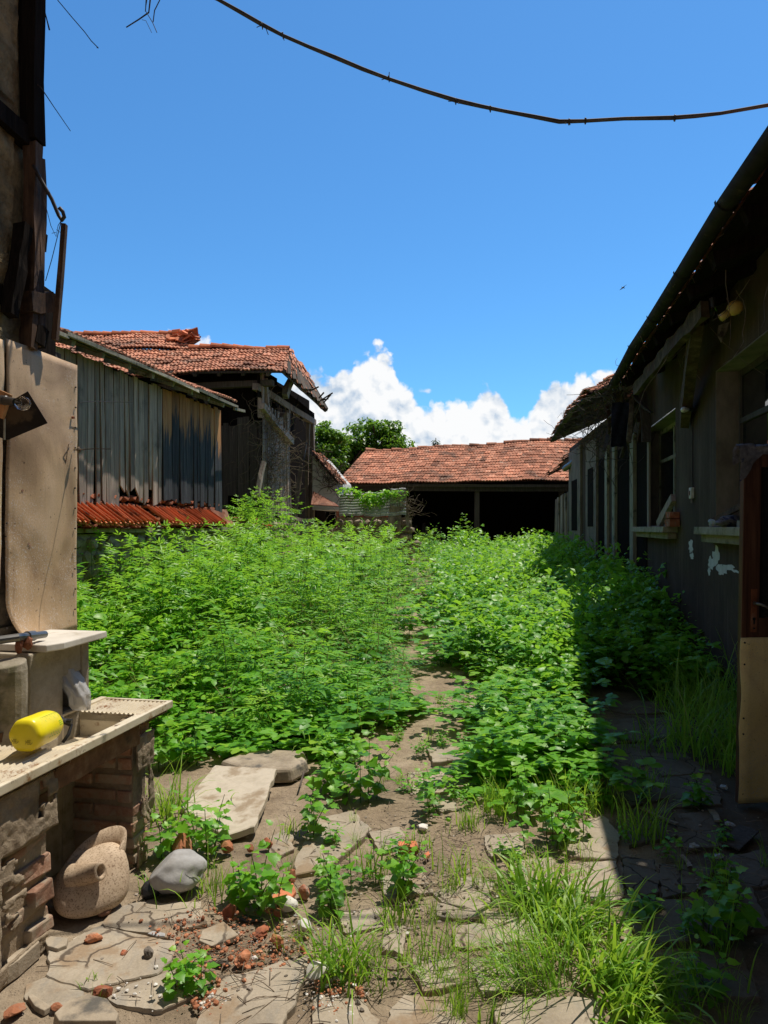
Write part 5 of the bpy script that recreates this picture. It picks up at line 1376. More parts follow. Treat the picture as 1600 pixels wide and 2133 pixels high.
    # low dark outbuilding joining the open barn
    m = MB(); a, b = at(1186, 1060, 19.7), at(1162, 1060, 25.6)
    m.hexa([Vector((a.x, a.y, .3)), Vector((b.x, b.y, .3)), Vector((b.x + 3, b.y, .3)), Vector((a.x + 3, a.y, .3)), Vector((a.x, a.y, 2.6)), Vector((b.x, b.y, 2.6)), Vector((b.x + 3, b.y, 3.2)), Vector((a.x + 3, a.y, 3.2))]); m.build('outbuilding', MT['wood_shade'], t)
    mb = MB(); tile_roof(mb, at(1188, 950, 19.4), at(1139, 992, 25.4), at(1250, 935, 25.4), at(1330, 860, 19.4), 24, 8, jit=.04, sag=lambda u, v: Vector((0, 0, .06 * math.sin(u * 9)))); mb.build('outbuilding_roof', MT['tile'], t)
    m = MB()
    for i in range(9):
        p = at(1186 - i * 3.2, 1050, 19.6 + i * .65); m.beam(Vector((p.x - .04, p.y, .4)), Vector((p.x - .04 + R.uniform(-.05, .05), p.y, 2.55)), .10, .08, up=(1, 0, 0), jit=.01, seg=2)
    m.build('outbuilding_post', MT['wood_grey'], t)
    m = MB(); m.tube([at(1205, 950, 18.6), at(1190, 966, 18.9), at(1177, 975, 19.2)], .07, 10); m.tube([at(1184, 972, 19.1), at(1176, 977, 19.3)], .074, 10); m.build('downpipe', MT['steel'], t)
    return X0, X1
LH = long_house()

def right_clutter():
    X0, X1 = LH
    ps = rand_vines(60, X0 + Vector((.05, .2, -.12)), X0.lerp(X1, .55) + Vector((.22, 0, -.05)), .09, 8, .09)
    ps += rand_vines(90, X0 + Vector((.35, .6, -.35)), X0.lerp(X1, .5) + Vector((.45, 0, -.5)), .18, 10, .11)
    ps += rand_vines(9, X0 + Vector((-.05, .2, .05)), X0.lerp(X1, .1) + Vector((-.05, 0, .1)), .06, 4, .06)
    for p in ps[:200]:
        for v in p:
            lim = X0.z + (X1.z - X0.z) * min(1, max(0, (v.y - X0.y) / (X1.y - X0.y))) + .06
            if v.z > lim: v.z = lim - R.uniform(0, .12)
    dry_vine('dry_vine', 'thick tangle of dead grey vine hanging from the broken eave of the long house', ps, .007, 'twig')
    ps = []
    for i in range(13):
        a = Q(R.uniform(4.6, 8.6), QR - R.uniform(.1, .4), 3.5); p = [a]; d = Vector((R.gauss(0, .25), R.gauss(0, .4), -1))
        for k in range(R.randrange(4, 10)): d = (d + Vector((R.gauss(0, .25), R.gauss(0, .3), R.gauss(0, .15)))).normalized(); p.append(p[-1] + d * .1)
        ps.append(p)
    for i in range(26):
        a = Q(R.uniform(5.0, 10.0), QG + R.uniform(-.03, .12), ZG + R.uniform(-.02, .09)); p = [a]; d = Vector((R.gauss(-.2, .5), R.gauss(0, .6), R.gauss(-.4, .4))).normalized()
        for k in range(R.randrange(2, 5)): d = (d + Vector((R.gauss(0, .35), R.gauss(0, .3), R.gauss(-.2, .25)))).normalized(); p.append(p[-1] + d * .05)
        ps.append(p)
    dry_vine('dry_vine', 'few thin bare stems dangling under the near eave of the long house', ps, .004, 'straw')
    # navy cloth hanging below the broken eave
    m = MB(); N, M_ = 5, 10; c = at(1276, 838, 9.9); vs = []
    for j in range(M_ + 1):
        for i in range(N + 1):
            vs.append(c + Vector((i * .045 - j * .003, .03 * math.sin(i * 2 + j * .6), -j * .062 - .02 * math.sin(i * 3))))
    m.add(vs, [(j * (N + 1) + i, j * (N + 1) + i + 1, (j + 1) * (N + 1) + i + 1, (j + 1) * (N + 1) + i) for j in range(M_) for i in range(N)])
    tag(m.build('hanging_cloth', MT['dark_cloth'], smooth=True), 'dark navy cloth hanging from the broken eave of the long house', 'cloth')
    # bulbs
    def bulb(name, label, p, d, sc=1.0, mat='bulb'):
        t = thing(name, label, 'lamp', p); d = Vector(d).normalized()
        m = MB(); m.tube([p - d * .07 * sc, p - d * .068 * sc, p], [.014 * sc, .021 * sc, .018 * sc], 12); m.build('socket', MT['black'], t)
        prof = [(0, .012), (.02, .018), (.045, .029), (.06, .0285), (.073, .021), (.081, .001)]
        m = MB(); m.tube([p + d * a * sc for a, r in prof], [r * sc for a, r in prof], 16); m.build('bulb', MT[mat], t, smooth=True)
    bulb('bulb_lamp', 'clear bulb hanging in a dark socket from the brace head under the eave', onwall(1486, 640, QG + .30), (0.1, 0, -1), 1.15)
    p = onwall(1435, 853, QR - .11)
    bulb('bulb_lamp', 'small pale bulb sticking out of the long house wall above the switch cable', p, (-1, -.1, -.05), 1.1, 'opal_white')
    p = onwall(1512, 655, QR - .22)
    t = thing('globe_lamp', 'yellowed opal globe lamp under the eave of the long house', 'lamp', p)
    d = Vector((.75, -.2, .55)).normalized()
    m = MB(); m.tube([p - d * .05, p + d * .03], [.032, .032], 14); m.build('neck', MT['opal'], t, smooth=True)
    m = MB(); prof = [(0.02, .03), (.05, .052), (.085, .062), (.12, .052), (.142, .025), (.147, .002)]; m.tube([p + d * a for a, r in prof], [r for a, r in prof], 18); m.build('globe', MT['opal'], t, smooth=True)
    m = MB(); c = onwall(1508, 690, QR - .12)
    m.add([c + Vector(v) for v in ((-.05, 0, .05), (.06, .02, .09), (.04, .03, -.01), (.0, .0, -.05), (-.02, .01, -.1), (-.06, 0, -.04))], [tuple(range(6))]); 
    tag(m.build('torn_paper', MT['wood_pale']), 'torn yellowish scrap hanging beneath the yellow globe lamp', 'paper')
    # switch and cable
    c = onwall(1445, 1027, QR - .0)
    t = thing('wall_switch', 'small pale switch box on the grey wall with a cable running up', 'switch', c)
    m = MB(); s, z = sqw(1445, 1027, QR); m.fbox(s - .05, s + .05, QR - .04, QR - .003, z - .06, z + .06); m.build('box', MT['opal_white'], t, bevel=.006)
    m = MB(); m.fbox(s - .02, s + .02, QR - .052, QR - .041, z - .025, z + .025); m.tube([Q(s, QR - .02, z - .06), Q(s, QR - .02, z - .11)], .012, 8); m.build('toggle', MT['steel'], t)
    m = MB(); m.tube([Q(s, QR - .012, z + .05), Q(s + .005, QR - .012, z + .5), Q(s, QR - .012, z + 1.05)], .006, 6); m.build('cable', MT['wire'], t)
    # things on the sills
    s, z = 9.62, 1.60
    m = MB(); a, b = at(1364, 1092, 9.8), at(1386, 1046, 9.6)
    m.beam(Q(9.75, QR - .10, z + .02), Q(9.25, QR - .02, z + .36), .11, .06, up=PERP, seg=3, jit=.006); tag(m.build('wood_log', MT['wood_grey']), 'split grey log leaning on the farther window sill', 'log')
    m = MB(); m.fbox(8.95, 9.22, QR - .13, QR - .01, z, z + .09, jit=.005); o = m.build('brick', MT['brick'], bevel=.004); tag(o, 'red brick lying at the near end of the farther window sill, under another', 'brick')
    m = MB(); m.fbox(9.0, 9.24, QR - .12, QR - .0, z + .095, z + .17, jit=.012); o = m.build('brick', MT['brick'], bevel=.004); tag(o, 'chipped brick lying on top of another brick on the farther sill', 'brick')
    m = MB(); m.beam(Q(7.05, QR - .12, z + .05), Q(6.1, QR - .04, z + .22), .05, .03, up=PERP, jit=.004, seg=2); tag(m.build('wood_stick', MT['wood_brown']), 'thin reddish stick propped across the near window sill', 'stick')
    m = MB(); rock(m, Q(7.02, QR - .10, z + .035), (.09, .06, .045), 3, .5); tag(m.build('plastic_wad', MT['bag'], smooth=True), 'crumpled plastic wad at the far end of the near window sill', 'plastic bag')
    m = MB(); rock(m, Q(6.55, QR - .09, z + .045), (.17, .07, .05), 3, .35); tag(m.build('cloth_bundle', MT['rag'], smooth=True), 'grey rolled rag lying on the near window sill', 'rag')
    m = MB(); m.fbox(6.05, 6.3, QR - .12, QR - .03, z + .0, z + .05, jit=.004); tag(m.build('wood_block', MT['wood_pale']), 'pale wood block at the near end of the near window sill', 'wood block')
right_clutter()

def open_door():
    # door leaf standing open across the yard at the right edge
    Y = 4.04; x0 = 2.05
    t = thing('wooden_door', 'brown wooden door standing open at the right edge, foot covered with yellowed tin', 'door', (x0 + .4, Y, 0))
    lean = 0.032
    def P(x, z, dy=0): return Vector((x0 + x - lean * (1.0 - z / 2), Y + dy + x * .08, z))
    def slab(name, x0_, x1_, z0, z1, d0, d1, mat, bev=.004, par=None):
        m = MB(); m.hexa([P(x0_, z0, d0), P(x1_, z0, d0), P(x1_, z0, d1), P(x0_, z0, d1), P(x0_, z1, d0), P(x1_, z1, d0), P(x1_, z1, d1), P(x0_, z1, d1)]); return m.build(name, MT[mat], par or t, bevel=bev)
    slab('stile', 0.0, .105, .02, 2.04, 0, .045, 'wood_red')
    slab('stile', .80, .90, .02, 2.04, 0, .045, 'wood_red')
    slab('rail', .106, .799, 1.94, 2.04, .001, .044, 'wood_red')
    slab('rail', .106, .799, .96, 1.08, .001, .044, 'wood_red')
    slab('moulding', .106, .125, 1.08, 1.94, .006, .036, 'wood_black', .002)
    slab('door_panel', .125, .80, 1.08, 1.94, .018, .026, 'pane', 0)
    # tin over the foot
    from mathutils import noise
    m = MB(); N, M_ = 14, 24; vs = []
    for j in range(M_ + 1):
        for i in range(N + 1):
            x = -.012 + .92 * i / N; z = .03 + .94 * j / M_
            vs.append(P(x + .012 * noise.noise(Vector((0, z * 4, 1))) * (i == 0), z, -.008 - .010 * abs(noise.noise(Vector((x * 4, z * 4, 2)))) - .012 * (i == 0) * abs(math.sin(z * 7))))
    m.add(vs, [(j * (N + 1) + i, j * (N + 1) + i + 1, (j + 1) * (N + 1) + i + 1, (j + 1) * (N + 1) + i) for j in range(M_) for i in range(N)], .5)
    o = m.build('tin_cover', MT['sheet_door'], t, smooth=True); md = o.modifiers.new('solid', 'SOLIDIFY'); md.thickness = .0025
    m = MB()
    for j in range(9): c = P(.012, .1 + j * .105 + R.uniform(-.02, .02), -.012); m.tube([c, c + Vector((0, -.006, 0))], .006, 6)
    m.build('tack', MT['wire'], o)
    pl = slab('lock_plate', .052, .088, 1.0, 1.245, -.006, -.001, 'rust', .001)
    m = MB(); c = P(.07, 1.165, -.005)
    m.tube([c, c + Vector((0, -.045, 0)), c + Vector((.012, -.055, -.002)), c + Vector((.07, -.058, -.03)), c + Vector((.13, -.056, -.062))], [.010, .009, .009, .008, .008], 10); m.build('handle', MT['steel'], pl, smooth=True)
    m = MB(); c = P(.07, 1.075, -.006); m.tube([c, c + Vector((0, -.002, 0))], .009, 12); m.beam(c + Vector((0, -.001, 0)), c + Vector((0, -.001, -.03)), .009, .002, up=(0, 1, 0)); c2 = P(.07, 1.022, -.006); m.tube([c2, c2 + Vector((0, -.003, 0))], .006, 8); m.build('keyhole', MT['black'], pl)
    # rag draped over the top corner
    m = MB(); N, M_ = 22, 26; vs = []
    for j in range(M_ + 1):
        for i in range(N + 1):
            u = i / N; v = j / M_
            x = -.035 + .62 * u; fold = .014 * math.sin(i * 1.3 + j * .5) + .022 * noise.noise(Vector((i * .35, j * .35, 0)))
            hang = (.05 + .16 * max(0, 1 - u * 4.5) + .025 * noise.noise(Vector((i * .5, 3, 0))))
            L = (v - .5) * 2
            if abs(L) < .28: y = L / .28 * .035; z = 2.055 + .012 + fold * .5
            else: y = math.copysign(.038 + .02 * abs(fold), L); z = 2.06 - (abs(L) - .28) / .72 * hang * (1.0 if L < 0 else .5)
            vs.append(P(x + fold * .6, z, .022 + y + fold * .4))
    m.add(vs, [(j * (N + 1) + i, j * (N + 1) + i + 1, (j + 1) * (N + 1) + i + 1, (j + 1) * (N + 1) + i) for j in range(M_) for i in range(N)], .5)
    o = m.build('rag', MT['rag'], smooth=True); tag(o, 'dirty grey and navy rag draped over the top corner of the open door', 'rag')
open_door()
# ------------------------------------------------------------------ brick sink by the sheet
MT['brick_old'] = surf('mortar_crusted_brick', [(0.3, (0.20, 0.09, 0.055)), (0.5, (0.36, 0.20, 0.13)), (0.75, (0.48, 0.36, 0.27))], (1, 1, 1), 12, 9, 0.75, 0.2, stain=((0.36, 0.29, 0.21), 7, 0.48, 0.62), bump=(0.9, 0.012))
def brick_sink():
    qf = -1.735
    t = thing('outdoor_sink', 'cream cast sink with ribbed drainboards on two rough brick legs by the mud house', 'sink', Q(2.7, qf - .2, 0))
    s0, s1, b0, b1, qb = 2.02, 3.33, 2.53, 3.10, -2.135
    zt = .715
    # drainboards: ribbed tops
    def ribbed(a, b, name):
        m = MB(); nq = 15; q0, q1 = qb + .035, qf - .0185
        vs = []; va = []
        for i in range(nq * 4 + 1):
            q = q0 + (q1 - q0) * i / (nq * 4)
            h = .0065 * math.sin(2 * math.pi * i / 4 + .6)
            vs += [Q(a, q, zt - .010 + h), Q(b, q, zt - .004 + h)]; va += [.5 + h * 65] * 2
        fs = [(2 * i, 2 * i + 1, 2 * i + 3, 2 * i + 2) for i in range(nq * 4)]
        n = len(vs); vs += [Q(a, q0, zt - .05), Q(a, q1, zt - .05), Q(b, q0, zt - .05), Q(b, q1, zt - .05)]
        # close the ends with the wavy profile
        e0 = [2 * i for i in range(nq * 4 + 1)] + [n + 1, n]; e1 = [2 * i + 1 for i in range(nq * 4 + 1)] + [n + 3, n + 2]
        fs += [tuple(e0), tuple(e1), (n, n + 1, n + 3, n + 2)]
        m.add(vs, fs, va + [.8] * 4); return m.build(name, MT['enamel'], t)
    ribbed(b1, s1 - .018, 'drainboard'); ribbed(s0, b0, 'drainboard')
    # rim
    m = MB()
    m.fbox(s0, s1, qf - .018, qf + .004, zt - .03, zt + .006); m.fbox(b0, b1, qf - .06, qf - .0185, zt - .028, zt - .004); m.fbox(s0, s1, qb, qb + .035, zt - .03, zt + .008)
    m.fbox(s1 - .018, s1 + .004, qb + .035, qf - .018, zt - .03, zt + .004)
    m.a = [.8] * len(m.a); m.build('rim', MT['enamel'], t, bevel=.004)
    # basin: floor and four inner walls with thickness
    m = MB(); zb = zt - .125; th = .022
    m.fbox(b0 - th, b1 + th, qb + .02, qf - .054, zb - .02, zb)
    m.fbox(b0 - th, b0, qb + .036, qf - .056, zb, zt - .012); m.fbox(b1, b1 + th, qb + .036, qf - .056, zb, zt - .012)
    m.fbox(b0, b1, qb + .02, qb + .0345, zb, zt - .031); m.fbox(b0, b1, qf - .075, qf - .055, zb, zt - .031)
    m.a = [.8] * len(m.a); m.build('basin', MT['enamel'], t)
    # rust-stained apron hanging under the front rim
    m = MB(); N = 20; vs = []
    from mathutils import noise
    for i in range(N + 1):
        s = 2.44 + (3.06 - 2.44) * i / N
        vs += [Q(s, qf - .020, zt - .03), Q(s, qf - .026, zt - .135 + .006 * noise.noise(Vector((s * 9, 0, 0)))), Q(s, qf - .040, zt - .03), Q(s, qf - .045, zt - .135)]
    fs = []
    for i in range(N):
        a = i * 4
        fs += [(a, a + 4, a + 5, a + 1), (a + 2, a + 3, a + 7, a + 6), (a + 1, a + 5, a + 7, a + 3)]
    fs += [(0, 1, 3, 2), (N * 4, N * 4 + 2, N * 4 + 3, N * 4 + 1)]
    m.add(vs, fs, .5); m.build('apron', MT['rust_apron'], t)
    # brick legs
    def leg(sa, sb, seed, render):
        rr = random.Random(seed)
        m = MB(); mo = MB()
        z = .0; row = 0
        mo.fbox(sa + .012, sb - .012, -2.36, qf - .062, -.02, zt - .16); mo.fbox(sa + .012, sb - .012, qf - .13, qf - .062, zt - .16, zt - .032)
        while z < zt - .07:
            h = rr.uniform(.058, .07); z1 = min(z + h, zt - .034)
            q = -2.36
            q -= (row % 2) * .12
            if sa > 3 and z1 > zt - .17: q = qf - .13
            while q < qf - .07:
                L = .245; q1 = min(q + L, qf - .045 + rr.uniform(-.014, .012))
                if q1 - q > .05: m.fbox(sa + rr.uniform(-.006, .008), sb + rr.uniform(-.008, .01), max(q, -2.36), q1 - .012, z + .006, z1 - .006, jit=.006)
                q += L
            z = z1 + .012; row += 1
        lg = m.build('brick_leg', MT['brick_old'], t, bevel=.006)
        mo.build('mortar', MT['mortar'], lg)
        # plaster still clinging to it
        p = MB(); from mathutils import noise as nz
        N, M_ = 44, 80; vs = []
        keep = {}
        for j in range(M_ + 1):
            for i in range(N + 1):
                u, v = i / N, j / M_
                s = sa - .004 + (sb - sa + .01) * u; z = -.0 + (zt - .034) * v
                d = .012 + .010 * nz.noise(Vector((s * 14, z * 14, seed))) + .006 * nz.noise(Vector((s * 40, z * 40, seed)))
                vs.append(Q(s, qf - .045 + d, z))
        fs = []
        for j in range(M_):
            for i in range(N):
                v = (j + .5) / M_; u = (i + .5) / N
                k = nz.noise(Vector((u * 2.2, v * 4.5, seed * 3.1))) + .35 * nz.noise(Vector((u * 8, v * 16, seed)))
                if render(u, v, k): a = j * (N + 1) + i; fs.append((a, a + 1, a + N + 2, a + N + 1))
        if fs:
            p.add(vs, fs, .5); o = p.build('plaster_skin', MT['mortar'], lg, smooth=True); md = o.modifiers.new('solid', 'SOLIDIFY'); md.thickness = .008; md.offset = 1
        return lg
    leg(3.05, 3.185, 4, lambda u, v, k: (v > .66 and v < .9) or k > .33)
    leg(1.95, 2.45, 9, lambda u, v, k: not (u > .42 and .10 < v < .66 and k > -.30) and not (u > .8 and k > .1))
    m = MB(); m.fbox(1.9, 3.2, -2.36, -2.30, 0, zt - .12); m.build('back_wall', MT['mortar'], t)
    # broken bricks jutting from the near leg
    for s, q, z, a, w in ((2.36, -1.845, .47, .06, .14), (2.375, -1.838, .30, -.04, .16), (2.385, -1.825, .215, .07, .13), (2.39, -1.835, .08, .03, .16)):
        m = MB(); m.box(Q(s, q, z), (w, .12, .058), (R.uniform(-.06, .06), R.uniform(-.06, .06), math.pi / 2 - math.atan(K) + a), jit=.013)
        m.build('jutting_brick', MT['brick_old'], t, bevel=.008)
def tap_block():
    # concrete water stand with marble cap and niche
    qf = -2.10; s0, s1, z0, z1 = 2.74, 3.18, .0, 1.045
    t = thing('tap_stand', 'rough concrete water stand with a niche, behind the sink against the tan sheet', 'water stand', Q(3.1, qf - .15, 0))
    ns0, ns1, nz0, nz1, nd = 2.97, 3.115, .72, .90, .12
    m = MB(); qb = QL - .02
    m.fbox(s0, ns0, qb, qf, z0, z1, jit=.004); m.fbox(ns1, s1, qb, qf, z0, z1, jit=.004)
    m.fbox(ns0, ns1, qb, qf, z0, nz0); m.fbox(ns0, ns1, qb, qf - .003, nz1, z1); m.fbox(ns0, ns1, qb, qf - nd, nz0, nz1)
    m.build('body', MT['concrete'], t, bevel=.008)
    m = MB()
    ring = lambda z, r, k: [Q(2.625 + math.cos(a) * r * 1.0, -2.115 + math.sin(a) * r, z + k * math.cos(a)) for a in np.linspace(0, 2 * math.pi, 18, endpoint=False)]
    m.rings([ring(.70, .078, 0), ring(.8, .076, 0), ring(.9, .078, 0), ring(1.0, .077, .0), ring(1.03, .072, .012)])
    m.build('stand_pipe', MT['concrete'], t, smooth=False, bevel=.004)
    m = MB(); m.fbox(1.9, 2.74, qb, -2.145, 0, 1.02, jit=.003); m.build('low_wall', MT['concrete'], t, bevel=.01)
    m = MB(); P = [Q(2.775, qb + .02, z1 + .003), Q(2.775, qf + .055, z1 + .003), Q(2.86, qf + .085, z1 + .003), Q(3.215, qf + .075, z1 + .003), Q(3.215, qb + .06, z1 + .003)]
    m.prism(P, .032, .5, .01); sl = m.build('cap_slab', MT['marble'], t, bevel=.005)
    # pipe with red rag joint
    a, b = at(38, 1328, 3.05), at(95, 1321, 3.25)
    pt = MB(); pt.tube([a - Vector((.3, .25, .02)), a, a.lerp(b, .35)], .018, 12); pt.tube([a.lerp(b, .3), a.lerp(b, .55)], .023, 12); pt.tube([a.lerp(b, .5), a.lerp(b, .97)], .0165, 12, cap=False); pt.tube([a.lerp(b, .5), a.lerp(b, .97)], .0125, 12, cap=False)
    d = (b - a).normalized()
    u = d.orthogonal().normalized(); w = d.cross(u); c = a.lerp(b, .97)
    ro = [c + (u * math.cos(x) + w * math.sin(x)) * .0165 for x in np.linspace(0, 6.2832, 12, endpoint=False)]; ri = [c + (u * math.cos(x) + w * math.sin(x)) * .0125 for x in np.linspace(0, 6.2832, 12, endpoint=False)]
    pt.add(ro + ri, [(i, (i + 1) % 12, 12 + (i + 1) % 12, 12 + i) for i in range(12)], .5)
    pt.build('water_pipe', MT['steel'], t, smooth=False)
    m = MB(); rock(m, at(57, 1338, 3.1), (.024, .022, .03), 2, .5); rock(m, at(40, 1345, 3.06), (.016, .018, .035), 2, .4); m.build('pipe_joint', MT['rust'], t)
    # plastic bag stuffed in the niche
    m = MB()
    from mathutils import noise
    rings = []
    M_, N = 34, 40
    for j in range(M_):
        v = j / (M_ - 1)
        c = Q(3.035 + .030 * v, qf - .045 + .075 * min(1, v * 1.6), .925 - .20 * v)
        rx = (.058 - .012 * abs(v - .35) * 2) * (1 if v < .85 else 1 - (v - .85) * 3); ry = .042
        rg = []
        for i in range(N):
            an = 2 * math.pi * i / N
            k = 1 + .30 * noise.noise(Vector((math.cos(an) * 2.2, math.sin(an) * 2.2, v * 2.0))) + .34 * abs(noise.noise(Vector((math.cos(an) * 5, math.sin(an) * 5, v * 1.6)))) - .3 * abs(noise.noise(Vector((math.cos(an) * 9, math.sin(an) * 9, v * 2.5 + 4))))
            rg.append(c + ALNG * math.cos(an) * rx * k + PERP * math.sin(an) * ry * k)
        rings.append(rg)
    m.rings(rings, .5); o = m.build('plastic_bag', MT['bag'], smooth=True); tag(o, 'crumpled clear plastic bag stuffed into the concrete niche', 'plastic bag')
    m = MB(); m.beam(Q(2.35, -2.12, .735), Q(2.62, -2.10, .74), .045, .035, seg=3, jit=.005); tag(m.build('wood_scrap', MT['wood_brown']), 'weathered wood scrap lying behind the yellow bottle on the sink', 'wood scrap')
    m = MB(); m.fbox(2.76, 2.96, -2.135, -2.105, .72, .745, jit=.004); tag(m.build('brick_strip', MT['brick'], bevel=.003), 'narrow brick strip lying between the sink and water stand', 'brick')
tap_block()

def sprayer():
    a, b = at(50, 1533, 2.70), at(112, 1506, 2.93)
    d = (b - a).normalized(); L = (b - a).length
    a = a + Vector((0, 0, .0))
    t = thing('spray_bottle', 'yellow plastic pump sprayer bottle with black head lying in the sink', 'spray bottle', a)
    u = d.cross(Vector((0, 0, 1))).normalized(); w = u.cross(d)
    prof = [(-.006, .020), (-.004, .040), (.0, .055), (.012, .0615), (.05, .0625), (.11, .062), (.16, .0625), (.20, .061), (.225, .054), (.243, .040), (.252, .026), (.262, .021), (.275, .021)]
    sc = L / .26
    rings = []
    for x, r in prof:
        rg = []
        for i in range(36):
            an = 2 * math.pi * i / 36
            k = 1 + (.03 * math.cos(6 * an) if x < .1 else .012 * math.cos(6 * an))
            rg.append(a + d * x * sc + (u * math.cos(an) + w * math.sin(an)) * r * 1.02 * k)
        rings.append(rg)
    m = MB(); m.rings(rings, .5); bo = m.build('bottle', MT['yellow'], t, smooth=True)
    def onb(x, an, dr=.0012):
        rr_ = np.interp(x, [p[0] for p in prof], [p[1] for p in prof]) * 1.02
        return a + d * x * sc + (u * math.cos(an) + w * math.sin(an)) * (rr_ * (1 + .012 * math.cos(6 * an)) + dr)
    # printed scale: a line with ticks along the upper side, a label block
    m = MB()
    def strip(pts, wd, nrm_an=None):
        for p, q in zip(pts[:-1], pts[1:]):
            dd = (q - p).normalized(); nn = ((p - a) - d * (p - a).dot(d)).normalized(); sd = dd.cross(nn) * wd
            m.add([p - sd, p + sd, q + sd, q - sd], [(0, 1, 2, 3)], .5)
    an0 = 1.05
    strip([onb(x, an0) for x in np.linspace(.05, .22, 8)], .0007)
    for i in range(9):
        x = .06 + i * .019; strip([onb(x, an0), onb(x, an0 - .22 - .16 * (i % 2))], .0007)
    for i in range(3): strip([onb(.205 + .0 * i, .40 - i * .12), onb(.172, .40 - i * .12)], .002)
    for i in range(5): strip([onb(.09 + i * .02, -.05 + .0 * i), onb(.10 + i * .02, -.22)], .0012); strip([onb(.085 + i * .022, -.35), onb(.098 + i * .022, -.35)], .0018)
    m.build('printed_scale', MT['green_print'], bo)
    m = MB()                                             # dark scribbled marks on the base
    for cx, cy in ((-.030, -.018), (.024, -.022)):
        for g in range(5):
            gx, gy = cx + .009 * (g % 3 - 1), cy + .008 * (g // 3) - .004
            pts = [a + d * (-.0085) + u * (gx + .0055 * math.cos(k * .9 + g)) + w * (gy + .0045 * math.sin(k * 1.3 + g)) for k in range(9)]
            m.tube(pts, .00045, 4, cap=False)
    m.build('base_marks', MT['black_print'], bo)
    # black pump head with trigger handle
    e = a + d * .272 * sc
    m = MB(); m.tube([e - d * .004, e + d * .018, e + d * .022, e + d * .05], [.024, .024, .018, .016], 14)
    m.tube([e + d * .035 - u * .0, e + d * .045 + u * .028 - w * .004, e + d * .045 + u * .05 - w * .006], [.012, .011, .012], 10)
    hd = m.build('pump_head', MT['black'], t)
    m = MB(); p = e + d * .03
    m.tube([p + u * .01, p + u * .045 - w * .022 + d * .02, p + u * .045 - w * .055 + d * .0, p + u * .035 - w * .082 - d * .03], [.008, .0085, .008, .007], 8); m.build('trigger', MT['black'], hd, smooth=True)
sprayer()

def clay_vessel():
    c = gp(178, 1918)
    c = Vector((c.x - .02, c.y + .11, 0))
    t = thing('clay_vessel', 'mottled beige stoneware vessel with a stubby round spout lying under the sink', 'vessel', c)
    t.scale = (.87, .87, .87)
    f = Vector((.55, -.84, 0)).normalized(); sd = Vector((f.y, -f.x, 0))   # front towards the viewer, sd to the right-hand
    sd = Vector((-f.y, f.x, 0))
    n, mrows = 32, 18
    def sup(v, p): return math.copysign(abs(v) ** p, v)
    m = MB(); rings = []
    for j in range(mrows + 1):
        ph = -math.pi / 2 + math.pi * j / mrows
        z = .118 + .118 * sup(math.sin(ph), .75)
        rr = sup(math.cos(ph), .62)
        hk = (z / .236)
        rg = []
        for i in range(n):
            th = 2 * math.pi * i / n
            x = .178 * sup(math.cos(th), .8) * rr * (1.0 - .06 * hk); y = .15 * sup(math.sin(th), .8) * rr * (1.05 - .35 * hk)
            zz = z + (.05 * (x / .16) + .03 * (-(y) / .15)) * hk
            rg.append(c + sd * x + f * (y + .02 - .05 * hk) + Vector((0, 0, zz)))
        rings.append(rg)
    m.rings(rings, .5, True, True)
    bd = m.build('body', MT['clay'], t, smooth=True)
    # raised back collar with open rim
    m = MB(); b = c - f * .06 + Vector((0, 0, .235)); rings = []
    for k, (h, r, tlt) in enumerate(((-.03, .10, 0), (.0, .115, .03), (.03, .12, .07), (.032, .108, .07), (.0, .09, .03), (-.03, .07, 0))):
        rings.append([b + sd * (math.cos(a) * r * 1.25 + .03) - f * (.02 * h / .1) + f * (math.sin(a) * r * .75) + Vector((0, 0, h * (1 - .6 * math.sin(a)) + tlt * math.cos(a) - .035 - .03 * math.sin(a))) for a in np.linspace(0, 2 * math.pi, 26, endpoint=False)])
    m.rings(rings, .5, False, True); m.build('collar', MT['clay'], t, smooth=True)
    # spout
    p0 = c + f * .05 + Vector((0, 0, .185)) - sd * .055; p1 = p0 + f * .085 + sd * .07 + Vector((0, 0, .035))
    dd = (p1 - p0).normalized(); m = MB()
    m.tube([p0 - dd * .05, p0, p1 - dd * .014, p1 - dd * .013, p1], [.060, .050, .038, .040, .040], 22, cap=False)
    u = dd.orthogonal().normalized(); w = dd.cross(u)
    def rg(p, r): return [p + (u * math.cos(a) + w * math.sin(a)) * r for a in np.linspace(0, 2 * math.pi, 22, endpoint=False)]
    m.rings([rg(p1, .040), rg(p1 + dd * .003, .035), rg(p1, .026), rg(p1 - dd * .09, .024)], .5, False, True)
    m.build('spout', MT['clay'], t, smooth=True)
clay_vessel()

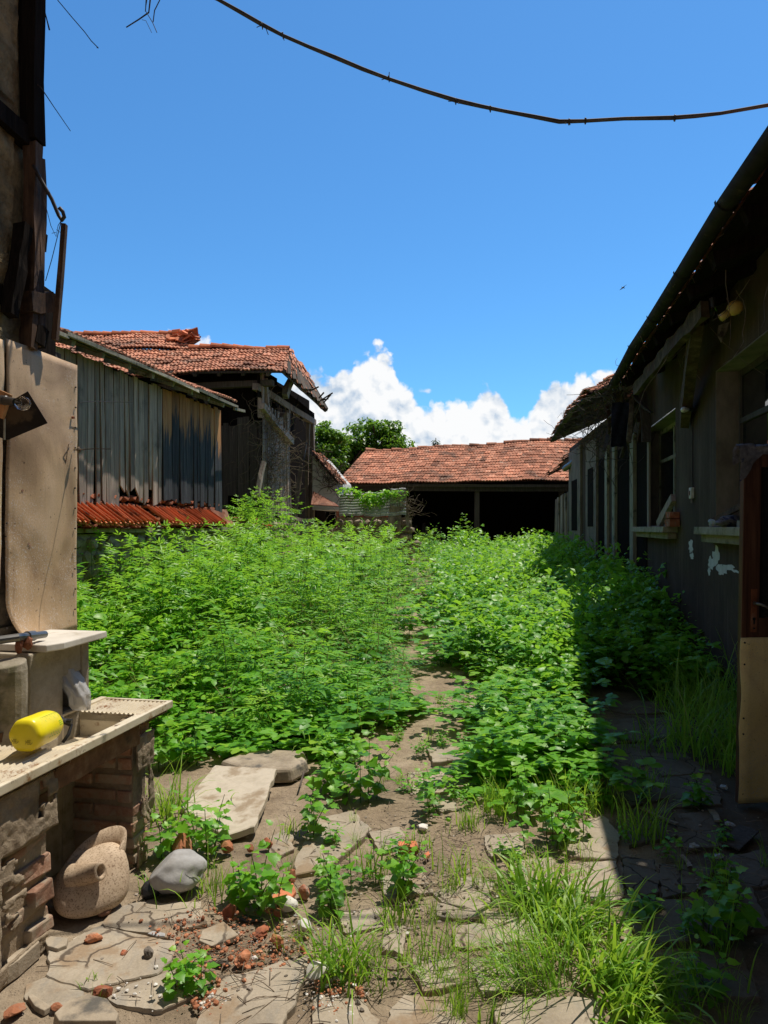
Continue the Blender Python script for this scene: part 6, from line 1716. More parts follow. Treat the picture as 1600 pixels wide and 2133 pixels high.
def small_near():
    c = gp(218, 1905); c.z = 0
    t = thing('clay_lid', 'small round reddish clay stopper lying by the stoneware vessel', 'lid', c)  # a loose round clay lid
    m = MB(); tl = Vector((.1, -.06, 0))
    pr = [(.0, .022), (.004, .027), (.016, .028), (.019, .024), (.021, .024), (.026, .0235), (.030, .019), (.0305, .012), (.028, .008)]
    m.rings([[c + Vector((math.cos(a) * r, math.sin(a) * r, h + .003 + r * math.cos(a) * .15)) for a in np.linspace(0, 6.2832, 24, endpoint=False)] for h, r in pr], .5); m.build('lid_disc', MT['clay_red'] if 'clay_red' in MT else MT['brick'], t, smooth=True)
    # boulder
    b = gp(362, 1868); m = MB(); rock(m, Vector((b.x - .005, b.y + .06, .082)), (.128, .105, .084), 4, .17, seed=21, rotz=.2, planes=1)
    tag(m.build('boulder', MT['boulder'], smooth=True), 'smooth rounded grey river boulder beside the brick sink leg', 'boulder')
    b = gp(330, 1868); m = MB(); rock(m, Vector((b.x - .03, b.y, .03)), (.05, .04, .04), 2, .3); tag(m.build('black_fitting', MT['black']), 'small black plastic fitting in the shadow under the grey boulder', 'fitting')
    # brick lumps
    def lump(px, py, w, h, lab, mat='brick_bit', sub=3, planes=5, rough=.3, seed=None, dep=None):
        p = gp(px, py); k = p.y / FOC
        m = MB(); rock(m, Vector((p.x, p.y + w * k * .25, h * k * .42)), (w * k * .55, (dep or w * .8) * k * .5, h * k * .55), sub, rough, seed=seed or px, planes=planes)
        return tag(m.build({'brick_bit': 'brick_chunk', 'brick': 'brick_chunk', 'white_bit': 'plaster_chunk', 'stone': 'stone_chunk', 'pebble': 'stone_chunk', 'tile_orange': 'tile_shard'}[mat], MT[mat]), lab, {'brick_bit': 'brick chunk', 'brick': 'brick chunk', 'white_bit': 'plaster chunk', 'stone': 'stone', 'pebble': 'stone', 'tile_orange': 'tile shard'}[mat])
    lump(375, 1790, 54, 58, 'large broken orange brick standing behind the grey boulder')
    lump(191, 1972, 34, 24, 'orange brick lump on the big flagstone in front of the clay stopper')
    lump(212, 2086, 40, 32, 'burnt orange brick chunk at the flagstone crack near the bottom left', 'brick')
    lump(116, 2112, 30, 16, 'flat orange brick piece at the bottom left edge beside mossy stones')
    lump(25, 2122, 44, 22, 'bright orange brick slab end in the bottom left corner')
    lump(308, 2000, 26, 24, 'small dark brown stone standing on the flagstone', 'pebble', planes=2)
    lump(257, 1994, 20, 12, 'small dark red stone chip on the flagstone', 'brick', planes=3)
    lump(600, 1902, 36, 30, 'pale cream rounded stone among the brick pieces', 'marble' if False else 'white_bit', planes=1, rough=.12)
    lump(632, 1948, 36, 30, 'angular white plaster block at the end of the rubble strip', 'white_bit', planes=5)
    lump(632, 1874, 28, 28, 'rounded red brick piece beside the pale cream stone', 'brick', planes=1, rough=.2)
    lump(607, 1838, 24, 24, 'small angular brick piece above the pale cream stone', 'brick_bit')
    lump(470, 1778, 30, 24, 'orange brick piece between the young nettles and the pale slab', 'brick_bit')
    lump(521, 1776, 20, 16, 'small orange brick crumb just right of the nettle by the pale slab', 'brick_bit')
    lump(555, 1768, 22, 20, 'red brick wedge at the edge of the cracked flagstone', 'brick')
    lump(476, 1918, 30, 32, 'brick chunk in the shadow of the young nettle by the rubble', 'brick')
    lump(560, 1905, 20, 16, 'orange brick piece left of the pale cream stone', 'brick_bit')
    lump(578, 1912, 22, 20, 'orange brick piece just below the red tile shard', 'brick_bit')
    lump(546, 1888, 24, 22, 'cube-like orange brick piece behind its neighbours in the rubble', 'brick_bit')
    lump(577, 1977, 26, 30, 'tall orange brick piece at the right of the rubble strip', 'brick_bit')
    lump(505, 2012, 40, 24, 'crushed orange brick heap piece at the lower rubble edge', 'brick_bit', rough=.5)
    lump(541, 1953, 36, 16, 'long dark red broken brick lying in the rubble', 'brick')
    lump(632, 1990, 20, 18, 'dark red brick piece at the far right of the rubble', 'brick')
    lump(530, 2008, 16, 14, 'round white plaster piece on the crushed brick heap', 'white_bit')
    lump(440, 2083, 14, 14, 'white plaster piece on the lower large flagstone', 'white_bit')
    lump(748, 2075, 24, 14, 'orange brick sliver lying left of the bottom grass clump', 'brick_bit')
    lump(660, 2045, 50, 34, 'pale broken stone edge of the large bottom flagstone', 'white_bit', planes=6)
    lump(728, 2122, 18, 13, 'single white plaster chip at the very bottom of the yard', 'white_bit')
    lump(880, 1730, 24, 12, 'flat white plaster flake in the grass tuft above the red brick', 'white_bit')
    lump(1040, 1997, 28, 12, 'flat whitish stone flake between grass clumps at the right', 'white_bit')
    lump(690, 1872, 12, 9, 'tiny pale pebble by the nettle stems', 'pebble')
    # flat shards
    def shard(name, lab, cat, poly, h, mat, tilt=0, bev=.003, z=0.0):
        m = MB(); m.prism([gp(x, y) + Vector((0, 0, z)) for x, y in poly], h, .5, .05); o = m.build(name, MT[mat], bevel=bev); tag(o, lab, cat)
        if tilt: o.rotation_euler = (tilt, 0, 0)
        return o
    shard('tile_shard', 'flat curved red tile shard lying in the rubble by the pale cream stone', 'tile shard', ((560, 1882), (575, 1862), (612, 1852), (618, 1866), (600, 1884), (575, 1892)), .018, 'tile_orange', .2)
    shard('red_brick', 'clean rectangular red brick half lying in the path dirt', 'brick', ((828, 1784), (829, 1766), (868, 1765), (873, 1780)), .035, 'tile_orange')
    shard('brick_shard', 'small red brick shard right of the clean brick half', 'brick chunk', ((880, 1788), (893, 1779), (896, 1786), (888, 1793)), .018, 'tile_orange')
    shard('stone_plate', 'loose flat pale stone plate lying on the rubble', 'stone plate', ((413, 1970), (420, 1948), (467, 1930), (500, 1958), (440, 1982)), .022, 'flag', .03)
    shard('slate_shard', 'thin grey slate shard in the crack of the flagstone', 'slate shard', ((306, 1947), (318, 1942), (345, 1946), (344, 1952), (325, 1952)), .006, 'boulder', .1)
    shard('bark_strip', 'dark strip of bark at the lower edge of the rubble', 'bark', ((430, 2010), (450, 2005), (476, 2004), (478, 2016), (455, 2014)), .012, 'bark')
    shard('black_strip', 'black plastic strip lying in the rubble below the red tile shard', 'plastic strip', ((492, 1916), (510, 1908), (549, 1916), (545, 1922), (510, 1922)), .01, 'black')
    shard('stone_plate', 'mossy broken stone plate at the bottom left corner by the sink leg', 'stone plate', ((10, 2015), (38, 1985), (76, 1975), (84, 1995), (40, 2035), (15, 2052)), .06, 'stone')
    shard('stone_plate', 'rough grey stone plate at the bottom edge left of centre', 'stone plate', ((110, 2133), (140, 2105), (180, 2090), (225, 2100), (250, 2133), (245, 2150), (120, 2150)), .035, 'stone')
    shard('stone_plate', 'small flat tan stone plate beside the sink leg foot', 'stone plate', ((92, 1972), (105, 1962), (143, 1966), (140, 1982), (120, 1990), (98, 1984)), .025, 'flag')
    shard('stone_plate', 'pale flat stone plate between the orange lump and the sink leg', 'stone plate', ((150, 1960), (178, 1945), (182, 1950), (172, 1962), (155, 1965)), .008, 'flag_pale')
    shard('stone_plate', 'mossy yellowish stone edge plate in the bottom left', 'stone plate', ((57, 2085), (66, 2080), (108, 2108), (92, 2118), (72, 2108)), .02, 'stone')
    # big thick stones behind
    m = MB(); P = [gp(x, y) for x, y in ((450, 1612), (492, 1592), (560, 1583), (640, 1587), (646, 1612), (610, 1632), (560, 1634), (500, 1628))]
    m.prism(P, .085, .5, .10); tag(m.build('stone_block', MT['stone'], bevel=.02), 'thick rounded brown stone slab behind the pale concrete slab', 'stone slab')
    from mathutils import noise
    cor = [(375, 1690, .02), (448, 1618, .075), (577, 1640, .115), (530, 1745, .06), (470, 1752, .03)]
    ring = []
    for i in range(5):
        a, b = cor[i], cor[(i + 1) % 5]; pa, pb = gp(a[0], a[1]), gp(b[0], b[1]); n = max(3, int((pb - pa).length / .02))
        for k in range(n):
            p = pa.lerp(pb, k / n); nn = Vector((-(pb - pa).y, (pb - pa).x, 0)).normalized()
            ring.append(p + nn * (.008 * noise.noise(p * 11) + .006 * noise.noise(p * 37)) + Vector((0, 0, a[2] + (b[2] - a[2]) * k / n)))
    m = MB(); c = sum(ring, Vector()) / len(ring)
    m.rings([[p - Vector((0, 0, .036)) for p in ring], [p - Vector((0, 0, .004)) for p in ring], [c + (p - c) * .985 for p in ring], [c + (p - c) * .55 + Vector((0, 0, .004 * noise.noise(p * 5))) for p in ring]], .5)
    tag(m.build('concrete_slab', MT['flag_pale']), 'large pale concrete slab lying tilted behind the young nettles', 'concrete slab')
MT['clay_red'] = surf('red_clay', [(0.3, (0.19, 0.10, 0.065)), (0.7, (0.32, 0.18, 0.12))], (1, 1, 1), 20, 6, 0.6, 0.1, bump=(0.3, 0.003))
brick_sink()
small_near()

def paving():
    lit = [
        ((232, 1899), (321, 1877), (376, 1917), (363, 1960), (306, 1946), (212, 1931)),
        ((105, 1987), (208, 1936), (304, 1950), (359, 1963), (350, 2004), (324, 2030), (184, 2065), (101, 2035)),
        ((57, 2057), (101, 2039), (175, 2069), (166, 2081), (105, 2109), (61, 2083)),
        ((227, 2079), (280, 2048), (381, 2022), (416, 2034), (411, 2074), (337, 2105), (245, 2096)),
        ((424, 2043), (569, 2017), (643, 2000), (634, 2039), (586, 2140), (416, 2140)),
        ((666, 1706), (731, 1692), (770, 1730), (753, 1750), (687, 1806), (617, 1824), (622, 1784)),
        ((906, 1863), (963, 1828), (1026, 1837), (1024, 1880), (992, 1900), (920, 1880)),
        ((915, 1885), (990, 1903), (1022, 1884), (1010, 1905), (963, 1918), (918, 1910)),
        ((950, 1933), (1020, 1933), (1033, 1972), (976, 1985), (948, 1975)),
        ((801, 1937), (845, 1933), (840, 1990), (792, 1977)),
        ((810, 2112), (845, 2077), (928, 2090), (976, 2140), (810, 2140)),
        ((1037, 2112), (1059, 2083), (1256, 2088), (1250, 2140), (1037, 2140)),
        ((1173, 1736), (1256, 1701), (1291, 1745), (1282, 1788), (1190, 1784)),
        ((1168, 1806), (1282, 1797), (1300, 1872), (1256, 1885), (1180, 1850)),
        ((906, 1670), (950, 1670), (950, 1690), (915, 1693)), ((1130, 1718), (1165, 1704), (1166, 1726), (1135, 1735)),
        ((890, 1560), (965, 1550), (985, 1580), (905, 1590)), ((945, 1470), (1005, 1462), (1010, 1482), (950, 1492)),
        ((470, 2100), (520, 2080), (560, 2133), (480, 2140)) if False else ((660, 2075), (760, 2085), (790, 2140), (650, 2140)),
        ((1062, 1795), (1150, 1790), (1165, 1850), (1075, 1870)), ((850, 1610), (925, 1605), (940, 1650), (862, 1655)), ((790, 1830), (880, 1815), (900, 1860), (810, 1875)), ((1000, 1905), (1095, 1900), (1110, 1960), (1035, 1968)), ((700, 1900), (790, 1890), (796, 1932), (720, 1945)), ((860, 2000), (940, 1990), (960, 2050), (880, 2070)), ((985, 2000), (1060, 1995), (1075, 2060), (1000, 2072)), ((330, 1885), (420, 1880), (430, 1925), (380, 1935)), ((770, 1735), (830, 1725), (845, 1760), (790, 1772)), ((1010, 1745), (1080, 1735), (1095, 1775), (1025, 1785)), ((560, 1745), (605, 1730), (612, 1770), (570, 1790)),
    ]
    dark = [
        ((1254, 1456), (1390, 1464), (1386, 1484), (1318, 1488), (1266, 1480)), ((1246, 1500), (1322, 1500), (1342, 1542), (1266, 1546)),
        ((1340, 1500), (1400, 1494), (1410, 1530), (1360, 1540)), ((1270, 1556), (1340, 1552), (1362, 1590), (1280, 1606)),
        ((1355, 1570), (1430, 1572), (1478, 1608), (1380, 1616)), ((1374, 1622), (1480, 1614), (1502, 1676), (1398, 1680)),
        ((1282, 1620), (1366, 1614), (1390, 1664), (1302, 1680)), ((1300, 1690), (1395, 1686), (1410, 1740), (1312, 1760)),
        ((1294, 1785), (1366, 1796), (1370, 1860), (1342, 1864), (1306, 1848)), ((1374, 1802), (1482, 1812), (1446, 1860), (1382, 1872)),
        ((1405, 1700), (1490, 1690), (1510, 1760), (1425, 1775)), ((1310, 1880), (1440, 1880), (1470, 1960), (1330, 1970)),
        ((1455, 1880), (1560, 1850), (1600, 1930), (1490, 1960)), ((1420, 1990), (1540, 1985), (1580, 2080), (1440, 2080)), ((1500, 1790), (1590, 1770), (1620, 1840), (1520, 1850)),
    ]
    from mathutils import noise
    def rough_poly(poly):
        P = [gp(x, y) for x, y in poly]; out = []
        for i in range(len(P)):
            a, b = P[i], P[(i + 1) % len(P)]; n = max(2, int((b - a).length / .018))
            for k in range(n):
                p = a.lerp(b, k / n); j = .016 * noise.noise(p * 7) + .010 * noise.noise(p * 23) + .005 * noise.noise(p * 60)
                nn = Vector((-(b - a).y, (b - a).x, 0)).normalized(); out.append(p + nn * j)
        return out
    for k, poly in enumerate(lit + dark):
        m = MB(); P = rough_poly(poly); c = sum(P, Vector()) / len(P); P = [c + (p - c) * 1.045 for p in P]
        h = R.uniform(.003, .010); tx, ty = R.uniform(-.02, .02), R.uniform(-.015, .015)
        n = len(P); rings = []
        for f, hh in ((1.0, -.03), (1.0, h - .005), (.985, h), (.6, h + .002), (.25, h + .002)):
            rings.append([c + (p - c) * f + Vector((0, 0, hh + (p - c).x * tx * f + (p - c).y * ty * f + .003 * noise.noise((c + (p - c) * f) * 7))) for p in P])
        m.rings(rings, R.uniform(.35, .65))
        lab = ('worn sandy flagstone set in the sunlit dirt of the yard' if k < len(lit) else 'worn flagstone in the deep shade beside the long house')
        tag(m.build('flagstone', MT['flag' if k < len(lit) else 'flag_shaded']), lab, 'flagstone', 'sunlit flagstones of the yard' if k < len(lit) else 'shaded flagstones of the yard')
paving()

def rubble():
    # loose crumbs: too many to count
    def scatter(name, label, cat, mat, n, area, size, seed):
        rr = np.random.default_rng(seed); m = MB(); k = 0; tries = 0
        while k < n and tries < n * 30:
            tries += 1
            i = rr.integers(len(area)); cx, cy, sx, sy = area[i]
            px, py = rr.normal(cx, sx), rr.normal(cy, sy)
            if py < 1500 or py > 2160: continue
            p = gp(px, py); s = size[0] * (size[1] / size[0]) ** (rr.random() ** 2.2)
            rock(m, p + Vector((0, 0, s * .45 + .008)), (s, s * rr.uniform(.6, 1), s * rr.uniform(.45, .8)), 1, .35, planes=2, seed=int(rr.integers(1e9)), var=rr.random())
            k += 1
        tag(m.build(name, MT[mat]), label, cat, kind='stuff')
    strip = [(520, 1960, 60, 22), (480, 1930, 45, 20), (450, 1990, 50, 18), (560, 2000, 45, 16), (430, 2070, 30, 24), (690, 2060, 30, 25), (390, 1940, 35, 18)]
    scatter('brick_crumbs', 'orange brick crumbs strewn between the flagstones', 'rubble', 'brick_bit', 900, strip, (.0025, .014), 1)
    scatter('plaster_crumbs', 'white plaster crumbs strewn among the brick rubble', 'rubble', 'white_bit', 220, [(560, 1965, 50, 20), (660, 2070, 22, 22), (690, 2090, 25, 20), (300, 2070, 40, 18), (450, 2085, 20, 15), (730, 1960, 60, 60), (900, 1800, 120, 90)], (.0025, .011), 2)
    scatter('gravel', 'small brown pebbles and dirt lumps strewn over the yard soil', 'gravel', 'pebble', 1900, [(700, 1900, 260, 120), (900, 1650, 120, 90), (850, 1800, 160, 90), (600, 1980, 90, 60), (1050, 1750, 140, 90), (880, 1850, 40, 50), (1450, 1750, 90, 120)], (.002, .013), 3)
    # straw and dead stems lying on the dirt
    m = MB(); rr = np.random.default_rng(5)
    for i in range(700):
        px, py = (rr.normal(900, 150), rr.normal(1790, 110)) if i % 3 else (rr.normal(600, 200), rr.normal(2000, 70))
        if i % 7 == 0: px, py = rr.normal(1480, 60), rr.normal(1800, 120)
        if py < 1480 or py > 2150: continue
        p = gp(px, py) + Vector((0, 0, .014)); a = rr.random() * 6.28; L = rr.uniform(.03, .13); d = Vector((math.cos(a), math.sin(a), rr.uniform(-.05, .12)))
        m.tube([p, p + d * L * .5 + Vector((0, 0, rr.uniform(0, .008))), p + d * L], [.0016, .0014, .0008], 4)
    tag(m.build('dead_stems', MT['straw']), 'dry dead stems and straw littering the bare dirt', 'straw', kind='stuff')
    # a few sticks and scraps in the shade
    for (x0, y0, x1, y1, w, mat, lab) in ((1338, 1690, 1410, 1728, .025, 'wood_grey', 'longer grey stick lying on the shaded flagstones'), (1482, 1696, 1494, 1722, .03, 'wood_pale', 'short pale lath in the shade near the door'), (1420, 1790, 1438, 1818, .02, 'wood_grey', 'short grey lath on the lower shaded flagstones'), (640, 1580, 625, 1650, .008, 'twig', 'thin dark dead stem curving over the thick stone slab'), (790, 2028, 865, 2025, .012, 'straw', 'bent dry stalk lying across the bottom grass')):
        m = MB(); a, b = gp(x0, y0) + Vector((0, 0, .02)), gp(x1, y1) + Vector((0, 0, .03)); m.beam(a, b, w, max(.006, w * .4), seg=4, jit=.003, bend=.012); tag(m.build('stick', MT[mat]), lab, 'stick')
    m = MB(); m.prism([gp(x, y) + Vector((0, 0, .012)) for x, y in ((1502, 1760), (1540, 1725), (1582, 1738), (1540, 1778))], .008, .5); tag(m.build('board_scrap', MT['wood_shade']), 'dark square board scrap lying in the shade by the door', 'board')
    for px, py, lab in ((1508, 1644, 'crumpled white paper scrap nearest the door on the shaded ground'), (1520, 1722, 'white paper scrap below the pale lath in the shade'), (1446, 1768, 'small bluish paper scrap on the shaded flagstones'), (1496, 1790, 'lowest white paper scrap in the shaded litter')):
        m = MB(); rock(m, gp(px, py) + Vector((0, 0, .015)), (.028, .02, .01), 2, .7); tag(m.build('paper_scrap', MT['bag']), lab, 'paper')
    m = MB(); p = gp(934, 1715); rock(m, p + Vector((0, 0, .02)), (.014, .011, .011), 2, .05); tag(m.build('green_plum', MT['leaf'], smooth=True), 'small unripe green plum lying on the path', 'plum')
rubble()
# ------------------------------------------------------------------ vegetation
class TB_:                                             # triangle buffer
    def __init__(self): self.v = []; self.t = []; self.a = []; self.n = 0
    def put(self, V, T, A):
        self.v.append(V); self.t.append(T + self.n); self.a.append(A); self.n += len(V)
    def merged(self):
        return np.concatenate(self.v), np.concatenate(self.t), np.concatenate(self.a)
def tri_mesh(name, V, T, A, mat):
    me = bpy.data.meshes.new(name)
    me.vertices.add(len(V)); me.vertices.foreach_set('co', V.astype(np.float32).ravel())
    me.loops.add(len(T) * 3); me.loops.foreach_set('vertex_index', T.astype(np.int32).ravel())
    me.polygons.add(len(T)); me.polygons.foreach_set('loop_start', np.arange(len(T), dtype=np.int32) * 3); me.polygons.foreach_set('loop_total', np.full(len(T), 3, dtype=np.int32))
    at_ = me.attributes.new('var', 'FLOAT', 'POINT'); at_.data.foreach_set('value', np.clip(A, 0, 1).astype(np.float32))
    me.update(calc_edges=True); me.validate()
    me.materials.append(mat)
    return me
def link(name, me, loc=(0, 0, 0), parent=None):
    o = bpy.data.objects.new(name, me); COL.objects.link(o); o.location = loc
    if parent is not None: o.parent = parent
    return o

def basis(az, pitch, roll):
    """x = leaf width, y = leaf length, z = leaf normal"""
    ca, sa, cp, sp = math.cos(az), math.sin(az), math.cos(pitch), math.sin(pitch)
    y = np.array([ca * cp, sa * cp, sp]); x = np.array([sa, -ca, 0.0]); z = np.cross(x, y)
    cr, sr = math.cos(roll), math.sin(roll)
    return np.stack([x * cr + z * sr, y, z * cr - x * sr], axis=1)

def leaf_shape(L, W, fold=.25, droop=.2, seg=2, serr=0.0, peak=.38):
    """blade along +y, two halves folded on the midrib"""
    ts = np.linspace(0, 1, seg + 2)
    V, T = [], []
    for i, t in enumerate(ts):
        w = W / 2 * (math.sin(math.pi * t ** (math.log(.5) / math.log(peak)))) ** .8 if 0 < t < 1 else 0.0
        if serr and 0 < t < 1: w *= 1 + serr * (1 if i % 2 else -1)
        z = -droop * L * t * t
        V.append((0, L * t, z))
        if 0 < t < 1: V.append((-w, L * t * 1.0 + serr * L * .04, z + fold * w)); V.append((w, L * t + serr * L * .04, z + fold * w))
    n = seg
    idx = lambda i: 0 if i == 0 else 1 + (i - 1) * 3
    for i in range(seg + 1):
        c0, c1 = idx(i), idx(i + 1)
        if i == 0: T += [(c0, c1, c1 + 1), (c0, c1 + 2, c1)]
        elif i == seg: T += [(c0, c1, c0 + 1), (c0, c0 + 2, c1)]
        else: T += [(c0, c1, c1 + 1), (c0, c1 + 1, c0 + 1), (c0, c0 + 2, c1 + 2), (c0, c1 + 2, c1)]
    return np.array(V, float), np.array(T, int)

def stem_tris(P, r0, r1):
    P = np.array(P, float); V, T = [], []
    for i, p in enumerate(P):
        r = r0 + (r1 - r0) * i / (len(P) - 1)
        for k in range(3):
            a = k * 2.094; V.append(p + np.array([math.cos(a) * r, math.sin(a) * r, 0]))
    for i in range(len(P) - 1):
        for k in range(3):
            a, b, c, d = i * 3 + k, i * 3 + (k + 1) % 3, (i + 1) * 3 + (k + 1) % 3, (i + 1) * 3 + k
            T += [(a, b, c), (a, c, d)]
    return np.array(V), np.array(T)

def elder(h, rr, nodes=6, seg=1, scale=1.0, serr=0.0):
    """upright herb with opposite feathered leaves of long pointed leaflets"""
    lb, sb = TB_(), TB_()
    lean = rr.normal(0, .06, 2)
    pos = lambda f: np.array([lean[0] * h * f * f, lean[1] * h * f * f, h * f])
    V, T = stem_tris([pos(f) for f in np.linspace(0, 1, 4)], .007, .003); sb.put(V, T, np.full(len(V), .5))
    az = rr.random() * 6.28
    for i in range(nodes):
        f = .22 + .78 * i / (nodes - 1); az += 1.57 + rr.normal(0, .2)
        Lr = scale * (.30 if f < .75 else .30 - .55 * (f - .75)) * rr.uniform(.8, 1.15)
        for s in (0, math.pi):
            a = az + s + rr.normal(0, .18); pt = .75 - .85 * (1 - f) - .35 * rr.random() if f < .93 else 1.0 + rr.normal(0, .15)
            B = basis(a, pt, rr.normal(0, .15)); p0 = pos(f)
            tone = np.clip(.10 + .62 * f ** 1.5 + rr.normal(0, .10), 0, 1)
            pairs = 3 if Lr > .18 else 2
            spots = [(.34 + .56 * k / max(1, pairs - 1), sd) for k in range(pairs) for sd in (-1, 1)] + [(.97, 0)]
            for t, sd in spots:
                q = np.array([0, Lr * t, -.12 * Lr * t * t])
                LL = Lr * rr.uniform(.40, .50) * (1.1 if sd == 0 else 1); v, tt = leaf_shape(LL, LL * rr.uniform(.26, .33), .35, rr.uniform(.15, .4), seg, serr, .42)
                an = sd * rr.uniform(.75, 1.05)
                c, s_ = math.cos(an), math.sin(an)
                v2 = np.stack([v[:, 0] * c + v[:, 1] * s_, -v[:, 0] * s_ + v[:, 1] * c, v[:, 2] + v[:, 1] * -.12], 1) + q
                lb.put(p0 + v2 @ B.T, tt, np.full(len(v), tone + rr.normal(0, .07)))
    return lb, sb

def nettle(h, rr, nodes=7, seg=2, size=.085, serr=.12, stems=2, wide=.62, cat=0):
    lb, sb = TB_(), TB_()
    for st in range(stems):
        lean = rr.normal(0, .22, 2); b = rr.normal(0, .05, 2) if stems > 1 else np.zeros(2); hh = h * rr.uniform(.7, 1.1)
        pos = lambda f: np.array([b[0] + lean[0] * hh * f * f, b[1] + lean[1] * hh * f * f, hh * f])
        V, T = stem_tris([pos(f) for f in np.linspace(0, 1, 4)], .0038, .0018); sb.put(V, T, np.full(len(V), .5))
        az = rr.random() * 6.28
        for i in range(nodes):
            f = .15 + .85 * i / (nodes - 1); az += 1.57 + rr.normal(0, .3)
            for s in (0, math.pi):
                a = az + s + rr.normal(0, .25); pl = size * rr.uniform(.5, .9)
                tip = f > .9
                pt = rr.uniform(-.1, .35) if not tip else rr.uniform(.4, .9)
                L = size * (1.25 if .2 < f < .85 else .75) * rr.uniform(.75, 1.2)
                B = basis(a, pt, rr.normal(0, .3)); v, tt = leaf_shape(L, L * wide * rr.uniform(.85, 1.15), .18, rr.uniform(.2, .55), seg, serr, .34)
                v = v + np.array([0, pl, 0]) * .6
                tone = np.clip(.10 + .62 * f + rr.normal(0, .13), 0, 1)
                lb.put(pos(f) + v @ B.T, tt, np.full(len(v), tone))
    return lb, sb

def bramble(h, rr, seg=2, size=.075, canes=4, serr=.12):
    """arching canes with leaves in threes"""
    lb, sb = TB_(), TB_()
    for st in range(canes):
        az = rr.random() * 6.28; reach = h * rr.uniform(.4, 1.0); hh = h * rr.uniform(.7, 1.1)
        pos = lambda f: np.array([math.cos(az) * reach * f ** 1.3, math.sin(az) * reach * f ** 1.3, hh * (1.7 * f - .85 * f * f)])
        V, T = stem_tris([pos(f) for f in np.linspace(0, 1, 5)], .004, .0018); sb.put(V, T, np.full(len(V), .4))
        for i in range(8):
            f = .15 + .85 * i / 7; a = az + rr.normal(0, 1.1) + (1.2 if i % 2 else -1.2); pl = size * rr.uniform(.8, 1.4)
            B = basis(a, rr.uniform(.0, .55), rr.normal(0, .25))
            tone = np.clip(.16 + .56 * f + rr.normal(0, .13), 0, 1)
            for an in (0, 1.25, -1.25):
                L = size * rr.uniform(.85, 1.2) * (1.15 if an == 0 else .95)
                v, tt = leaf_shape(L, L * rr.uniform(.62, .8), .2, rr.uniform(.1, .4), seg, serr, .42)
                c, s_ = math.cos(an), math.sin(an)
                v2 = np.stack([v[:, 0] * c + v[:, 1] * s_, -v[:, 0] * s_ + v[:, 1] * c, v[:, 2]], 1) + np.array([0, pl, 0])
                lb.put(pos(f) + v2 @ B.T, tt, np.full(len(v), tone + rr.normal(0, .05)))
    return lb, sb

def hop(h, rr, seg=4, size=.10):
    """young vine-like plant with broad lobed leaves"""
    lb, sb = nettle(h, rr, 7, seg, size * .74, .22, 4, .85)
    return lb, sb

def tuft(h, rr, n=40, spread=.05, lean=None, width=.007, seg=5, splay=.5):
    tb = TB_()
    for _ in range(n):
        az = rr.random() * 6.28
        if lean is not None: az = lean + rr.normal(0, .9)
        L = h * rr.uniform(.4, 1.15); w = width * rr.uniform(.6, 1.3)
        b = np.array([rr.normal(0, spread), rr.normal(0, spread), 0]); out = rr.uniform(.15, 1) * splay * 1.7; dr = rr.uniform(.5, 1.3)
        V, T = [], []
        side = np.array([-math.sin(az), math.cos(az), 0])
        tw = rr.normal(0, .5)
        p = b.copy(); ang = math.pi / 2 - out * .55
        for i in range(seg + 1):
            f = i / seg; ww = w * (1 - f ** 1.6) * .5 + .0003
            sd = side * math.cos(tw * f) + np.array([0, 0, math.sin(tw * f)])
            V += [p - sd * ww, p + sd * ww]
            d = np.array([math.cos(az) * math.cos(ang), math.sin(az) * math.cos(ang), math.sin(ang)]); p = p + d * L / seg
            ang -= (dr * 2.2 / seg * (.3 + f * 1.5)) * (.35 + .65 * out)
        for i in range(seg): T += [(2 * i, 2 * i + 1, 2 * i + 3), (2 * i, 2 * i + 3, 2 * i + 2)]
        tone = np.clip(rr.normal(.5, .2), 0, .86) if rr.random() > .05 else 1.0
        A = np.repeat(np.clip(np.linspace(-.25, .15, seg + 1) + tone, 0, 1 if tone == 1 else .88), 2)
        tb.put(np.array(V), np.array(T), A)
    return tb

VR = np.random.default_rng(42)
P_ELD = [elder(1.0, VR, nodes=8, seg=1) for _ in range(7)]
P_ELD2 = [elder(1.0, VR, nodes=9, seg=2) for _ in range(5)]
P_NET = [nettle(1.0, VR, nodes=8, seg=1, size=.17, serr=0, stems=3) for _ in range(6)]
P_NET2 = [nettle(.45, VR, nodes=7, seg=4, size=.085, serr=.12, stems=3) for _ in range(7)]
P_BRA = [bramble(.5, VR, seg=1, size=.085, serr=0, canes=5) for _ in range(6)]
P_BRA2 = [bramble(.42, VR, seg=3, size=.072, canes=5) for _ in range(7)]
P_GRS = [tuft(.5, VR, 16, .05, width=.009, seg=4) for _ in range(4)]

def pack(pl):
    return [(a.merged(), b.merged()) for a, b in pl]
P_ELD, P_ELD2, P_NET, P_NET2, P_BRA, P_BRA2 = map(pack, (P_ELD, P_ELD2, P_NET, P_NET2, P_BRA, P_BRA2))
P_GRS = [g.merged() for g in P_GRS]

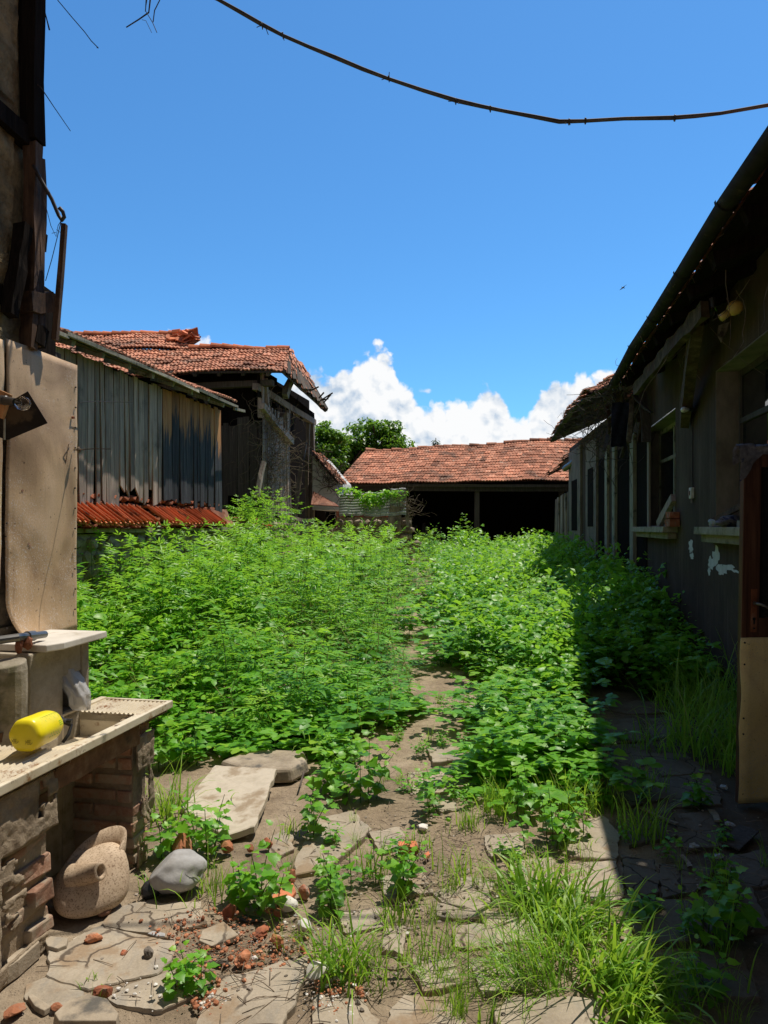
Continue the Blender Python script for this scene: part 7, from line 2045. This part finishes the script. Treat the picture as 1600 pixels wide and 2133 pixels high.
class Field:
    def __init__(self): self.l = TB_(); self.s = TB_(); self.g = TB_()
    def place(self, proto, x, y, z, sx, sz, tone=0.0, rr=VR):
        a = rr.random() * 6.28; c, s = math.cos(a), math.sin(a)
        Rm = np.array([[c, -s, 0], [s, c, 0], [0, 0, 1]])
        S = np.array([sx, sx, sz]); sh = rr.normal(0, .10, 2)
        for (V, T, A), buf in zip(proto, (self.l, self.s)):
            W = (V * S) @ Rm.T; W[:, 0] += sh[0] * W[:, 2]; W[:, 1] += sh[1] * W[:, 2]
            buf.put(W + np.array([x, y, z]), T, A + tone)
    def grass(self, proto, x, y, z, s, rr=VR):
        V, T, A = proto; a = rr.random() * 6.28; c, sn = math.cos(a), math.sin(a)
        Rm = np.array([[c, -sn, 0], [sn, c, 0], [0, 0, 1]])
        self.g.put((V * s) @ Rm.T + np.array([x, y, z]), T, A)
    def build(self, name, label, cat):
        o = None
        for buf, nm, mat in ((self.l, name, 'leaf'), (self.s, 'stems', 'stem'), (self.g, 'grass', 'grass')):
            if not buf.n: continue
            me = tri_mesh(nm, *buf.merged(), MT[mat])
            if o is None: o = link(name, me); tag(o, label, cat, kind='stuff')
            else: tag(link(nm, me, parent=o), kind='stuff')
        return o

def pathw(y, wob=True):                                          # bare track: centre and half width at distance y
    xs = np.interp(y, [2, 4.2, 5, 6, 7, 8, 9.5, 12, 26], [.15, .30, .30, .42, .50, .50, .40, .62, 1.9])
    w = np.interp(y, [2, 4.2, 5, 6, 7, 8, 9.5, 11, 13, 26], [.5, .44, .38, .34, .36, .32, .27, .16, .05, .0])
    if wob and y > 4.2: xs = xs + .12 * math.sin(y * 2.1 + .6) * min(1, (y - 4.2)) + .06 * math.sin(y * 5.3); w = w * (1 + .35 * math.sin(y * 3.7 + 1))
    return xs, max(0, w)

from mathutils import noise as _ns
def fbm(x, y, s, o=0): return _ns.noise(Vector((x * s, y * s, o))) + .5 * _ns.noise(Vector((x * s * 2.3, y * s * 2.3, o + 7)))

def grow_left():
    f = Field(); rr = np.random.default_rng(101)
    y = 4.35
    while y < 25.5:
        step = np.interp(y, [4, 7, 12, 26], [.165, .215, .29, .42])
        xl = -6.0 / 1.0 + K * y + .35; px, pw = pathw(y); xr = px - pw
        x = max(xl, -.60 * y - .4)
        while x < xr:
            X, Y = x + rr.normal(0, step * .35), y + rr.normal(0, step * .35)
            x += step
            if Y > 15.5 and X < -6.0 + K * Y + .6: continue
            if Y > 17.6 and X < 1.0: continue
            if Y > 14.5 and X < .9 and rr.random() < .3: continue
            if Y > 25.3: continue
            edge = xr - X; front = Y - 4.95 - .22 * fbm(X, Y, .9)
            if edge < 0 or front < 0: continue
            if X < -1.0 and Y < 4.3: continue
            if fbm(X, Y, 1.5, 21) < -.27 and rr.random() < .85: continue
            bare = fbm(X, Y, .75, 3) < -.40 and Y < 9
            n = fbm(X, Y, .45, 1)
            H = (.27 + .10 * front + .10 * max(0, -X - 1.0)) * np.clip(.5 + edge * .7, .35, 1.0)
            if X < -2.0 and Y > 7.0: H += .28 * min(1, (Y - 7) / 1.5)
            H = max(H, .22) * max(.4, 1 + .25 * n + .62 * fbm(X, Y, 1.1, 13)) * rr.uniform(.72, 1.2)
            cap = np.interp(Y, [6, 10, 16, 22, 26], [1.15, 1.50, 1.58, 1.92, 2.05]) - gz(X, Y) + (.08 if X < -2.2 else 0)
            if X > 0.2 and Y > 8: H = min(H, .58 + .22 * rr.random() + .02 * (Y - 8))
            H = min(H, cap * rr.uniform(.80, 1.0))
            if rr.random() < .05: n_y = .22
            else: n_y = 0
            if bare:
                if rr.random() < .6: continue
                H *= .5
            z = gz(X, Y) - .02
            tone = .24 * fbm(X, Y, .9, 5) + rr.normal(0, .10) + n_y
            eld = np.clip(.15 + .28 * (Y - 5.2) - .25 * max(0, 1.0 - edge), 0, .85) if n > -.55 else .2
            if Y > 5.4 and rr.random() < .035 and edge > .35:
                f.place(P_ELD2[rr.integers(5)], X, Y, z, rr.uniform(.85, 1.05), min(max(.7, H * rr.uniform(1.25, 1.5)), cap * 1.06), tone + .12, rr); continue
            if rr.random() < eld:
                pr = P_ELD2 if Y < 9 else P_ELD
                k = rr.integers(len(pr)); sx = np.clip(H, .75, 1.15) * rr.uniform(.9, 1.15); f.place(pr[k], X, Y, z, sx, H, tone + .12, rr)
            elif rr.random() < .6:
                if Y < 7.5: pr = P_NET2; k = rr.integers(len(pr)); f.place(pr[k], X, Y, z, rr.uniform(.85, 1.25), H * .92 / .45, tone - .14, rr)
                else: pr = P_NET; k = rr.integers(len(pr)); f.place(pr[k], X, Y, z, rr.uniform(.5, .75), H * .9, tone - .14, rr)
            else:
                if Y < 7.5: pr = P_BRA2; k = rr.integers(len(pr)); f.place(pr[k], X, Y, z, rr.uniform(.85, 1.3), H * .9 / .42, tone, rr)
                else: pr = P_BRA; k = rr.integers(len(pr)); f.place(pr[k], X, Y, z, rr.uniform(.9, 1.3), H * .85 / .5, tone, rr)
            if rr.random() < .16: f.grass(P_GRS[rr.integers(4)], X, Y, z, rr.uniform(.8, 1.5) * max(.5, H), rr)
        y += step
    for _ in range(420):                               # dead stems and dry stalks among the green
        Y = 5.3 + 13 * rr.random() ** 1.3; X = rr.uniform(max(-6 + K * Y, -.58 * Y), pathw(Y)[0] - .25)
        if Y > 16 and X < -5 + K * Y: continue
        h = rr.uniform(.3, .9) * np.interp(Y, [5, 10, 18], [.7, 1.1, 1.2]); V, T = stem_tris([(0, 0, 0), (rr.normal(0, .06), rr.normal(0, .06), h * .6), (rr.normal(0, .2), rr.normal(0, .2), h)], .005, .002)
        f.g.put(V + np.array([X, Y, gz(X, Y)]), T, np.full(len(V), 1.0))
    f.build('tall_weeds', 'dense bright green elder and nettle weeds filling the left of the yard', 'weeds')
grow_left()

def grow_right():
    f = Field(); fs = Field(); rr = np.random.default_rng(202)
    y = 4.15
    while y < 25.0:
        step = np.interp(y, [4, 7, 12, 26], [.13, .18, .26, .42])
        px, pw = pathw(y); x = px + pw
        xr = 1.80 + K * min(y, 12) + (0 if y < 12 else (y - 12) * .12)
        while x < xr:
            X, Y = x + rr.normal(0, step * .35), y + rr.normal(0, step * .35); x += step
            d = X - K * Y                                # shade line at about .45
            shade = d > .50
            if Y < 6.5 and d > .44 + .12 * fbm(X, Y, 1.3): continue
            if Y < 6.9 and d > .50 + .1 * fbm(X, Y, 1.5) and d < 1.15: continue
            if X < px + pw + .04: continue
            front = Y - 4.15 - .2 * fbm(X, Y, 1.1)
            if front < 0: continue
            e = X - px - pw
            n = fbm(X, Y, .6, 2)
            if not shade:
                H = np.interp(Y, [4.1, 5, 7, 10, 26], [.20, .40, .50, .55, .65]) * np.clip(.5 + e * 1.2, .45, 1.05) * max(.45, 1 + .5 * n + .35 * fbm(X, Y, 1.8, 4)) * rr.uniform(.7, 1.2)
            else:
                H = np.interp(Y, [6.5, 7.5, 10, 14, 26], [.35, .65, .9, .95, .8]) * (1 + .25 * n) * rr.uniform(.75, 1.15)
            z = gz(X, Y) - .02; tone = .15 * fbm(X, Y, 1.1, 5) + rr.normal(0, .07)
            F_ = fs if shade else f
            r = rr.random()
            if r < (.18 if Y > 9 else .0): pr = P_ELD; F_.place(pr[rr.integers(len(pr))], X, Y, z, np.clip(H, .5, 1), H, tone, rr)
            elif r < .55:
                if Y < 7.5: pr = P_NET2; F_.place(pr[rr.integers(len(pr))], X, Y, z, rr.uniform(.8, 1.2), H / .45, tone, rr)
                else: pr = P_NET; F_.place(pr[rr.integers(len(pr))], X, Y, z, rr.uniform(.45, .7), H * .92, tone, rr)
            else:
                if Y < 8: pr = P_BRA2; F_.place(pr[rr.integers(len(pr))], X, Y, z, rr.uniform(.85, 1.25), H / .42, tone, rr)
                else: pr = P_BRA; F_.place(pr[rr.integers(len(pr))], X, Y, z, rr.uniform(.8, 1.2), H / .5, tone, rr)
            if rr.random() < .12: F_.grass(P_GRS[rr.integers(4)], X, Y, z, rr.uniform(.6, 1.0) * max(.5, H), rr)
        y += step
    f.build('sunlit_weeds', 'sunlit strip of nettles and brambles between path and shadow edge', 'weeds')
    fs.build('shaded_weeds', 'dark mass of nettles and brambles in the shade of the long house', 'weeds')
grow_right()

def low_cover():
    # thin sprinkling of seedlings and grass over the bare parts
    f = Field(); rr = np.random.default_rng(303)
    for _ in range(480):
        Y = 2.3 + 7.0 * rr.random() ** 1.3; px, pw = pathw(Y); X = px + rr.normal(0, .55)
        if X < -1.25 + .1 * Y or X > 1.6 + .1 * Y: continue
        m = fbm(X, Y, 1.4, 9)
        if m < .05: continue
        if Y < 3.3 or rr.random() < .5: f.grass(P_GRS[rr.integers(4)], X, Y, -.01 + gz(X, Y), rr.uniform(.10, .35), rr)
        else: f.place(P_NET2[rr.integers(7)], X, Y, -.01 + gz(X, Y), rr.uniform(.2, .42), rr.uniform(.10, .36), rr.normal(0.05, .1), rr)
    for _ in range(28):
        px, py = rr.normal(1500, 70), rr.normal(1900, 130)
        if py < 1500 or py > 2130: continue
        p = gp(px, py)
        if rr.random() < .5: f.grass(P_GRS[rr.integers(4)], p.x, p.y, -.01, rr.uniform(.15, .5), rr)
        else: f.place(P_NET2[rr.integers(7)], p.x, p.y, -.01, rr.uniform(.3, .55), rr.uniform(.2, .45), rr.normal(0, .1), rr)
    f.build('seedlings', 'sparse seedlings and short grass sprouting from bare dirt and cracks', 'ground cover')
low_cover()

def near_plants():
    rr = np.random.default_rng(77)
    def plant(kind, name, label, cat, px, py, h, group=None, wide=1.0, **kw):
        p = gp(px, py)
        if kind == 'tuft':
            tb = tuft(h, rr, **kw); me = tri_mesh(name, *tb.merged(), MT['grass']); o = link(name, me, (p.x, p.y, -.006)); return tag(o, label, cat, group)
        lb, sb = kind(h, rr, **kw)
        t = thing(name, label, cat, (p.x, p.y, -.01), group)
        V, T, A = lb.merged(); V[:, :2] *= wide; link('foliage', tri_mesh('foliage', V, T, A + .05, MT['leaf']), parent=t)
        V, T, A = sb.merged(); V[:, :2] *= wide; link('stem', tri_mesh('stem', V, T, A, MT['stem']), parent=t)
        return t
    G = 'grass clumps in the foreground'
    for px, py, h, kw, lab in (
        (712, 2030, .32, dict(n=75, spread=.045, width=.009, splay=.95), 'bright fresh grass clump right of the brick rubble'),
        (770, 2040, .20, dict(n=40, spread=.05, width=.005), 'low thin grass clump between the rubble grass and the bottom slab'),
        (915, 2040, .23, dict(n=60, spread=.07, width=.004, splay=.8), 'fine dark grass clump at the bottom centre'),
        (860, 2020, .15, dict(n=30, spread=.04, width=.004), 'small thin grass clump left of the fine dark clump'),
        (925, 1985, .18, dict(n=40, spread=.06, width=.004), 'thin wispy grass clump behind the fine dark clump'),
        (1010, 2128, .15, dict(n=14, spread=.02, width=.007, splay=.3), 'single upright grass shoot at the bottom edge'),
        (1110, 2040, .30, dict(n=190, spread=.08, width=.0045, splay=1.1, lean=2.9), 'big fine-bladed grass clump in the bottom right of the sunlit ground'),
        (1190, 1990, .28, dict(n=130, spread=.08, width=.006, splay=1.1), 'dense dark green grass clump behind the big bottom right clump'),
        (1135, 1885, .28, dict(n=120, spread=.08, width=.015, splay=1.15), 'broad-bladed bright grass clump in the middle right'),
        (1085, 1890, .24, dict(n=50, spread=.06, width=.010, splay=1.1, lean=3.0), 'broad bright grass blades leaning left over the flagstones'),
        (1280, 2050, .33, dict(n=150, spread=.08, width=.015, splay=1.15, lean=-.5), 'tall bright grass clump at the shadow edge in the bottom right'),
        (1310, 2122, .24, dict(n=70, spread=.06, width=.014, splay=1.15, lean=-.6), 'bright grass clump half in shadow at the bottom edge'),
        (1220, 1930, .28, dict(n=90, spread=.07, width=.014, splay=1.15, lean=-.3), 'bright drooping grass clump along the shadow edge'),
        (780, 1815, .20, dict(n=34, spread=.05, width=.007), 'small upright grass clump left of the clean red brick'),
        (880, 1765, .14, dict(n=26, spread=.04, width=.006), 'short grass clump behind the clean red brick'),
        (830, 1925, .19, dict(n=40, spread=.035, width=.007), 'narrow grass clump beside the path above the pale flagstone'),
        (960, 1830, .20, dict(n=44, spread=.06, width=.006), 'loose grass clump behind the broken flagstones'),
        (1035, 1690, .22, dict(n=110, spread=.07, width=.006), 'wide spread grass clump before the sunlit nettles'),
        (1170, 1680, .24, dict(n=120, spread=.07, width=.006), 'wide spread grass clump left of the shadow edge'),
        (1235, 1690, .22, dict(n=80, spread=.08, width=.006), 'bright grass clump right at the shadow edge by the flagstone'),
        (980, 1725, .13, dict(n=70, spread=.04, width=.005), 'low sparse grass patch in the middle of the path'),
        (1165, 1840, .16, dict(n=44, spread=.08, width=.004), 'thin brownish grass clump on the lit flagstones'),
        (1200, 1770, .12, dict(n=34, spread=.05, width=.004), 'tiny grass clump on the joint of the lit flagstones'),
        (440, 1860, .17, dict(n=70, spread=.07, width=.005), 'soft light grass clump right of the grey boulder'),
        (345, 1700, .38, dict(n=80, spread=.10, width=.009, splay=.8), 'tall grass clump between the brick leg and the pale slab'),
        (305, 1850, .11, dict(n=14, spread=.02, width=.007, splay=1.0), 'small grass sprig left of the grey boulder'),
        (600, 1740, .12, dict(n=24, spread=.03, width=.005), 'little grass clump beside the cracked flagstone'),
        (200, 2052, .06, dict(n=14, spread=.03, width=.005), 'tiny grass sprig in the flagstone crack at bottom left'),
        (640, 1575, .26, dict(n=16, spread=.02, width=.009, splay=.9), 'few long grass blades above the thick stone slab'),
        (1340, 1740, .30, dict(n=70, spread=.07, width=.008), 'shaded grass clump on the flagstones right of the shadow edge'),
        (1340, 1640, .22, dict(n=50, spread=.06, width=.006), 'shaded low grass clump on the path farther back'),
        (1320, 1560, .18, dict(n=60, spread=.10, width=.006), 'small shaded grass clump near the lit nettles'),
        (1480, 1560, .62, dict(n=260, spread=.20, width=.010, splay=.75), 'big arching dark grass clump beside the open door'),
        (1540, 1500, .72, dict(n=260, spread=.20, width=.010, splay=.7), 'tallest arching dark grass clump behind the open door'),
        (1430, 1480, .48, dict(n=160, spread=.16, width=.009, splay=.75), 'arching dark grass clump left of the big one by the door'),
        (1560, 1610, .5, dict(n=140, spread=.12, width=.009, splay=.75), 'dark grass clump right in front of the door foot'),
        (1420, 2080, .26, dict(n=50, spread=.12, width=.007, splay=.8), 'dim grass clump in the dark bottom right corner')):
        plant('tuft', 'grass_clump', lab, 'grass clump', px, py, h, G, **kw)
    G = 'young broad-leaved plants in the foreground'
    for kind, px, py, h, kw, lab in (
        (hop, 440, 1765, .30, dict(size=.07), 'young broad-leaved plant growing over the pale concrete slab'),
        (hop, 395, 1775, .20, dict(size=.07), 'lower broad-leaved plant beside the large broken brick'),
        (hop, 530, 1880, .24, dict(size=.070), 'leafy young plant standing in the brick rubble'),
        (hop, 505, 1890, .15, dict(size=.06), 'small leafy shoot just left of the rubble plant'),
        (hop, 640, 1735, .24, dict(size=.065), 'bushy young plant at the corner of the cracked flagstone'),
        (hop, 775, 1665, .36, dict(size=.085, seg=4), 'tallest dark-leaved young plant in the middle foreground'),
        (hop, 720, 1650, .20, dict(size=.10), 'low plant with large pale leaves left of the tallest one'),
        (hop, 882, 1690, .24, dict(size=.06), 'slim young plant standing alone on the path'),
        (hop, 735, 1845, .20, dict(size=.055), 'young plant right of the pale cream stone'),
        (hop, 690, 1890, .16, dict(size=.055), 'small young plant at the head of the bright grass'),
        (hop, 830, 1860, .20, dict(size=.06), 'curled young plant above the narrow grass clump'),
        (hop, 1140, 1770, .30, dict(size=.06), 'dark leafy plant before the shadow edge'),
        (hop, 1180, 1740, .22, dict(size=.06), 'small leafy plant behind the lit flagstones'),
        (hop, 1100, 1690, .26, dict(size=.06), 'leafy plant within the wide spread grass'),
        (hop, 420, 2050, .12, dict(size=.05), 'thin seedling with pale leaves on the bottom flagstone joint'),
        (hop, 1440, 1680, .20, dict(size=.06), 'dim leafy plant on the shaded flagstones'),
        (hop, 1460, 1960, .20, dict(size=.08), 'dim large-leaved plant in the dark bottom right'),
        (hop, 345, 1600, .30, dict(size=.10), 'broad-leaved plant right beside the sink corner'),
        (hop, 400, 1590, .28, dict(size=.07), 'leafy plant behind the pale slab left of the thick stone'),
        (hop, 700, 1600, .22, dict(size=.07), 'leafy plant at the right end of the thick stone slab')):
        plant(kind, 'young_plant', lab, 'plant', px, py, h, G, **kw)
    # elder bushes against the tall barn
    for px, py, Y, h, n, lab in ((520, 1078, 14.9, .85, 9, 'bright elder bush on the ledge end below the tall barn'), (572, 1075, 16.2, 1.45, 8, 'taller elder bush before the lit corner of the tall barn'), (470, 1060, 15.6, .8, 8, 'shaded elder bush in the gap between the two barns'), (968, 1075, 23.0, .95, 3, 'lone tall elder standing up before the open barn')):
        b = at(px, py, Y); b.z = 1.35 if Y < 15 else 1.0
        if Y > 20: b.z = gz(b.x, b.y) + .35
        t = thing('elder_bush', lab, 'bush', b, 'elder bushes by the barns'); L_, S_ = TB_(), TB_()
        for _ in range(n):
            lb, sb = elder(h * rr.uniform(.6, 1.1), rr, nodes=9, seg=1); off = np.array([rr.normal(0, .30 if n > 5 else .12), rr.normal(0, .2), 0])
            V, T, A = lb.merged(); L_.put(V + off, T, A + .05); V, T, A = sb.merged(); S_.put(V + off, T, A)
        link('foliage', tri_mesh('foliage', *L_.merged(), MT['leaf']), parent=t); link('stem', tri_mesh('stem', *S_.merged(), MT['stem']), parent=t)
    # vine on the zinc fence
    t = thing('fence_vine', 'light green leafy vine sprawling over the zinc fence', 'vine', at(760, 1040, 19.0)); L_ = TB_(); o = np.array(t.location)
    for _ in range(620):
        px = rr.normal(775, 40); py = 1022 + abs(rr.normal(0, 8)) + (22 * rr.random() if 750 < px < 800 else 0)
        if px < 700 or px > 850: continue
        p = np.array(at(px, py - (6 if px < 740 else 0), 18.98 + rr.normal(0, .1))) - o; v, tt = leaf_shape(rr.uniform(.07, .13), rr.uniform(.06, .1), .2, .3, 1); B = basis(rr.random() * 6.28, rr.uniform(-.6, .6), rr.normal(0, .5))
        L_.put(p + v @ B.T, tt, np.full(len(v), np.clip(rr.normal(.75, .15), 0, 1)))
    link('foliage', tri_mesh('foliage', *L_.merged(), MT['leaf']), parent=t)
    m = MB(); [m.tube([Vector(at(700 + i * 14, 1050, 19.0)), Vector(at(712 + i * 15, 1030, 18.98)), Vector(at(735 + i * 13, 1026, 18.98))], .008, 4) for i in range(8)]; m.build('stem', MT['twig'], t)
near_plants()

# ------------------------------------------------------------------ trees behind the barns
def tree(px, py_top, py_base, Y, halfw, lab, seed, n_clump=70, leaf=.20, dens=95, mat='leaf_tree'):
    rr = np.random.default_rng(seed); base = at(px, 1095, Y); base.z = .4
    top = at(px, py_top, Y).z; bot = at(px, py_base, Y).z; W = halfw / FOC * Y
    t = thing('broadleaf_tree', lab, 'tree', base, 'trees behind the barns')
    m = MB(); m.tube([base, base + Vector((.1, 0, (bot - base.z) * .6)), base + Vector((-.05, .1, (bot - base.z) * 1.1)), Vector((base.x, base.y, top - .8))], [.32, .24, .18, .05], 10)
    limbs = []
    for k in range(14):
        a = rr.random() * 6.28; f = rr.uniform(.2, .9); p0 = Vector((base.x, base.y, bot + (top - bot) * f * .5 - .4)); p2 = Vector((base.x + math.cos(a) * W * .8, base.y + math.sin(a) * W * .7, bot + (top - bot) * (f * .8 + .1)))
        p1 = p0.lerp(p2, .5) + Vector((0, 0, .25)); m.tube([p0, p1, p2], [.12, .07, .03], 6); limbs.append(p2)
    m.build('trunk', MT['bark'], t)
    L_ = TB_(); o = np.array(base); cz = (top + bot) / 2; hz = (top - bot) / 2
    for k in range(n_clump):
        u = rr.normal(0, 1, 3); u /= np.linalg.norm(u); r = rr.uniform(.45, 1.0)
        c = np.array([base.x + u[0] * W * r, base.y + u[1] * W * .9 * r, cz + u[2] * hz * r * (1.0)]); cr = rr.uniform(.4, .8) * W * .36
        tone = np.clip(.42 + .25 * u[2] + rr.normal(0, .12), 0, 1)
        for _ in range(dens):
            d = rr.normal(0, 1, 3); d /= np.linalg.norm(d); p = c + d * cr * rr.uniform(.6, 1.05) * np.array([1, 1, .8])
            LL = leaf * rr.uniform(.7, 1.3); v, tt = leaf_shape(LL, LL * .62, .2, .3, 1); B = basis(rr.random() * 6.28, rr.uniform(-.9, .3), rr.normal(0, .4))
            L_.put(p - o + v @ B.T, tt, np.full(len(v), np.clip(tone + rr.normal(0, .12), 0, 1)))
    link('crown', tri_mesh('crown', *L_.merged(), MT[mat]), parent=t)
tree(672, 868, 1010, 33, 56, 'dense green tree right behind the tall barn corner', 1, 75)
tree(728, 905, 1020, 35.5, 40, 'lower lighter tree between the two larger trees', 2, 55)
tree(783, 870, 985, 36.5, 70, 'broad dark green tree behind the open barn roof', 3, 85)
tree(605, 850, 1050, 34, 50, 'dark tree glimpsed through the open frame of the tall barn', 4, 45)
def fir():
    b = at(908, 1090, 60); b.z = .5; top = at(908, 912, 60).z; rr = np.random.default_rng(9)
    t = thing('fir_tree', 'tip of a dark conifer just above the open barn ridge', 'tree', b)
    m = MB(); m.tube([b, Vector((b.x, b.y, top))], [.25, .03], 8); m.build('trunk', MT['bark'], t)
    L_ = TB_(); o = np.array(b)
    for k in range(1600):
        f = rr.random() ** .7; z = top - (top - b.z) * .75 * f; a = rr.random() * 6.28; r = (.05 + 2.0 * f) * rr.uniform(.3, 1) * (.7 + .3 * math.sin(f * 60))
        p = np.array([b.x + math.cos(a) * r, b.y + math.sin(a) * r, z - r * .2]); v, tt = leaf_shape(.5, .13, .1, .3, 1); L_.put(p - o + v @ basis(a, -.25 + rr.normal(0, .2), 0).T, tt, np.full(len(v), rr.random()))
    link('crown', tri_mesh('crown', *L_.merged(), MT['leaf_fir']), parent=t)
fir()
def bird():
    c = at(1298, 599, 30); t = thing('bird', 'tiny dark swift flying in the blue sky', 'bird', c)
    m = MB(); m.tube([c + Vector((-.07, 0, .03)), c + Vector((-.02, 0, .01)), c + Vector((.03, 0, -.012)), c + Vector((.085, 0, -.035))], [.008, .022, .02, .004], 8); m.build('body', MT['black'], t, smooth=True)
    for s in (-1, 1):
        m = MB(); m.add([c + Vector((-.02, 0, .015)), c + Vector((.03, 0, -.005)), c + Vector((.06 * s + .03, -.10 * s, .06 * s + .02)), c + Vector((.10 * s, -.2 * s, .05 * s))], [(0, 1, 2), (0, 2, 3)]); m.build('wing', MT['black'], t)
bird()
